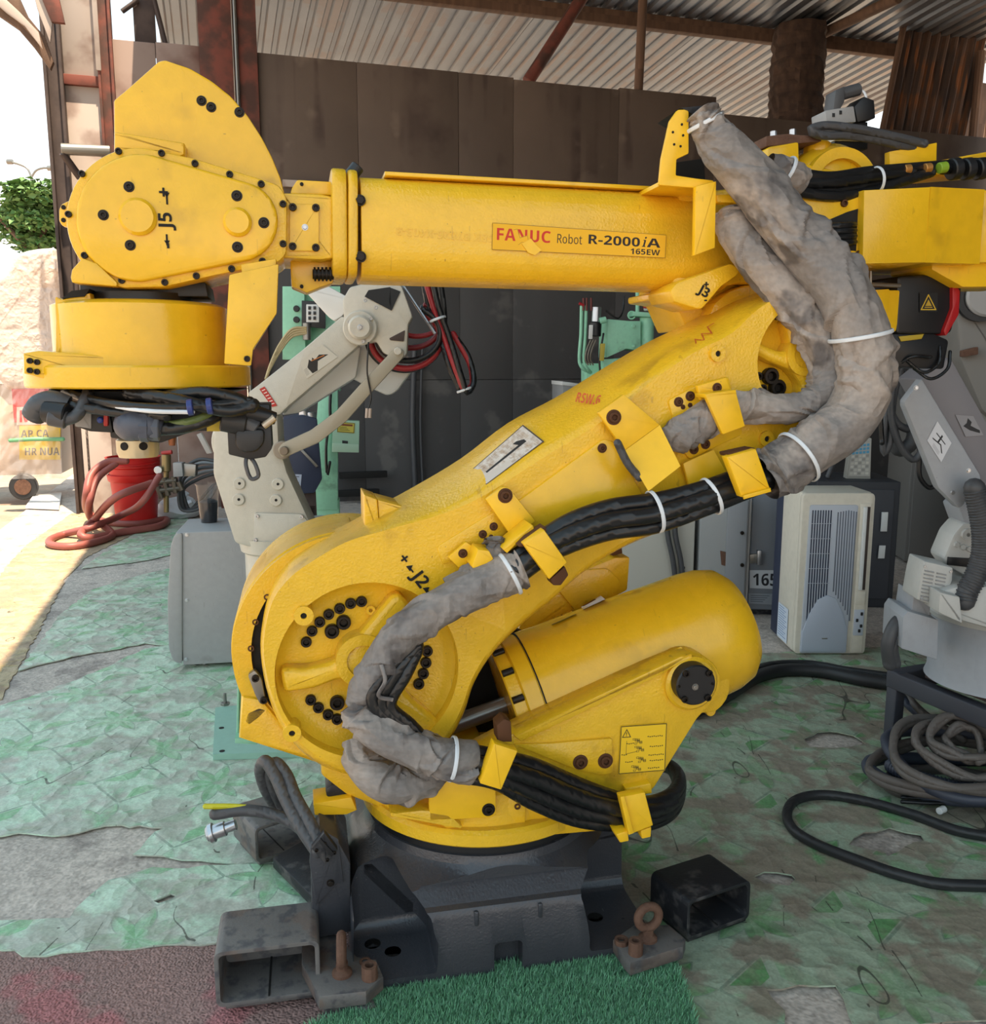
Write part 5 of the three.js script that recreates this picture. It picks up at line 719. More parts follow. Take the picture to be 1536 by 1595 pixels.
// --- cables lying at the rear foot of the base
{
  const cb = (l, r, m) => part(robot, 'supply_cable', hoseG(R.T(l), r, l.length * 12, 12), m, { crease: 1.2 });
  cb([[335, 1268, 0.06], [380, 1262, 0.06], [430, 1270, 0.07], [468, 1290, 0.1], [486, 1316, 0.14], [494, 1326, 0.2]], 0.013, M.hoseGrey);
  cb([[494, 1326, 0.2], [470, 1290, 0.17], [446, 1246, 0.12], [428, 1206, 0.08], [414, 1186, 0.06], [406, 1200, 0.03], [420, 1240, 0.0], [450, 1275, -0.02], [480, 1300, 0]], 0.014, M.hoseGrey);
  cb([[500, 1318, 0.2], [482, 1280, 0.17], [460, 1240, 0.12], [446, 1206, 0.08], [430, 1188, 0.06], [420, 1204, 0.03], [436, 1250, 0.0], [466, 1290, -0.02]], 0.013, M.hoseGrey);
  cb([[320, 1256, 0.06], [360, 1256, 0.06], [394, 1258, 0.06]], 0.006, std(0xc3c028, 0.5));
  const cn = part(robot, 'plug_connector', [rod(R.v(322, 1300, 0.06), R.v(352, 1290, 0.06), 0.016, 18), rod(R.v(326, 1299, 0.06), R.v(334, 1296, 0.06), 0.021, 18)], M.zinc); part(cn, 'plug_shell', rod(R.v(350, 1290, 0.06), R.v(368, 1284, 0.06), 0.012, 16), M.zinc);
}
// ---------- the things standing around the robot ----------
const at = (px, py, yaw = 0, z) => { const p = fl(px, py); if (z) { const r = az(px, py, z); return new Frame([r.x, 0, z], yaw); } return new Frame(p, yaw); };
const pl = (F, parent, name, m, list, w0, w1, r = 1, o = {}) => plate(F, parent, name, m, list, w0, w1, { r, ...o });
const hose = (parent, name, pts, r, m = M.hose, rad = 9) => part(parent, name, hoseG(pts, r, pts.length * 10, rad), m, { crease: 1.2 });
const topOf = (F, px, py, w = 0) => F.q(px, py, w)[1];
{ // grey cabinet on casters with a beaker on it
  const F = at(286, 1046, 10), c = thing('equipment_cabinet', 'low grey metal cabinet with a rounded side panel, left of the yellow robot', 'cabinet', F), h = topOf(F, 290, 829), b = topOf(F, 290, 1036), D = 0.34;
  const body = part(c, 'body', box(0.0, 0.6, b, h, -D, 0, 0.004), M.greyPaint);
  part(c, 'side_panel', ext(F.L([[284, 829], [272, 832], [266, 850], [261, 940], [263, 1010], [270, 1030], [284, 1034]], 0.005, 6), -D - 0.005, 0.008, { bev: 0.004 }), M.greyPaint);
  bolts(F, body, [[291, 833], [291, 935], [290, 1027]], 0.0, 2.6, M.zinc, hexHead);
  for (const [u, w] of [[0.05, -0.05], [0.05, -D + 0.05], [0.5, -0.05]]) { const k = part(c, 'caster', box(u - 0.03, u + 0.02, 0.045, b + 0.005, w - 0.02, w + 0.02), M.blackSteel); part(k, 'wheel', rod(V3(u, 0.0395, w - 0.012), V3(u, 0.0395, w + 0.012), 0.028, 20), M.rubber); part(k, 'foot_screw', rod(V3(u + 0.03, 0.0115, w), V3(u + 0.03, b, w), 0.008, 12), M.zinc); }
  const p = fl(326, 813, h), cup = thing('plastic_beaker', 'clear plastic beaker half full of small black parts on the grey cabinet', 'beaker', new Frame([p[0], h, p[2]], 0)), k = 19 * F.k(326, 790, -0.1), ht = F.q(326, 757, -0.15)[1] - h;
  M.clear = new THREE.MeshPhysicalMaterial({ color: 0xf2f4f6, roughness: 0.12, transmission: 1, thickness: 0, side: THREE.DoubleSide });
  part(cup, 'wall', lathe([[0, 0.001], [k * 0.74, 0.001], [k * 0.96, ht * 0.97], [k * 1.04, ht * 0.97], [k * 1.04, ht]], 36), M.clear);
  part(cup, 'contents', lathe([[0, 0.003], [k * 0.68, 0.003], [k * 0.82, ht * 0.52], [k * 0.5, ht * 0.58], [0, ht * 0.55]], 24), std(0x26272b, 0.6, 0.3, { bumpMap: blotchRough, bumpScale: 0.01 }));
}
{ // cream welding robot
  const F = at(405, 1085, 4), r = thing('welding_robot', 'cream six-axis welding robot folded behind the grey cabinet', 'robot arm', F);
  const y = (p) => topOf(F, 420, p), u0 = F.q(424, 900, 0)[0], k = F.k(420, 900, 0);
  part(r, 'pedestal', lathe([[0, 0.012], [0.17, 0.012], [0.17, 0.04], [50 * k, 0.06], [50 * k, y(868)], [56 * k, y(864)], [60 * k, y(842)], [0, y(840)]], 48).translate(u0, 0, -0.12), M.cream);
  const la2 = pl(F, r, 'lower_arm', M.cream, [[333, 668], [332, 738], [366, 846], [424, 862], [486, 820], [447, 736], [434, 690], [432, 648], [395, 636], [350, 642]], -0.14, 0, 6, { bev: 0.008 });
  for (const [x, yy] of [[373, 753], [433, 754], [372, 778], [430, 779]]) { const b = part(la2, 'cover_button', disc(F.q(x, yy, 0), 9.5 * k, -0.002, 0.008, 28, 0.003), M.cream); part(b, 'screw', disc(F.q(x, yy, 0.008), 2.2 * k, 0.007, 0.0095, 12, 0), M.darkgap); }
  const cv = pl(F, la2, 'cover_plate', M.cream, [[396, 799], [470, 801], [479, 812], [430, 850], [395, 843]], 0, 0.012, 3); bolts(F, cv, [[401, 804], [470, 805], [398, 841]], 0.012, 3, M.zinc);
  part(la2, 'shoulder_disc', disc(F.q(372, 690, 0), 44 * k, -0.16, -0.02, 40, 0.006), M.cream);
  pl(F, la2, 'side_lug', M.greyPaint, [[306, 677], [313, 674], [330, 706], [322, 707]], -0.05, -0.03);
  const link = pl(F, r, 'upper_link', M.cream, [[386, 612], [402, 600], [470, 546], [533, 492], [560, 512], [566, 532], [500, 590], [450, 632], [436, 646], [400, 650]], -0.12, -0.02, 4, { bev: 0.006 });
  quad(link, 'pinch_label', [[468, 566], [502, 536], [526, 556], [478, 590]].map((p) => F.v(p[0], p[1], -0.018)), printMat(192, 128, (x, w, h) => { x.fillStyle = '#c6c0b2'; x.fillRect(0, 0, w, h); x.fillStyle = '#1d1714'; x.beginPath(); for (const p of [[40, 120], [30, 60], [62, 20], [70, 44], [86, 24], [92, 50], [130, 40], [170, 78], [100, 70], [84, 96], [70, 124]]) x.lineTo(...p); x.fill(); x.strokeStyle = '#c8742a'; x.lineWidth = 6; x.beginPath(); x.moveTo(70, 40); x.lineTo(150, 66); x.stroke(); x.fillStyle = '#8a8478'; for (let i = 0; i < 6; i++) x.fillRect(4, 60 + i * 9, 22, 3); }), 4, 'hand pinch warning label');
  quad(link, 'red_label', [[404, 606], [412, 602], [432, 632], [424, 634]].map((p) => F.v(p[0], p[1], -0.018)), printMat(32, 96, (x, w, h) => { x.fillStyle = '#b32a22'; x.fillRect(0, 0, w, h); x.fillStyle = '#e8ddd6'; for (let i = 0; i < 6; i++) x.fillRect(6, 10 + i * 14, 20, 4); }), 2);
  pl(F, r, 'inner_link', M.white, [[439, 647], [466, 643], [554, 588], [562, 540], [552, 530], [500, 562], [456, 612]], -0.3, -0.16, 4, { bev: 0.006, trace: -0.16 });
  const mc = pl(F, r, 'motor_cover', M.white, [[536, 552], [545, 540], [600, 528], [644, 562], [642, 578], [617, 611], [604, 617], [580, 606], [544, 588]], -0.34, -0.2, 7, { bev: 0.012, trace: -0.2 });
  for (const p of [[532, 575], [544, 584]]) part(mc, 'boss', disc(F.q(...p, -0.2), 6 * k, -0.22, -0.185, 24, 0.004), M.white);
  const jt = pl(F, r, 'elbow_casting', M.cream, [[534, 466], [545, 447], [590, 436], [626, 445], [643, 493], [636, 505], [634, 552], [622, 562], [597, 550], [586, 532], [560, 536], [536, 505]], -0.14, -0.01, 4, { bev: 0.008 });
  part(jt, 'joint_cover', disc(F.q(561, 511, 0), 26 * k, -0.01, 0.01, 40, 0.004), M.cream); const jc = part(jt, 'joint_cap', disc(F.q(561, 510, 0.01), 18 * k, 0.01, 0.035, 40, 0.008), M.cream); bolts(F, jc, [[561, 510]], 0.035, 4, M.zinc, hexHead); bolts(F, jt, [[544, 502], [566, 532], [578, 496], [569, 468], [586, 479]], 0.012, 3, M.zinc);
  quad(jt, 'black_tape', [[574, 452], [608, 447], [610, 484], [568, 462]].map((p) => F.v(p[0], p[1], -0.006)), printMat(16, 16, (x) => { x.fillStyle = '#101114'; x.fillRect(0, 0, 16, 16); }), 2); quad(jt, 'black_tape', [[608, 448], [624, 454], [610, 484], [606, 470]].map((p) => F.v(p[0], p[1], -0.006)), printMat(16, 16, (x) => { x.fillStyle = '#0c0d10'; x.fillRect(0, 0, 16, 16); }), 2);
  pl(F, jt, 'web', M.darkSteel, [[606, 527], [631, 514], [629, 532], [608, 530]], -0.012, -0.004, 2);
  const ro = pl(F, r, 'link_rod', std(0xa59b88, 0.45), [[611, 546], [620, 540], [630, 546], [628, 557], [580, 610], [540, 656], [496, 690], [450, 710], [438, 712], [432, 700], [440, 690], [484, 670], [524, 640], [560, 600]], 0.02, 0.045, 4, { bev: 0.005 });
  part(ro, 'pin', disc(F.q(620, 547, 0.045), 6 * k, 0.04, 0.055, 24, 0.003), M.cream); part(ro, 'pin', disc(F.q(443, 702, 0.045), 7 * k, 0.03, 0.06, 24, 0.003), std(0x7d6f5f, 0.5, 0.3)); part(ro, 'rod_end', disc(F.q(440, 701, 0.02), 14 * k, -0.01, 0.03, 28, 0.004), std(0x8d8070, 0.45));
  pl(F, r, 'forearm', M.white, [[470, 448], [505, 442], [548, 466], [534, 492], [520, 500], [512, 494]], -0.16, -0.06, 3, { bev: 0.006 });
  part(r, 'signal_wire', hoseG(F.T([[574, 534, 0.05], [572, 580, 0.05], [578, 620, 0.05], [574, 636, 0.05]]), 0.0035, 30, 6), M.hose, { crease: 1.2 });
  for (const x of [572, 577]) part(r, 'wire_plug', rod(F.v(x, 636, 0.05), F.v(x - 1, 651, 0.05), 0.006, 10), std(0xb9a79a, 0.5));
}
{ // red and black cables hung on the cream robot
  const Z = -3.5, c = thing('cable_bundle', 'looped red and black welding cables hanging beside the cream robot', 'cables', new Frame([az(690, 520, Z).x, 0, Z], 0)), L = (l, r, m) => hose(c, 'cable', l.map(([x, y, d = 0]) => az(x, y, Z + d).sub(c.position)), r, m, 9);
  const red = std(0xa3262c, 0.45), rd2 = std(0x7c1c22, 0.45);
  L([[664, 440], [676, 480], [694, 530], [712, 580, 0.02], [724, 606, 0.02], [735, 600], [733, 570], [718, 540], [706, 520]], 0.012, red); L([[674, 438, 0.03], [684, 480, 0.03], [700, 525, 0.03], [720, 590, 0.04], [728, 612, 0.04], [738, 596, 0.02], [730, 556], [712, 528]], 0.011, M.hose);
  L([[686, 440, -0.02], [690, 470, -0.02], [692, 500, -0.02], [688, 520, -0.02], [700, 570], [716, 604]], 0.012, M.hose);
  L([[660, 440, -0.04], [668, 480, -0.04], [680, 512, -0.04], [700, 560, -0.03], [716, 606, -0.02]], 0.012, M.hose);
  for (const [rx, ry, m, d, cx, cy, r] of [[54, 46, red, -0.02, 632, 528, 0.012], [58, 52, M.hose, -0.06, 630, 524, 0.013], [46, 36, rd2, -0.04, 640, 506, 0.011], [50, 42, M.hose, 0.0, 636, 520, 0.012], [40, 28, red, -0.06, 650, 496, 0.01]]) L(Array.from({ length: 15 }, (_, i) => { const a = (i / 14 * 250 - 60) * Math.PI / 180; return [cx + rx * Math.cos(a), cy + ry * Math.sin(a), d]; }), r, m);
  for (const [x, y] of [[682, 497], [724, 607]]) part(c, 'cable_tie', ringTie(az(x, y, Z + 0.02).sub(c.position), V3(0.35, -1, 0), 0.03, 0.003), M.tie);
  part(c, 'wire_bracket', rod(az(628, 445, Z).sub(c.position), az(678, 520, Z).sub(c.position), 0.006, 8), M.zinc);
}
{ // mint spot welder at the left
  const F = at(500, 800, 8, -5.6), g = thing('spot_welder', 'mint green spot welding machine on a column, behind the cream robot', 'welding machine', F);
  const col = pl(F, g, 'column', M.mint, [[500, 560], [526, 560], [526, 794], [486, 794], [490, 700]], -0.15, 0, 1);
  const hd = pl(F, g, 'head', M.mint, [[440, 446], [474, 446], [476, 560], [440, 560]], -0.2, 0, 1); pl(F, g, 'head_back', M.mint, [[474, 446], [530, 446], [530, 610], [474, 560]], -0.3, -0.1, 1);
  const cp = pl(F, g, 'control_panel', M.black, [[470, 468], [507, 470], [507, 512], [470, 508]], 0, 0.03, 1); pl(F, cp, 'switch_block', M.white, [[477, 474], [497, 474], [497, 502], [477, 502]], 0.03, 0.04, 1);
  for (let i = 0; i < 3; i++) for (let j = 0; j < 2; j++) pl(F, cp, 'switch', M.black, [[480 + j * 8, 477 + i * 8], [484 + j * 8, 477 + i * 8], [484 + j * 8, 482 + i * 8], [480 + j * 8, 482 + i * 8]], 0.04, 0.05, 0);
  for (const y of [481, 498]) part(hd, 'knob', disc(F.q(462, y, 0), 5 * F.k(462, y, 0), 0, 0.02, 20), M.black);
  part(g, 'air_cylinder', rod(F.v(478, 530, 0.03), F.v(478, 503, 0.03), 0.025, 18), M.steel);
  for (let i = 0; i < 4; i++) part(g, 'wire', hoseG(F.T([[477, 510 + i * 3, 0.05], [456, 512 + i * 4, 0.06], [436, 536 + i * 4, 0.08], [422, 566 + i * 2, 0.1], [414, 590, 0.1]]), 0.008, 30, 7), std(0xb9a67c, 0.6), { crease: 1.2 });
  part(g, 'wire', hoseG(F.T([[516, 590, 0.02], [514, 640, 0.04], [516, 660, 0.04]]), 0.01, 20, 7), M.hose, { crease: 1.2 }); part(g, 'wire', hoseG(F.T([[512, 660, 0.03], [508, 700, 0.04], [510, 740, 0.04], [514, 720, 0.04]]), 0.009, 20, 7), M.hose, { crease: 1.2 });
  part(g, 'floor_post', box(F.q(490, 700, 0)[0], F.q(526, 700, 0)[0], 0.002, F.q(500, 780, 0)[1], -0.14, -0.01), M.mint);
  const sb = pl(F, g, 'timer_box', std(0xa6c8ac, 0.5), [[519, 655], [560, 656], [559, 705], [517, 704]], 0.02, 0.1, 1); sticker(F, sb, 'timer_label', [[526, 657], [553, 659], [552, 675], [525, 673]], 0.1025, printMat(96, 64, (x, w, h) => { x.fillStyle = '#c9b84a'; x.fillRect(0, 0, w, h); x.strokeStyle = '#6e5a1c'; x.lineWidth = 4; x.strokeRect(3, 3, w - 6, h - 6); x.fillStyle = '#7a3a1c'; x.fillRect(12, 10, 72, 12); x.fillStyle = '#5a5020'; for (let i = 0; i < 3; i++) x.fillRect(12, 30 + i * 9, 40 + i * 9, 3); })); pl(F, sb, 'timer_window', M.black, [[533, 686], [542, 687], [542, 693], [533, 692]], 0.1, 0.104, 0); pl(F, sb, 'lower_flap', std(0xb6d4b8, 0.5), [[518, 690], [559, 692], [559, 705], [517, 704]], 0.1, 0.11, 1);
}
{ // navy transformer
  const F = at(470, 812, 12, -5.0), n = thing('transformer_box', 'dark navy box with a white type plate beside the mint welder', 'box', F);
  const b = pl(F, n, 'casing', M.navy, [[440, 652], [470, 646], [494, 652], [498, 700], [502, 746], [490, 768], [462, 770], [440, 740]], -0.25, 0, 3, { bev: 0.008 });
  sticker(F, b, 'type_plate', [[448, 738], [470, 739], [468, 762], [452, 760]], 0.003, printMat(96, 96, (x, w, h) => { x.fillStyle = '#aab2c2'; x.fillRect(0, 0, w, h); x.fillStyle = '#2a3040'; for (let i = 0; i < 6; i++) x.fillRect(10, 14 + i * 12, 70 - (i % 3) * 14, 4); }));
  pl(F, n, 'stand', M.darkSteel, [[452, 768], [492, 766], [494, 806], [450, 808]], -0.2, -0.05, 1); part(n, 'floor_stand', box(F.q(452, 780, 0)[0], F.q(492, 780, 0)[0], 0.002, F.q(470, 790, 0)[1], -0.2, -0.05), M.darkSteel); pl(F, n, 'lever', M.steel, [[466, 700], [470, 698], [496, 726], [492, 728]], 0, 0.02, 0);
  for (const p of [[474, 643], [484, 646]]) part(n, 'terminal', rod(F.v(p[0], p[1] + 6, -0.05), F.v(p[0], p[1] - 4, -0.05), 0.03, 14), M.zinc);
  const t = at(528, 806, 0, -6.0), d = thing('turntable_disc', 'flat grey round plate lying behind the yellow gear housing', 'disc', new Frame([t.O[0], 0, t.O[2]], 0)); part(d, 'plate', lathe([[0, 0], [0.14, 0], [0.14, 0.03], [0, 0.03]], 40), M.greyPaint); part(d, 'hub', lathe([[0, 0.03], [0.05, 0.03], [0.05, 0.06], [0, 0.06]], 24), M.blackSteel);
}
for (const [l, y, label] of [[[528, 736, 602, 742], 0.06, 'dark wooden bar leaning low against the back wall, uppermost of two'], [[526, 764, 590, 770], 0.03, 'dark wooden bar lying at the foot of the back wall, lowest of two']]) { const a = B.q(l[0], l[1], 0.1), b = B.q(l[2], l[3], 0.1), m = part(null, 'timber_bar', box(0, b[0] - a[0], -0.03, 0.03, -0.03, 0.03), M.darkgap); const o = B.O; m.position.set(o[0] + a[0] * B.c + 0.12 * B.s, Math.max(0.06, (a[1] + b[1]) / 2), o[2] - a[0] * B.s + 0.12 * B.c); m.rotation.y = B.a; tag(m, label, 'timber', 'dark timber bars by the back wall'); }
for (const [x, r, label] of [[644, 0.028, 'thick grey cable hanging down the dark back wall'], [656, 0.014, 'thin grey cable hanging down the dark back wall']]) { const pts = [[x + 2, 540], [x, 600], [x - 1, 660], [x + 1, 720], [x + 3, 770], [x + 3, 800]].map(([a, b]) => { const q = B.q(a, b, 0.06); q[1] = Math.max(q[1], 0.03); return V3(...q); }); const m = part(null, 'wall_cable', hoseG(pts, r, 40, 8), M.hoseGrey, { crease: 1.2 }); m.position.set(...B.O); m.rotation.y = B.a; tag(m, label, 'cable', 'grey cables hanging on the back wall'); }
{ // second mint machine, seen over the lower arm
  const F = at(960, 700, 6, -6.4), g = thing('air_press', 'mint green pneumatic machine with a red-labelled cylinder, above the lower arm', 'machine', F), k = F.k(960, 520, 0);
  pl(F, g, 'stand', M.mint, [[914, 566], [940, 566], [975, 566], [975, 790], [914, 790]], -0.3, -0.1, 1); part(g, 'floor_post', box(F.q(914, 700, 0)[0], F.q(975, 700, 0)[0], 0.002, F.q(940, 785, 0)[1], -0.29, -0.11), M.mint); pl(F, g, 'lower_box', M.mint, [[941, 560], [990, 556], [990, 640], [940, 640]], -0.1, 0.04, 1); pl(F, g, 'red_switch', std(0x7c1a1c, 0.5), [[957, 563], [976, 562], [974, 580], [957, 580]], 0.04, 0.06, 0);
  const bx = pl(F, g, 'main_box', M.mint, [[947, 497], [980, 500], [998, 500], [998, 546], [976, 543], [945, 557]], -0.2, 0.06, 1); for (const y of [508, 539]) part(bx, 'bolt', disc(F.q(986, y, 0.06), 3 * k, 0.06, 0.075, 14), M.mint);
  const cy = part(g, 'cylinder', rod(F.v(1006, 552, 0), F.v(1008, 494, 0), 11 * k, 28), M.mint); part(g, 'cylinder_head', rod(F.v(1014, 484, 0), F.v(1014, 455, 0), 11 * k, 28), M.white); pl(F, g, 'red_label', std(0xb03030, 0.5), [[1003, 466], [1024, 468], [1024, 481], [1003, 480]], 11 * k - 0.02, 11 * k + 0.004, 0, { label: 'red label with white characters' }); part(g, 'label_print', letters('10.', 0.05).translate(...F.q(1014, 473, 11 * k + 0.005)), M.white, { crease: 0 });
  pl(F, g, 'flange', M.mint, [[987, 485], [1030, 488], [1029, 495], [987, 492]], -0.08, 0.07, 0); for (const x of [993, 1027]) part(g, 'tie_rod', rod(F.v(x, 488, 0.04), F.v(x, 455, 0.04), 3 * k, 10), M.mint); pl(F, g, 'side_lug', M.mint, [[1016, 496], [1032, 497], [1031, 508], [1016, 506]], 0, 0.03, 0); part(g, 'lifting_eye', new THREE.TorusGeometry(5.5 * k, 1.2 * k, 8, 20).translate(...F.q(984, 491, 0.03)), M.mint);
  for (const x of [906, 913]) part(g, 'pipe', hoseG(F.T([[x, 478, 0.05], [x - 1, 520, 0.05], [x - 3, 565, 0.05], [x + 2, 574, 0.05], [920, 580, 0]]), 2.6 * k, 30, 8), M.mint, { crease: 1.2 });
  for (const x of [909, 914, 921]) part(g, 'valve_stem', rod(F.v(x, 484, 0.06), F.v(x, 464, 0.06), 1.8 * k, 8), std(0x6b3a36, 0.5, 0.4)); part(g, 'tap', rod(F.v(902, 472, 0.06), F.v(910, 476, 0.06), 2.2 * k, 8), std(0xa02028, 0.4));
  part(g, 'filter_bowl', rod(F.v(927, 524, 0.08), F.v(928, 502, 0.08), 9 * k, 20), M.black); part(g, 'filter_head', rod(F.v(928, 502, 0.08), F.v(930, 478, 0.08), 7 * k, 16), M.zinc); pl(F, g, 'filter_guard', M.white, [[918, 506], [924, 506], [923, 528], [917, 528]], 0.14, 0.15, 1); part(g, 'filter_knob', rod(F.v(934, 500, 0.1), F.v(944, 498, 0.1), 5 * k, 14), M.mint);
  for (const x of [916, 920, 924]) part(g, 'air_line', hoseG(F.T([[x + 4, 530, 0.08], [x - 3, 548, 0.09], [x - 4, 560, 0.08], [x, 568, 0.06]]), 1.2 * k, 16, 6), std(0x7d7466, 0.5), { crease: 1.2 });
  part(g, 'air_line', hoseG(F.T([[944, 484, 0.06], [962, 496, 0.06], [970, 486, 0.03], [972, 462, 0]]), 1.4 * k, 20, 6), M.hose, { crease: 1.2 }); part(g, 'air_line', hoseG(F.T([[940, 520, 0.08], [934, 560, 0.09], [936, 590, 0.08]]), 1.6 * k, 20, 6), M.hose, { crease: 1.2 }); pl(F, g, 'yellow_sleeve', std(0xb9a43a, 0.5), [[936, 535], [943, 535], [941, 562], [934, 562]], 0.07, 0.1, 1);
  const G = at(890, 800, 6, -7.2), q = thing('storage_box', 'pale grey metal box behind the handwritten mark on the lower arm', 'box', G); pl(G, q, 'body', M.greyPaint, [[877, 597], [916, 602], [940, 640], [940, 700], [876, 700]], -0.5, 0, 1); pl(G, q, 'lid', M.white, [[876, 594], [914, 599], [914, 604], [876, 600]], -0.5, 0.01, 0); part(q, 'stand', box(G.q(880, 700, 0)[0], G.q(936, 700, 0)[0], 0.002, G.q(880, 698, 0)[1], -0.45, -0.05), M.darkSteel);
}
{ // red bucket, coiled hose, regulator
  const F = at(213, 803, 0, -7.2), k = F.k(213, 760, 0), y = (p) => topOf(F, 213, p), b = thing('bucket', 'red plastic bucket standing by the steel posts at the left', 'bucket', F), red = std(0xc41f1c, 0.4);
  const bw = part(b, 'bucket_wall', lathe([[0, 0.003], [29 * k, 0.003], [30 * k, 0.01], [36.5 * k, y(728)], [39 * k, y(726)], [39.5 * k, y(714)], [41 * k, y(711)], [38 * k, y(711)], [35.5 * k, y(728)], [28 * k, 0.03], [0, 0.03]], 48), red); part(bw, 'bucket_band', lathe([[37 * k, y(748)], [38.5 * k, y(746)], [39.5 * k, y(738)], [37.5 * k, y(737)]], 48), red);
  part(b, 'handle', tubeG(Array.from({ length: 12 }, (_, i) => { const a = i / 11 * Math.PI; return V3(40 * k * Math.cos(a), y(718) - 0.02 * Math.sin(a), 42 * k * Math.sin(a)); }), 0.006, 40, 8), red, { crease: 1.2 });
  const hm = std(0x94524a, 0.5, 0, { bumpMap: grain, bumpScale: 0.0004 }), hp = fl(190, 830), ho = thing('air_hose', 'coiled reddish-brown air hose on the floor in front of the bucket', 'hose', new Frame([hp[0], 0, hp[2]], 0)), S = (v) => V3(v.x - hp[0], Math.max(v.y, 0.03), v.z - hp[2]), G2 = (x, yy, h = 0.03) => S(V3(...fl(x, yy, h)));
  part(ho, 'hose_turn', hoseG([S(az(196, 718, -6.75)), S(az(168, 720, -6.7)), S(az(143, 738, -6.6)), S(az(135, 768, -6.5)), G2(142, 802, 0.05), G2(165, 813), G2(215, 816), G2(257, 809), G2(246, 820, 0.035), G2(190, 829), G2(140, 838), G2(127, 835, 0.05), G2(145, 812, 0.1), S(az(185, 772, -6.4)), S(az(236, 753, -6.6))], 0.028, 160, 10), hm, { crease: 1.2 });
  part(ho, 'hose_turn', hoseG([S(az(180, 722, -6.72)), S(az(152, 745, -6.6)), S(az(140, 780, -6.5)), G2(142, 808, 0.09), G2(160, 818, 0.08), G2(175, 832, 0.03), G2(150, 844), G2(110, 851), G2(82, 849), G2(78, 841), G2(100, 832), G2(140, 822, 0.09), G2(190, 802, 0.12), S(az(225, 778, -6.5)), S(az(248, 742, -6.65))], 0.026, 160, 10), hm, { crease: 1.2 });
  const V = at(258, 800, 0, -6.9), v = thing('air_regulator', 'brass air regulator with a white gauge and red tap, right of the red bucket', 'regulator', V), brass = std(0x8a7a55, 0.4, 0.7);
  part(v, 'stand_pipe', rod(V.v(259, 798, 0), V.v(259, 716, 0), 0.02, 14), brass); part(v, 'tap_handle', rod(V.v(252, 706, 0), V.v(268, 704, 0), 0.016, 10), std(0xa8332f, 0.5)); part(v, 'valve_body', rod(V.v(259, 734, 0), V.v(259, 708, 0), 0.035, 14), brass); const ga = part(v, 'gauge', disc(V.q(247, 732, 0.04), 6 * V.k(247, 732, 0), 0.02, 0.06, 24), M.zinc); part(ga, 'dial', disc(V.q(247, 732, 0.06), 5 * V.k(247, 732, 0), 0.058, 0.063, 24, 0), M.white);
  for (const [x, yy, x2, y2] of [[244, 752, 276, 748], [250, 764, 282, 760], [256, 744, 262, 772], [270, 742, 274, 768], [246, 758, 252, 776], [278, 750, 284, 764]]) part(v, 'fitting', rod(V.v(x, yy, 0.03), V.v(x2, y2, 0.03), 0.022, 10), std(0x5f574c, 0.45, 0.6));
  const sw = pl(V, v, 'switch_box', M.greyPaint, [[269, 721], [283, 721], [285, 742], [270, 743]], 0.0, 0.08, 1); pl(V, sw, 'switch_cover', M.steel, [[286, 722], [305, 724], [304, 742], [286, 742]], 0, 0.06, 1);
  const wp = fl(310, 790), wz = -7.1, wc = thing('cable_coil', 'loose coil of thin grey cables between the regulator and the cream robot', 'cables', new Frame([wp[0], 0, wz], 0)), Q = (x, yy, d = 0) => { const t = az(x, yy, wz + d); return V3(t.x - wp[0], Math.max(0.016, t.y), d); };
  for (const [i, o] of [[0, 0], [8, 0.05], [16, -0.06], [-6, 0.1], [24, 0.02]]) hose(wc, 'cable', [Q(338, 722 + i * 0.6, o), Q(310, 722 + i, o), Q(286, 738 + i, o), Q(280 + i * 0.3, 768 + i * 0.3, o), Q(286 + i * 0.4, 794, o), Q(310, 790 - i * 0.4, o), Q(330, 768 - i * 0.4, o), Q(342, 750, o)], 0.014, i % 16 ? M.hoseGrey : std(0x8a8d90, 0.5), 7);
  const bp = fl(292, 800), bag = thing('plastic_bag', 'crumpled white plastic bag on the floor behind the grey cabinet', 'bag', new Frame([bp[0], 0, bp[2] + 0.2], 0)); const bg = new THREE.IcosahedronGeometry(0.16, 4); { const P = bg.attributes.position; for (let i = 0; i < P.count; i++) { const x = P.getX(i), yy = P.getY(i), z = P.getZ(i), s = 1 + 0.35 * (vn(x * 18 + 9, yy * 18 + z * 14 + 9, 64, 3) - 0.5); P.setXYZ(i, x * s * 1.2, Math.max(0.002, (yy * 0.6 + 0.08) * s), z * s); } bg.computeVertexNormals(); } part(bag, 'bag_skin', bg, std(0xd0d4d8, 0.5)); part(bag, 'bag_knot', rod(V3(0.04, 0.16, 0.02), V3(0.07, 0.22, 0.02), 0.02, 8, 0.035), std(0xd0d4d8, 0.5));
}
floorSheet('board', 'white rectangular board lying in the sun beside the outer steel column', 'board', [[40, 792], [54, 772], [96, 770], [92, 794]], 0.012, 0.02, M.white, { rough: 0 });
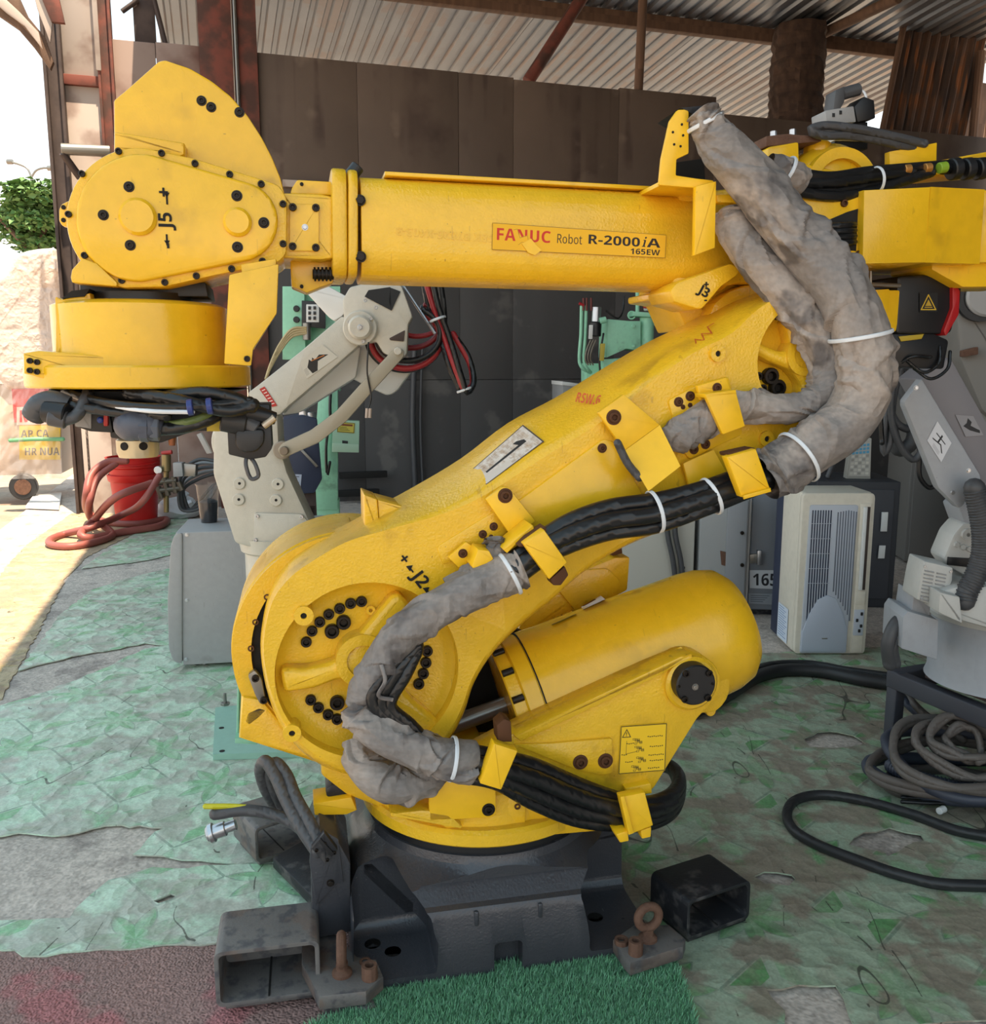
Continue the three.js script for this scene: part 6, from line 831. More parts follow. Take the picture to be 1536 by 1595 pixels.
{ // mint steel plate on the floor behind the robot base
  const m = floorSheet('steel_plate', 'mint green steel plate with bolt holes on the floor beside the gear housing', 'steel plate', [[336, 1110], [375, 1106], [470, 1100], [560, 1190], [460, 1180], [332, 1184]], 0.0105, 0.02, std(0xffffff, 0.5, 0, { map: paintTex(rgb(150, 190, 172), rgb(110, 120, 110), rgb(90, 70, 50), 33, 0.9) }), { rough: 0 });
  for (const [x, y, s] of [[351, 1098, 1], [345, 1134, 0], [346, 1170, 0]]) { const p = fl(x, y, 0.0305), v = V3(p[0] - m.position.x, 0.02, p[2] - m.position.z); if (s) part(m, 'anchor_bolt', mergeAll([rod(v, v.clone().add(V3(0, 0.045, 0)), 0.006, 10), rod(v, v.clone().add(V3(0, 0.01, 0)), 0.017, 6)]), M.steel); else part(m, 'hole', lathe([[0, 0], [0.009, 0], [0.009, 0.0012], [0, 0.0012]], 16).translate(v.x, v.y, v.z), M.darkgap); }
  const F = at(376, 1150, 12, -2.35), p = thing('guard_plate', 'narrow pale mint upright plate just left of the gear housing', 'plate', F); pl(F, p, 'web', M.mint, [[373, 1000], [384, 1000], [384, 1154], [370, 1154]], -0.2, 0, 0); pl(F, p, 'flange', M.mint, [[371, 1000], [374, 1000], [372, 1154], [368, 1154]], -0.2, 0.012, 0); pl(F, p, 'foot_plate', M.mint, [[366, 1150], [400, 1152], [400, 1160], [366, 1158]], -0.2, 0.05, 0);
}
{ // window air conditioner standing upright on the floor
  const F = at(1237, 1024, 0), a = thing('air_conditioner', 'upright cream window air conditioner with slatted grilles, standing on the floor', 'air conditioner', F), creamy = std(0xffffff, 0.5, 0, { map: paintTex(rgb(216, 208, 192), rgb(190, 176, 150), rgb(150, 140, 120), 41, 0.5) }), pale = std(0xb9bec8, 0.45), h = topOf(F, 1267, 768), wd = F.q(1347, 1024, 0)[0], D = 0.26;
  part(a, 'case', box(0, wd, 0.016, h, -D, -0.03, 0.012), creamy); part(a, 'back_case', box(0.01, wd - 0.01, 0.016, h - 0.02, -D - 0.12, -D + 0.005), M.navy);
  const fr = part(a, 'front_frame', ext(rnd([[0, 0.016, 0.02], [wd, 0.016, 0.02], [wd, h, 0.025], [0, h, 0.025]]), -0.04, 0, { bev: 0.006 }), creamy);
  const fx = (t) => t * wd, fy = (t) => t * h;                     // fractions of the front face
  const pn = part(a, 'front_panel', ext(rnd([[fx(0.07), fy(0.03), 0.01], [fx(0.72), fy(0.03), 0.01], [fx(0.76), fy(0.93), 0.01], [fx(0.1), fy(0.93), 0.01]]), -0.002, 0.008, { bev: 0.002 }), pale);
  part(a, 'curved_panel', ext(rnd([[fx(0.08), fy(0.04), 0.008], [fx(0.71), fy(0.04), 0.008], [fx(0.71), fy(0.17)], [fx(0.64), fy(0.28)], [fx(0.52), fy(0.37)], [fx(0.4), fy(0.39)], [fx(0.27), fy(0.36)], [fx(0.16), fy(0.27)], [fx(0.08), fy(0.16)]]), 0.006, 0.014, { bev: 0.002 }), std(0xb4bcca, 0.4));
  for (let i = 0; i < 8; i++) { const x = 0.13 + i * 0.036, b = 0.2 + 0.18 * Math.pow(i / 7, 0.8); part(pn, 'grille_slot', box(fx(x), fx(x + 0.018), fy(b), fy(0.9), 0.006, 0.0095, 0.001), M.navy); part(pn, 'grille_slot', box(fx(0.73 - i * 0.036), fx(0.748 - i * 0.036), fy(b + 0.03), fy(0.9 - Math.abs(i - 3) * 0.003), 0.006, 0.0095, 0.001), std(0x6f7480, 0.6)); }
  for (let i = 0; i < 5; i++) part(pn, 'grille_bar', box(fx(0.12), fx(0.42), fy(0.46 + i * 0.09), fy(0.463 + i * 0.09), 0.009, 0.0115, 0.001), pale);
  const sp = part(a, 'side_strip', box(fx(0.79), fx(0.95), fy(0.03), fy(0.94), -0.002, 0.006), creamy); part(sp, 'air_vane', box(fx(0.83), fx(0.88), fy(0.42), fy(0.92), 0.004, 0.018), M.white); part(sp, 'air_slot', box(fx(0.885), fx(0.93), fy(0.42), fy(0.92), 0.004, 0.008), M.darkSteel);
  const ct = part(sp, 'control_panel', box(fx(0.8), fx(0.94), fy(0.14), fy(0.3), 0.005, 0.01), pale); for (const [x, y] of [[0.9, 0.275], [0.84, 0.235], [0.9, 0.2], [0.88, 0.17]]) part(ct, 'button', box(fx(x - 0.015), fx(x + 0.02), fy(y - 0.01), fy(y + 0.01), 0.009, 0.014), M.black);
  part(sp, 'control_cover', box(fx(0.8), fx(0.94), fy(0.33), fy(0.41), 0.005, 0.009), creamy); part(a, 'badge', box(fx(0.36), fx(0.44), fy(0.12), fy(0.128), 0.013, 0.0155), M.steel);
  const s = 0.0; quad(a, 'rating_label', [V3(-0.002, h * 0.26, -D + 0.02), V3(-0.002, h * 0.26, -0.1), V3(-0.002, h * 0.04, -0.1), V3(-0.002, h * 0.04, -D + 0.02)], printMat(96, 160, (x, w, q) => { x.fillStyle = '#cfd8e4'; x.fillRect(0, 0, w, q); x.fillStyle = '#5a7aa8'; for (let i = 0; i < 13; i++) x.fillRect(8, 10 + i * 11, 50 + (i * 17) % 30, 3); }), 2, 'pale printed rating label');
}
{ // robot controllers behind
  const F = at(1164, 958, -6), c = thing('robot_controller', 'grey robot controller cabinet marked 165, behind the air conditioner', 'controller', F), h = topOf(F, 1164, 765);
  const w0 = F.q(1250, 958, 0)[0], b = part(c, 'cabinet_body', box(0, w0, 0.03, h, -0.6, 0, 0.006), std(0x7b8088, 0.5)); part(c, 'plinth', box(0.02, w0 - 0.02, 0, 0.035, -0.58, -0.02), M.blackSteel);
  part(c, 'side_cover', box(-0.012, 0.0, 0.04, h - 0.01, -0.55, -0.01), M.white);
  sticker(F, c, 'number_label', [[1168, 888], [1222, 888], [1222, 918], [1168, 916]], 0.003, printMat(192, 96, (x, w, q) => { x.fillStyle = '#c9cdd2'; x.fillRect(0, 0, w, q); x.fillStyle = '#1b1c22'; x.font = 'bold 86px sans-serif'; x.fillText('165', 14, 80); }), 'white label reading 165');
  sticker(F, c, 'type_plate', [[1166, 924], [1206, 925], [1206, 942], [1166, 940]], 0.003, printMat(96, 48, (x, w, q) => { x.fillStyle = '#8f959c'; x.fillRect(0, 0, w, q); x.fillStyle = '#5a5f66'; for (let i = 0; i < 4; i++) x.fillRect(8, 8 + i * 9, 70 - i * 8, 3); }));
  const lk = pl(F, b, 'latch', M.zinc, [[1180, 858], [1187, 858], [1187, 880], [1180, 880]], 0, 0.03, 1); pl(F, lk, 'latch_base', M.steel, [[1168, 864], [1184, 862], [1184, 876], [1168, 878]], 0, 0.012, 1);
  part(c, 'cable', hoseG(F.T([[1095, 800, 0.03], [1098, 850, 0.04], [1110, 872, 0.04], [1130, 880, 0.02]]), 0.01, 30, 8), M.hose, { crease: 1.2 });
  const G = at(1085, 962, -4), d = thing('controller_cabinet', 'light grey controller cabinet directly above the balancer cylinder end', 'controller', G), h2 = topOf(G, 1085, 770), w2 = G.q(1160, 962, 0)[0]; const b2 = part(d, 'cabinet_body', box(0, w2, 0.03, h2, -0.6, 0, 0.006), std(0x9a9c9c, 0.5)); part(d, 'plinth', box(0.02, w2 - 0.02, 0, 0.035, -0.58, -0.02), M.blackSteel); part(d, 'door', box(w2 * 0.55, w2 - 0.01, 0.06, h2 - 0.03, -0.003, 0.012), std(0x8d9094, 0.5)); pl(G, b2, 'rust_patch_plate', M.rust, [[1122, 858], [1140, 862], [1138, 884], [1124, 880]], 0, 0.006, 1);
  bolts(G, b2, [[1156, 830], [1156, 880], [1142, 912]], 0.014, 3, M.bolt);
  const I = at(1000, 960, -2), e = thing('wall_cabinet', 'pale cream cabinet seen above the yellow motor cover', 'cabinet', I), h3_ = topOf(I, 1000, 800), w3 = I.q(1078, 958, 0)[0], u3 = I.q(920, 958, 0)[0]; part(e, 'cabinet_body', box(u3, w3, 0.03, h3_, -0.5, 0, 0.006), std(0xb3b1a8, 0.5)); part(e, 'plinth', box(u3 + 0.02, w3 - 0.02, 0, 0.035, -0.48, -0.02), M.blackSteel); const ecb = part(e, 'door', box(u3 + 0.1, w3 - 0.08, 0.06, h3_ - 0.03, -0.002, 0.01), std(0xbab8ae, 0.5)); bolts(I, ecb, [[1064, 884]], 0.01, 3, M.bolt);
  for (const x of [1040, 1052]) part(e, 'cable', hoseG(I.T([[x, 790, 0.03], [x, 830, 0.04], [x + 8, 870, 0.04], [x + 12, 900, 0.03]]), 0.013, 24, 8), M.hoseGrey, { crease: 1.2 });
}
{ // yellow cover seen under the hoses, above the balancer
  const m = plate(R, robot, 'rear_motor_cover', M.cast, [[826, 930], [880, 900], [960, 868], [982, 868], [978, 920], [900, 960], [800, 1000]], -0.3, -0.15, { r: 4, bev: 0.006 }); plate(R, m, 'cover_panel', M.cast, [[870, 920], [905, 888], [948, 886], [966, 905], [960, 930], [900, 955]], -0.15, -0.14, { r: 6 });
  plate(R, m, 'cover_catch', M.rustbolt, [[950, 852], [968, 846], [970, 862], [954, 866]], -0.2, -0.15, { r: 1 });
}
{ // tall dark panel, teach pendant, hanging cables
  const F = at(1400, 985, -8, -5.7), t = thing('tall_cabinet', 'tall dull grey cabinet standing behind the right-hand grey robot', 'cabinet', F), h = topOf(F, 1400, 560), w = F.q(1500, 985, 0)[0], dk = std(0x6c6965, 0.6); part(t, 'cabinet_body', box(0, w, 0.02, h, -0.5, 0, 0.006), dk); part(t, 'door', box(0.02, w * 0.62, 0.06, h - 0.04, -0.004, 0.012), dk); part(t, 'door', box(w * 0.64, w - 0.02, 0.06, h - 0.04, -0.004, 0.012), dk);
  const G = at(1340, 990, -6, -4.6), s = thing('pendant_stand', 'dark steel cabinet in the gloom between the air conditioner and grey robot', 'cabinet', G), hs = topOf(G, 1340, 752), us = G.q(1268, 900, 0)[0], ue = G.q(1398, 900, 0)[0]; part(s, 'body', box(us, ue, 0.0, hs, -0.5, -0.05, 0.006), std(0x33353a, 0.6)); part(s, 'door', box(us + 0.03, ue - 0.03, 0.05, hs - 0.04, -0.052, -0.04), std(0x3a3c42, 0.55));
  for (const [x0, x1, y0, y1] of [[1374, 1384, 798, 828], [1370, 1380, 850, 870]]) pl(G, s, 'white_tag', M.white, [[x0, y0], [x1, y0], [x1 - 2, y1], [x0 - 2, y1]], -0.03, -0.02, 0);
  const p = thing('teach_pendant', 'grey teach pendant with blue keys standing above the air conditioner', 'teach pendant', new Frame([G.O[0], hs, G.O[2]], -6)), P = new Frame([G.O[0], hs, G.O[2]], -6); const pb = pl(P, p, 'body', std(0x9c9a92, 0.5), [[1326, 688], [1358, 682], [1356, 748], [1318, 746]], -0.24, -0.18, 2); sticker(P, pb, 'keypad', [[1327, 692], [1357, 688], [1355, 742], [1321, 742]], -0.1775, printMat(128, 192, (x, w, q) => { x.fillStyle = '#a6a49c'; x.fillRect(0, 0, w, q); for (let j = 0; j < 9; j++) for (let i = 0; i < 5; i++) { x.fillStyle = j < 3 ? '#4f93b4' : ['#c2bfb4', '#8f8d86', '#b7b4aa'][(i + j) % 3]; x.fillRect(8 + i * 23, 8 + j * 20, 18, 14); } }), 'keys in blue and grey'); part(p, 'grip', hoseG(P.T([[1310, 690, -0.15], [1300, 715, -0.14], [1290, 742, -0.14]]), 0.014, 20, 10), M.hoseGrey, { crease: 1.2 });
  const Z = -3.6, hc = thing('cable_loops', 'thick dark cables hanging in loops left of the grey robot on the right', 'cables', new Frame([az(1420, 650, Z).x, 0, Z], 0)), L = (l, r, m = M.hoseGrey) => hose(hc, 'cable', l.map(([x, y, d = 0]) => az(x, y, Z + d).sub(hc.position)), r, m, 9);
  L([[1388, 560], [1386, 620], [1376, 680], [1378, 706], [1386, 690], [1392, 620], [1404, 570]], 0.014); L([[1402, 575, -0.1], [1410, 610, -0.1], [1424, 650, -0.1], [1420, 690, -0.1], [1400, 700, -0.1], [1384, 660, -0.1]], 0.03); L([[1398, 560, 0.02], [1388, 640, 0.02], [1400, 690, 0.02], [1424, 716, 0.02], [1440, 690, 0.02], [1436, 640]], 0.014); L([[1432, 700, -0.2], [1446, 690, -0.2], [1466, 706, -0.2], [1466, 740, -0.2], [1450, 760, -0.2], [1434, 745, -0.2], [1432, 712, -0.2]], 0.01, M.hose); L([[1386, 640, -0.1], [1400, 662, -0.1], [1420, 668, -0.1], [1436, 650, -0.1]], 0.016);
  L([[1396, 540, 0], [1410, 560, 0], [1426, 600, -0.05], [1428, 640, -0.08]], 0.02); L([[1380, 590, 0.05], [1372, 640, 0.05], [1374, 690, 0.05]], 0.01, M.hose);
}
{ // grey robot on a steel table at the right
  const T0 = fl(1372, 1187), h = new Frame(T0, -30).q(1374, 1042, 0)[1], TA = fl(1380, 1046, h), TC = fl(1536, 1110, h), TB = new Frame([T0[0], 0, T0[2]], Math.atan2(-(TC[2] - TA[2]), TC[0] - TA[0]) * 180 / Math.PI), tb = thing('steel_table', 'low dark steel frame table carrying the grey robot at the right', 'table', TB), st = std(0x44464e, 0.55, 0.3);
  for (const [u, w] of [[0, 0], [0, -0.8], [0.9, 0], [0.9, -0.8]]) part(tb, 'leg', box(u, u + 0.04, 0.0155, h - 0.001, w - 0.04, w, 0.004), st);
  for (const w of [-0.04, -0.84]) part(tb, 'rail', box(-0.002, 0.95, h - 0.055, h, w, w + 0.042, 0.004), st); for (const u of [-0.003, 0.9]) part(tb, 'rail', box(u, u + 0.045, h - 0.057, h + 0.002, -0.84, 0.0, 0.004), st); part(tb, 'foot_plate', box(-0.01, 0.1, 0.0155, 0.022, -0.06, 0.01, 0.002), st);
  part(tb, 'top_plate', box(0.1, 0.95, h, h + 0.022, -0.84, -0.05, 0.003), M.darkSteel); part(tb, 'bolt_head', rod(V3(0.16, h + 0.02, -0.1), V3(0.16, h + 0.045, -0.1), 0.014, 6), M.bolt);
  const wo = (u, w) => [TB.O[0] + u * TB.c + w * TB.s, h + 0.0225, TB.O[2] - u * TB.s + w * TB.c], F = new Frame(wo(0.42, -0.36), -4), r = thing('grey_robot', 'pale grey robot arm with a louvred cover on the steel table at the right edge', 'robot arm', F), g = std(0xffffff, 0.5, 0, { map: paintTex(rgb(156, 160, 166), rgb(120, 122, 124), rgb(100, 100, 104), 51, 0.6) }), wh = std(0xffffff, 0.45, 0, { map: paintTex(rgb(186, 186, 182), rgb(150, 148, 140), rgb(120, 118, 112), 55, 0.4) });
  const q = (x, y, w = 0) => F.q(x, y, w), cu = q(1562, 1000, -0.1)[0], k = F.k(1480, 950, 0);
  const y = (p) => q(1470, p, 0.1)[1];
  part(r, 'base_drum', lathe([[0, 0], [116 * k, 0], [112 * k, 0.02], [110 * k, y(985)], [0, y(985)]], 56).translate(cu, 0, -0.1), g); part(r, 'base_rim', lathe([[0, y(988)], [116 * k, y(988)], [119 * k, y(980)], [116 * k, y(972)], [0, y(962)]], 56).translate(cu, 0, -0.1), wh);
  pl(F, r, 'connector_block', g, [[1407, 962], [1414, 952], [1462, 966], [1460, 1028], [1404, 1010]], -0.05, 0.1, 2); pl(F, r, 'block_cover', g, [[1424, 924], [1450, 934], [1448, 962], [1420, 952]], -0.06, 0.06, 1);
  pl(F, r, 'turret', wh, [[1468, 920], [1500, 912], [1560, 914], [1580, 990], [1500, 968], [1464, 950]], -0.05, 0.16, 4, { bev: 0.008 }); pl(F, r, 'turret_step', wh, [[1464, 922], [1496, 930], [1500, 972], [1462, 955]], 0.1, 0.2, 3, { bev: 0.006 });
  const lv2 = pl(F, r, 'louvre_cover', wh, [[1440, 874], [1485, 884], [1484, 905], [1464, 948], [1428, 934], [1434, 900]], 0.02, 0.13, 3, { bev: 0.005 });
  for (let i = 0; i < 9; i++) for (const s of [0, 1]) pl(F, lv2, 'louvre', M.greyPaint, [[1441 + s * 19 - i * 0.9, 888 + i * 5.6 + s * 4], [1456 + s * 19 - i * 0.9, 891 + i * 5.6 + s * 4], [1456 + s * 19 - i * 0.9, 893 + i * 5.6 + s * 4], [1441 + s * 19 - i * 0.9, 890 + i * 5.6 + s * 4]], 0.128, 0.134, 0);
  bolts(F, lv2, [[1441, 882], [1481, 890], [1436, 931], [1482, 914]], 0.13, 2.4, M.zinc);
  const el = pl(F, r, 'shoulder', wh, [[1470, 870], [1486, 832], [1502, 814], [1540, 820], [1545, 880], [1516, 884], [1510, 900], [1480, 884]], -0.04, 0.06, 5, { bev: 0.006 }); part(el, 'boss', ringw(q(1506, 832, 0.06), 3 * k, 9 * k, 0.05, 0.072, 24), wh); for (const [x, yy] of [[1490, 848], [1500, 852], [1510, 855]]) part(el, 'embossed_mark', disc(q(x, yy, 0.06), 5 * k, 0.055, 0.066, 6, 0.002), wh); pl(F, el, 'dark_window', M.black, [[1477, 868], [1512, 870], [1510, 884], [1476, 880]], 0.058, 0.066, 1);
  const arm = pl(F, r, 'arm_cover', g, [[1436, 590], [1410, 624], [1410, 632], [1462, 760], [1494, 792], [1500, 788], [1510, 770], [1529, 754], [1527, 740]], 0.06, 0.1, 3, { bev: 0.003 }); bolts(F, arm, [[1427, 604], [1509, 733], [1484, 767]], 0.1, 3, M.zinc, hexHead);
  pl(F, r, 'arm_body', std(0x77757a, 0.5), [[1436, 591], [1480, 556], [1560, 700], [1560, 760], [1530, 756]], -0.12, 0.06, 2); pl(F, r, 'arm_lower', g, [[1494, 790], [1530, 756], [1560, 760], [1560, 840], [1520, 820], [1505, 820]], -0.06, 0.05, 3);
  sticker(F, arm, 'paper_label', [[1460, 656], [1482, 690], [1466, 720], [1444, 686]], 0.1015, printMat(96, 160, (x, w, s) => { x.fillStyle = '#cfd2d8'; x.fillRect(0, 0, w, s); x.strokeStyle = '#17181c'; x.lineWidth = 7; x.beginPath(); x.moveTo(20, 60); x.lineTo(76, 50); x.moveTo(48, 30); x.lineTo(44, 96); x.moveTo(16, 110); x.lineTo(60, 84); x.lineTo(80, 116); x.stroke(); x.fillStyle = '#8d9097'; for (let i = 0; i < 3; i++) x.fillRect(30, 126 + i * 9, 40, 3); }), 'white label with a black hand symbol');
  quad(r, 'pinch_label', [[1488, 646], [1516, 648], [1532, 678], [1504, 680]].map((p) => F.v(p[0], p[1], 0.063)), printMat(96, 96, (x, w, s) => { x.fillStyle = '#8d8c90'; x.fillRect(0, 0, w, s); x.fillStyle = '#1c1c20'; x.beginPath(); for (const p of [[14, 50], [40, 36], [60, 12], [70, 30], [54, 48], [90, 70], [84, 84], [40, 70]]) x.lineTo(...p); x.fill(); }), 2);
  const hs = []; for (let i = 0; i <= 9; i++) hs.push([[1518, 760], [1524, 785], [1529, 810], [1532, 838], [1530, 866], [1522, 892], [1512, 912], [1506, 922], [1504, 930], [1503, 936]][i]); const cor = part(r, 'conduit', hoseG(hs.map(([x, yy]) => F.v(x, yy, 0.16)), 15 * k, 60, 14), M.hoseGrey, { crease: 1.2 });
  const cv = new THREE.CatmullRomCurve3(hs.map(([x, yy]) => F.v(x, yy, 0.16)), false, 'centripetal'); for (let i = 1; i < 40; i++) { const p = cv.getPointAt(i / 40), d = cv.getTangentAt(i / 40); part(cor, 'conduit_ridge', new THREE.TorusGeometry(15 * k, 0.0026, 6, 18).applyQuaternion(new THREE.Quaternion().setFromUnitVectors(V3(0, 0, 1), d)).translate(p.x, p.y, p.z), M.hoseGrey, { crease: 1.2 }); }
  for (const o of [0, 1]) part(r, 'base_cable', hoseG([[1416 + o * 6, 960 + o * 20, 0.02], [1396 + o * 6, 972 + o * 16, 0.05], [1384 + o * 8, 1000 + o * 6, 0.06], [1386 + o * 10, 1034, 0.04]].map((p) => F.v(...p)), 0.02 - o * 0.006, 30, 10), M.hoseGrey, { crease: 1.2 });
  // second grey machine behind it
  const Z = at(1540, 900, -10, -4.4), w2 = thing('large_robot', 'bulky grey robot body partly cut off by the right edge, above the grey arm', 'robot arm', Z), dk = std(0x77746f, 0.55); const bd = pl(Z, w2, 'body', dk, [[1488, 462], [1540, 450], [1700, 460], [1700, 780], [1530, 640], [1496, 560]], -0.5, 0, 6, { bev: 0.02 }); part(bd, 'flange', disc(Z.q(1534, 462, 0.02), 34 * Z.k(1534, 462, 0), 0.0, 0.08, 40, 0.01), std(0x9c9a98, 0.4)); part(bd, 'flange_rim', ringw(Z.q(1534, 462, 0.08), 30 * Z.k(1534, 462, 0), 40 * Z.k(1534, 462, 0), 0.02, 0.06, 40), M.black); pl(Z, w2, 'pedestal', dk, [[1530, 640], [1700, 640], [1700, 900], [1550, 905]], -0.45, -0.05, 4); pl(Z, bd, 'hose_stub', M.rust, [[1500, 546], [1524, 540], [1524, 552], [1500, 556]], 0, 0.05, 2);
}
{ // coils of cable under the steel table
  const C0 = fl(1470, 1240), c = thing('cable_heap', 'heap of coiled grey and black cables under the steel table', 'cables', new Frame([C0[0], 0.016, C0[2]], 0)), L = (l, r, m) => hose(c, 'cable', l, r, m, 8), brown = std(0x5c5550, 0.55), blue = std(0x3a3f4c, 0.5);
  const loop = (px, py, h, rx, rz, r, m, a0 = 0, n = 1, tilt = 0) => { const o = fl(px, py, h), pts = []; const N = Math.round(22 * n); for (let i = 0; i <= N; i++) { const a = a0 + i / 22 * Math.PI * 2, s = 1 + 0.06 * Math.sin(3 * a + px); pts.push(V3(o[0] - C0[0] + rx * s * Math.cos(a), h + tilt * Math.sin(a) + 0.012 * Math.sin(2.3 * a + py) + r, o[2] - C0[2] + rz * s * Math.sin(a))); } L(pts, r, m); };
  loop(1500, 1175, 0.16, 0.13, 0.09, 0.011, brown, 0.4, 1.9, -0.05); loop(1500, 1165, 0.18, 0.09, 0.06, 0.011, brown, 2, 1.9, -0.04); loop(1490, 1190, 0.13, 0.19, 0.13, 0.012, brown, 1, 1.8, -0.05); loop(1500, 1170, 0.17, 0.05, 0.035, 0.01, brown, 1, 1.7, -0.03);
  loop(1510, 1200, 0.08, 0.24, 0.17, 0.018, blue, 0, 1.2, -0.03); loop(1500, 1215, 0.05, 0.26, 0.16, 0.013, brown, 2, 1.8, -0.02); loop(1505, 1225, 0.02, 0.28, 0.14, 0.02, blue, 1, 1.1, 0); loop(1490, 1235, 0.0, 0.22, 0.1, 0.012, brown, 0, 1.9, 0.01);
  for (const [a, b, d, r, m] of [[[1392, 1080], [1420, 1110], [1470, 1150], 0.014, blue], [[1396, 1070], [1440, 1120], [1500, 1160], 0.012, brown]]) L([V3(...fl(...a, 0.2)), V3(...fl(...b, 0.16)), V3(...fl(...d, 0.1))].map((v) => v.sub(V3(...C0))), r, m);
  const con = []; for (let i = 0; i <= 14; i++) { const a = 0.7 + i / 14 * 1.9, o = fl(1520, 1190, 0.08); con.push(V3(o[0] - C0[0] - 0.0 + 0.27 * Math.cos(a + 0.4), 0.07, o[2] - C0[2] + 0.2 * Math.sin(a + 0.4))); } const cd = part(c, 'ribbed_conduit', hoseG(con, 0.022, 50, 10), blue, { crease: 1.2 }); const cc = new THREE.CatmullRomCurve3(con, false, 'centripetal'); for (let i = 1; i < 46; i++) { const p = cc.getPointAt(i / 46), d = cc.getTangentAt(i / 46); part(cd, 'conduit_ridge', new THREE.TorusGeometry(0.0225, 0.0022, 5, 14).applyQuaternion(new THREE.Quaternion().setFromUnitVectors(V3(0, 0, 1), d)).translate(p.x, p.y, p.z), blue, { crease: 1.2 }); }
  for (const o of [0, 7]) L([V3(...fl(1405, 1250 + o, 0.02)), V3(...fl(1460, 1252 + o, 0.02)), V3(...fl(1560, 1246 + o, 0.02))].map((v) => v.sub(V3(...C0))), 0.006, M.hose); part(c, 'plug', rod(V3(...fl(1462, 1272, 0.015)).sub(V3(...C0)), V3(...fl(1470, 1268, 0.015)).sub(V3(...C0)), 0.01, 12), M.white);
}
{ // hoses lying on the right-hand floor
  const lay = (name, label, list, r, m, h = 0.0) => { const P = list.map(([x, y, hh = 0]) => V3(...fl(x, y, r + 0.0145 + hh))), c = P[0].clone(); c.y = 0; const o = thing(name, label, 'hose', new Frame([c.x, 0, c.z], 0), 'black hoses lying on the floor'); hose(o, 'hose_run', P.map((p) => p.sub(c)), r, m, 12); return o; };
  const a = lay('floor_hose', 'black hose bent in a wide loop on the green floor at the right', [[1640, 1312], [1500, 1296], [1420, 1268], [1340, 1246], [1280, 1238], [1240, 1246], [1226, 1268], [1236, 1292], [1270, 1314], [1330, 1338], [1400, 1362], [1460, 1376], [1540, 1380], [1640, 1382]], 0.014, M.rubber); 
  lay('floor_hose', 'thickest black hose on the floor, curving from the balancer end to the steel table', [[1080, 1108], [1130, 1084], [1180, 1054], [1220, 1044], [1280, 1046], [1340, 1058], [1390, 1066], [1450, 1080]], 0.026, M.rubber); lay('floor_hose', 'thinner black hose lying just behind the thickest hose near the air conditioner', [[1080, 1090], [1150, 1056], [1200, 1036], [1260, 1034], [1320, 1044], [1390, 1054], [1450, 1064]], 0.016, M.rubber);
}
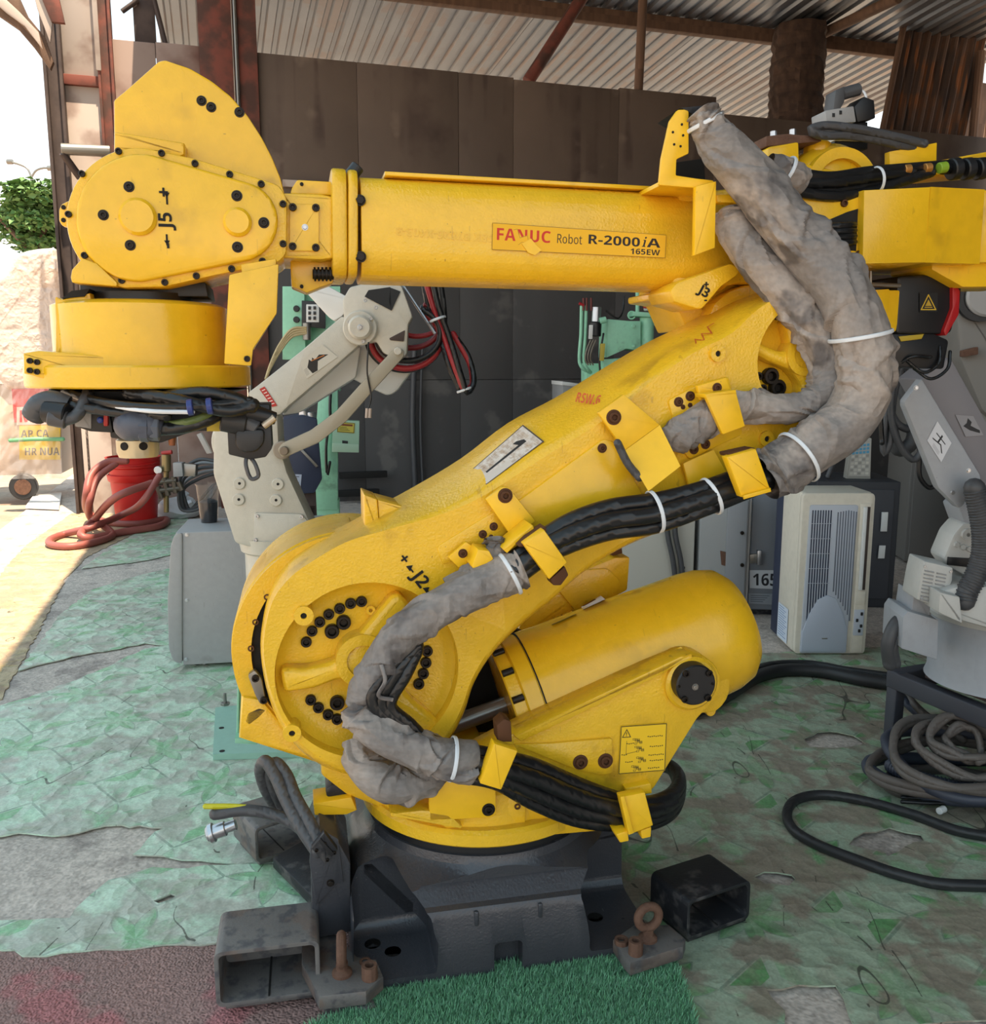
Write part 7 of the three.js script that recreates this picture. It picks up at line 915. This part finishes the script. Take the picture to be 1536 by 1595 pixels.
{ // timber, trunk and rusted sheet behind the back wall
  const F = new Frame([B.O[0], 0, B.O[2]], 17), putB = (o) => { o.position.set(...B.O); o.rotation.y = B.a; };
  { const a = B.q(1238, 195, -0.62), k = B.k(1238, 100, -0.62), prof = [[0, 0.002]]; const rt = 36 * k; const yTop = roofY(-0.62) - 0.03; for (let y = 0.002; y < yTop; y += 0.06) prof.push([rt * (1.06 - 0.02 * y) * (1 + ((Math.round(y / 0.06) % 2) ? 0.03 : -0.03)), y]); prof.push([0, yTop]);
    const g = clean(lathe(prof, 36)), P = g.attributes.position; for (let i = 0; i < P.count; i++) { const an = Math.atan2(P.getZ(i), P.getX(i)), s = 1 + 0.16 * (vn((an + 3.2) * 4, P.getY(i) * 9, 64, 5) - 0.5); P.setX(i, P.getX(i) * s); P.setZ(i, P.getZ(i) * s); } g.computeVertexNormals();
    const m = part(null, 'tree_trunk', g.translate(a[0], 0, -0.62), std(0xffffff, 0.95, 0, { map: tex(256, (u, v) => mix3(rgb(92, 70, 56), rgb(48, 36, 30), fbm(u, v * 0.6, 16, 601, 4)), { size: 0.8 }), bumpMap: grain, bumpScale: 0.004 }), { crease: 0.4 }); putB(m); tag(m, 'rough dark tree trunk used as a roof post behind the back wall', 'tree trunk'); }
  { const n = 9, A = B.q(1400, 212, -0.5), A2 = B.q(1500, 215, -0.5), T = B.q(1440, -40, -0.5), T2 = B.q(1530, -40, -0.5), sh = new THREE.Group(), pts = []; const wd = Math.hypot(A2[0] - A[0], 0), pts2 = []; const N = n * 6; for (let i = 0; i <= N; i++) pts.push([i / N * wd * 1.25, 0.03 * Math.cos(i / 6 * Math.PI * 2)]); const o = pts.concat([...pts].reverse().map(([x, y]) => [x, y - 0.004])); const g = ext(o, 0, 2.9, { bev: 0 }).rotateX(-Math.PI / 2); g.rotateZ(-0.17).translate(A[0] - 0.35, A[1] - 0.9, -0.5);
    const t = thing('rusty_sheet', 'rust-brown corrugated sheet propped up behind the wall at upper right', 'metal sheet', B); part(t, 'sheet', g, M.corrRust); part(t, 'edge_batten', rod(V3(A[0] - 0.42, A[1] - 0.9, -0.46), V3(A[0] - 0.42 + 2.9 * Math.sin(0.17), A[1] - 0.9 + 2.9 * Math.cos(0.17), -0.46), 0.035, 8), M.wood); part(t, 'prop', rod(V3(A[0] + 0.1, 0.002, -0.62), V3(A[0] + 0.3, A[1] + 0.5, -0.56), 0.04, 8), M.wood); part(t, 'prop', rod(V3(A[0] + 0.7, 0.002, -0.62), V3(A[0] + 0.8, A[1] + 0.5, -0.56), 0.04, 8), M.wood); }
  { const t = thing('plank_screen', 'screen of brown boards behind the rusty sheet at the top right corner', 'boards', B), a = B.q(1472, 215, -0.9); for (let i = 0; i < 6; i++) part(t, 'board', box(a[0] + i * 0.2, a[0] + 0.19 + i * 0.2, 0.002, roofY(-0.9) - 0.1 - rr(0, 0.3), -0.92 + rr(-0.01, 0.01), -0.89, 0.004), M.wood); }
  { const P = B.q(1508, 200, -0.4), t = part(null, 'wall_post', rod(V3(P[0], 0.002, -0.4), V3(P[0] + 0.1, roofY(-0.4) - 0.15, -0.4), 0.05, 10), M.wood); putB(t); tag(t, 'thin upright wooden post at the upper right edge', 'post'); }
}
{ // outside on the left: wrapped cart, tree, lamp, building
  const F = at(45, 752, 14, -8.6), c = thing('vending_cart', 'street food cart wrapped in translucent plastic outside at the left', 'cart', F), k = F.k(45, 600, 0), wrap = new THREE.MeshPhysicalMaterial({ color: 0xe8dcd2, roughness: 0.45, transmission: 0.4, thickness: 0, side: THREE.DoubleSide, bumpMap: wrinkle, bumpScale: 0.03 }), red = std(0xd2222a, 0.5);
  const bd = part(c, 'cart_body', ext(F.L([[-50, 600], [96, 600], [96, 738], [-50, 742]], 0, 2), -0.7, 0), std(0xc9b6a4, 0.6));
  pl(F, bd, 'upper_panel', red, [[18, 606], [94, 604], [94, 655], [22, 658]], 0, 0.012, 0); pl(F, bd, 'lower_panel', std(0xe0bc22, 0.5), [[30, 662], [94, 660], [94, 716], [32, 716]], 0, 0.012, 0);
  sticker(F, bd, 'panel_print', [[26, 634], [94, 632], [94, 660], [26, 662]], 0.0145, printMat(256, 112, (x, w, q) => { x.fillStyle = '#e6c9c4'; x.fillRect(0, 0, w, q); x.fillStyle = '#cf1f2b'; x.font = 'bold 104px sans-serif'; x.fillText('ME', 8, 96, 170); }), 'red letters on the panel'); sticker(F, bd, 'panel_print', [[30, 664], [94, 662], [94, 716], [30, 716]], 0.0145, printMat(256, 208, (x, w, q) => { x.fillStyle = '#e3c12a'; x.fillRect(0, 0, w, q); x.fillStyle = '#5c4a2a'; x.font = 'bold 62px sans-serif'; x.fillText('AP CA', 10, 70, 220); x.fillText('HR NUA', 30, 180, 220); }), 'brown letters on yellow');
  const sgn = pl(F, c, 'sign_board', std(0xe2b02c, 0.5), [[22, 420], [90, 418], [90, 448], [24, 448]], -0.3, -0.26, 0); sticker(F, sgn, 'sign_print', [[24, 422], [90, 420], [90, 448], [24, 448]], -0.2575, printMat(256, 96, (x, w, q) => { x.fillStyle = '#e5b53a'; x.fillRect(0, 0, w, q); x.fillStyle = '#cc3b22'; x.font = 'bold 76px sans-serif'; x.fillText('BAN', 10, 76, 130); }), 'red letters BAN on yellow');
  for (const x of [-40, 20, 90]) pl(F, c, 'post', M.white, [[x, 400], [x + 3, 400], [x + 3, 602], [x, 602]], -0.4, -0.36, 0);
  { const up = F.L([[8, 424], [20, 398], [40, 390], [58, 387], [85, 385], [97, 420], [98, 520], [97, 604], [10, 606], [-4, 590], [-60, 580], [-60, 470], [-20, 440]], 0.05, 6), g = clean(new THREE.PlaneGeometry(1, 1)); let w = ext(up, -0.9, 0.06, { bev: 0.06, bs: 4 }); part(c, 'plastic_wrap', w, wrap, { crease: 1 });
    const gx = new THREE.PlaneGeometry(1, 1, 60, 40), P = gx.attributes.position, a = F.q(4, 596, 0.06), b = F.q(99, 744, 0.06); for (let i = 0; i < P.count; i++) { const s = P.getX(i) + 0.5, t = 0.5 - P.getY(i); P.setXYZ(i, lerp(a[0], b[0], s) - 0.12 * t * (1 - s), lerp(a[1], b[1], t), 0.07 + 0.09 * (fbm(s * 0.9 + 0.05, t * 0.9 + 0.05, 8, 91, 3) - 0.4)); } gx.computeVertexNormals(); part(c, 'plastic_film', gx, new THREE.MeshPhysicalMaterial({ color: 0xf6f1ee, roughness: 0.22, transmission: 0.86, thickness: 0, side: THREE.DoubleSide }), { crease: 1 }); }
  part(c, 'green_strap', hoseG(F.T([[16, 686, 0.06], [50, 684, 0.07], [98, 684, 0.06]]), 0.02, 20, 8), std(0x6aa87a, 0.5), { crease: 1.2 });
  for (const x of [34, -36]) { const p = F.q(x, 741, 0.06), w = part(c, 'wheel', rod(V3(p[0], 0.125, -0.02), V3(p[0], 0.125, 0.06), 0.125, 32), M.rubber); part(w, 'wheel_hub', rod(V3(p[0], 0.125, 0.055), V3(p[0], 0.125, 0.068), 0.075, 24), M.rust); }
  const tz = -22, tp = az(50, 600, tz), t = thing('roadside_tree', 'leafy green tree across the street at the left', 'tree', new Frame([tp.x, 0, tz], 0)); part(t, 'trunk', rod(V3(0.6, 0.0, 0), V3(0.3, 4.4, 0), 0.2, 12, 0.1), M.wood); for (const [x, y] of [[-0.7, 5], [0.9, 5.2], [0, 5.4]]) part(t, 'branch', rod(V3(0.35, 3.8, 0), V3(x, y, rr(-0.4, 0.4)), 0.08, 8, 0.03), M.wood);
  const lf = new THREE.BufferGeometry(); lf.setAttribute('position', new THREE.Float32BufferAttribute([0, 0, 0, 0.05, 0.03, 0.07, 0, 0, 0.16, -0.05, 0.03, 0.07], 3)); lf.setIndex([0, 1, 2, 0, 2, 3]); lf.computeVertexNormals(); const N = 5200, im = new THREE.InstancedMesh(lf, std(0xffffff, 0.6, 0, { side: THREE.DoubleSide }), N), d = new THREE.Object3D(), cl = new THREE.Color(), blobs = []; for (let i = 0; i < 16; i++) { const p = az(rr(14, 84), rr(300, 388), tz).sub(t.position); blobs.push([p.x, p.y, rr(-0.7, 0.7), rr(0.22, 0.5)]); }
  for (let i = 0; i < N; i++) { const b = blobs[i % 16], u = rr(-1, 1), a = rr(0, 6.28), q = Math.cbrt(rr(0.2, 1)) * b[3], s = Math.sqrt(1 - u * u); d.position.set(b[0] + q * s * Math.cos(a) * 1.7, b[1] + q * u * 0.7, b[2] + q * s * Math.sin(a)); d.rotation.set(rr(-1, 1), rr(0, 6.28), rr(-1, 1)); d.scale.setScalar(rr(0.7, 1.4)); d.updateMatrix(); im.setMatrixAt(i, d.matrix); const g = rr(0.7, 1.3); im.setColorAt(i, cl.setRGB(0.1 * g, 0.2 * g, 0.05 * g)); } im.name = 'foliage'; im.userData.kind = 'stuff'; im.castShadow = true; t.add(im);
  const lz = -34, lp = az(49, 560, lz), L = thing('street_lamp', 'tall twin-arm street lamp far off against the white sky', 'street lamp', new Frame([lp.x, 0, lz], 0)), Q = (x, y) => az(x, y, lz).sub(L.position); part(L, 'pole', rod(V3(0, 0, 0), Q(49, 274), 0.07, 12, 0.05), M.steel); part(L, 'arm', hoseG([Q(49, 276), Q(42, 262), Q(30, 256), Q(14, 252)], 0.04, 24, 8), M.steel, { crease: 1.2 }); part(L, 'arm', hoseG([Q(49, 276), Q(56, 266), Q(66, 262), Q(80, 262)], 0.04, 24, 8), M.steel, { crease: 1.2 }); for (const [x, y] of [[15, 252], [78, 262]]) part(L, 'lamp_head', rod(Q(x - 4, y), Q(x + 5, y), 0.09, 10), M.steel);
  const bz = -40, bp = az(-20, 560, bz), bb = thing('far_building', 'pale low building far across the street at the left edge', 'building', new Frame([bp.x, 0, bz], 0)); part(bb, 'wall', box(-9, 4.6, 0, 4.6, -6, 0), std(0xd8cfc6, 0.8)); part(bb, 'roof', box(-9.3, 4.9, 4.6, 4.9, -6.3, 0.4), std(0xb4665a, 0.8)); for (const x of [-4, -1, 2]) part(bb, 'window', box(x, x + 1.4, 1.6, 3.2, 0, 0.06), std(0x6a7078, 0.3)); part(bb, 'sign', box(-2, 2.6, 3.6, 4.3, 0, 0.1), std(0xd86a5a, 0.6));
}
renderer.render(scene, camera);
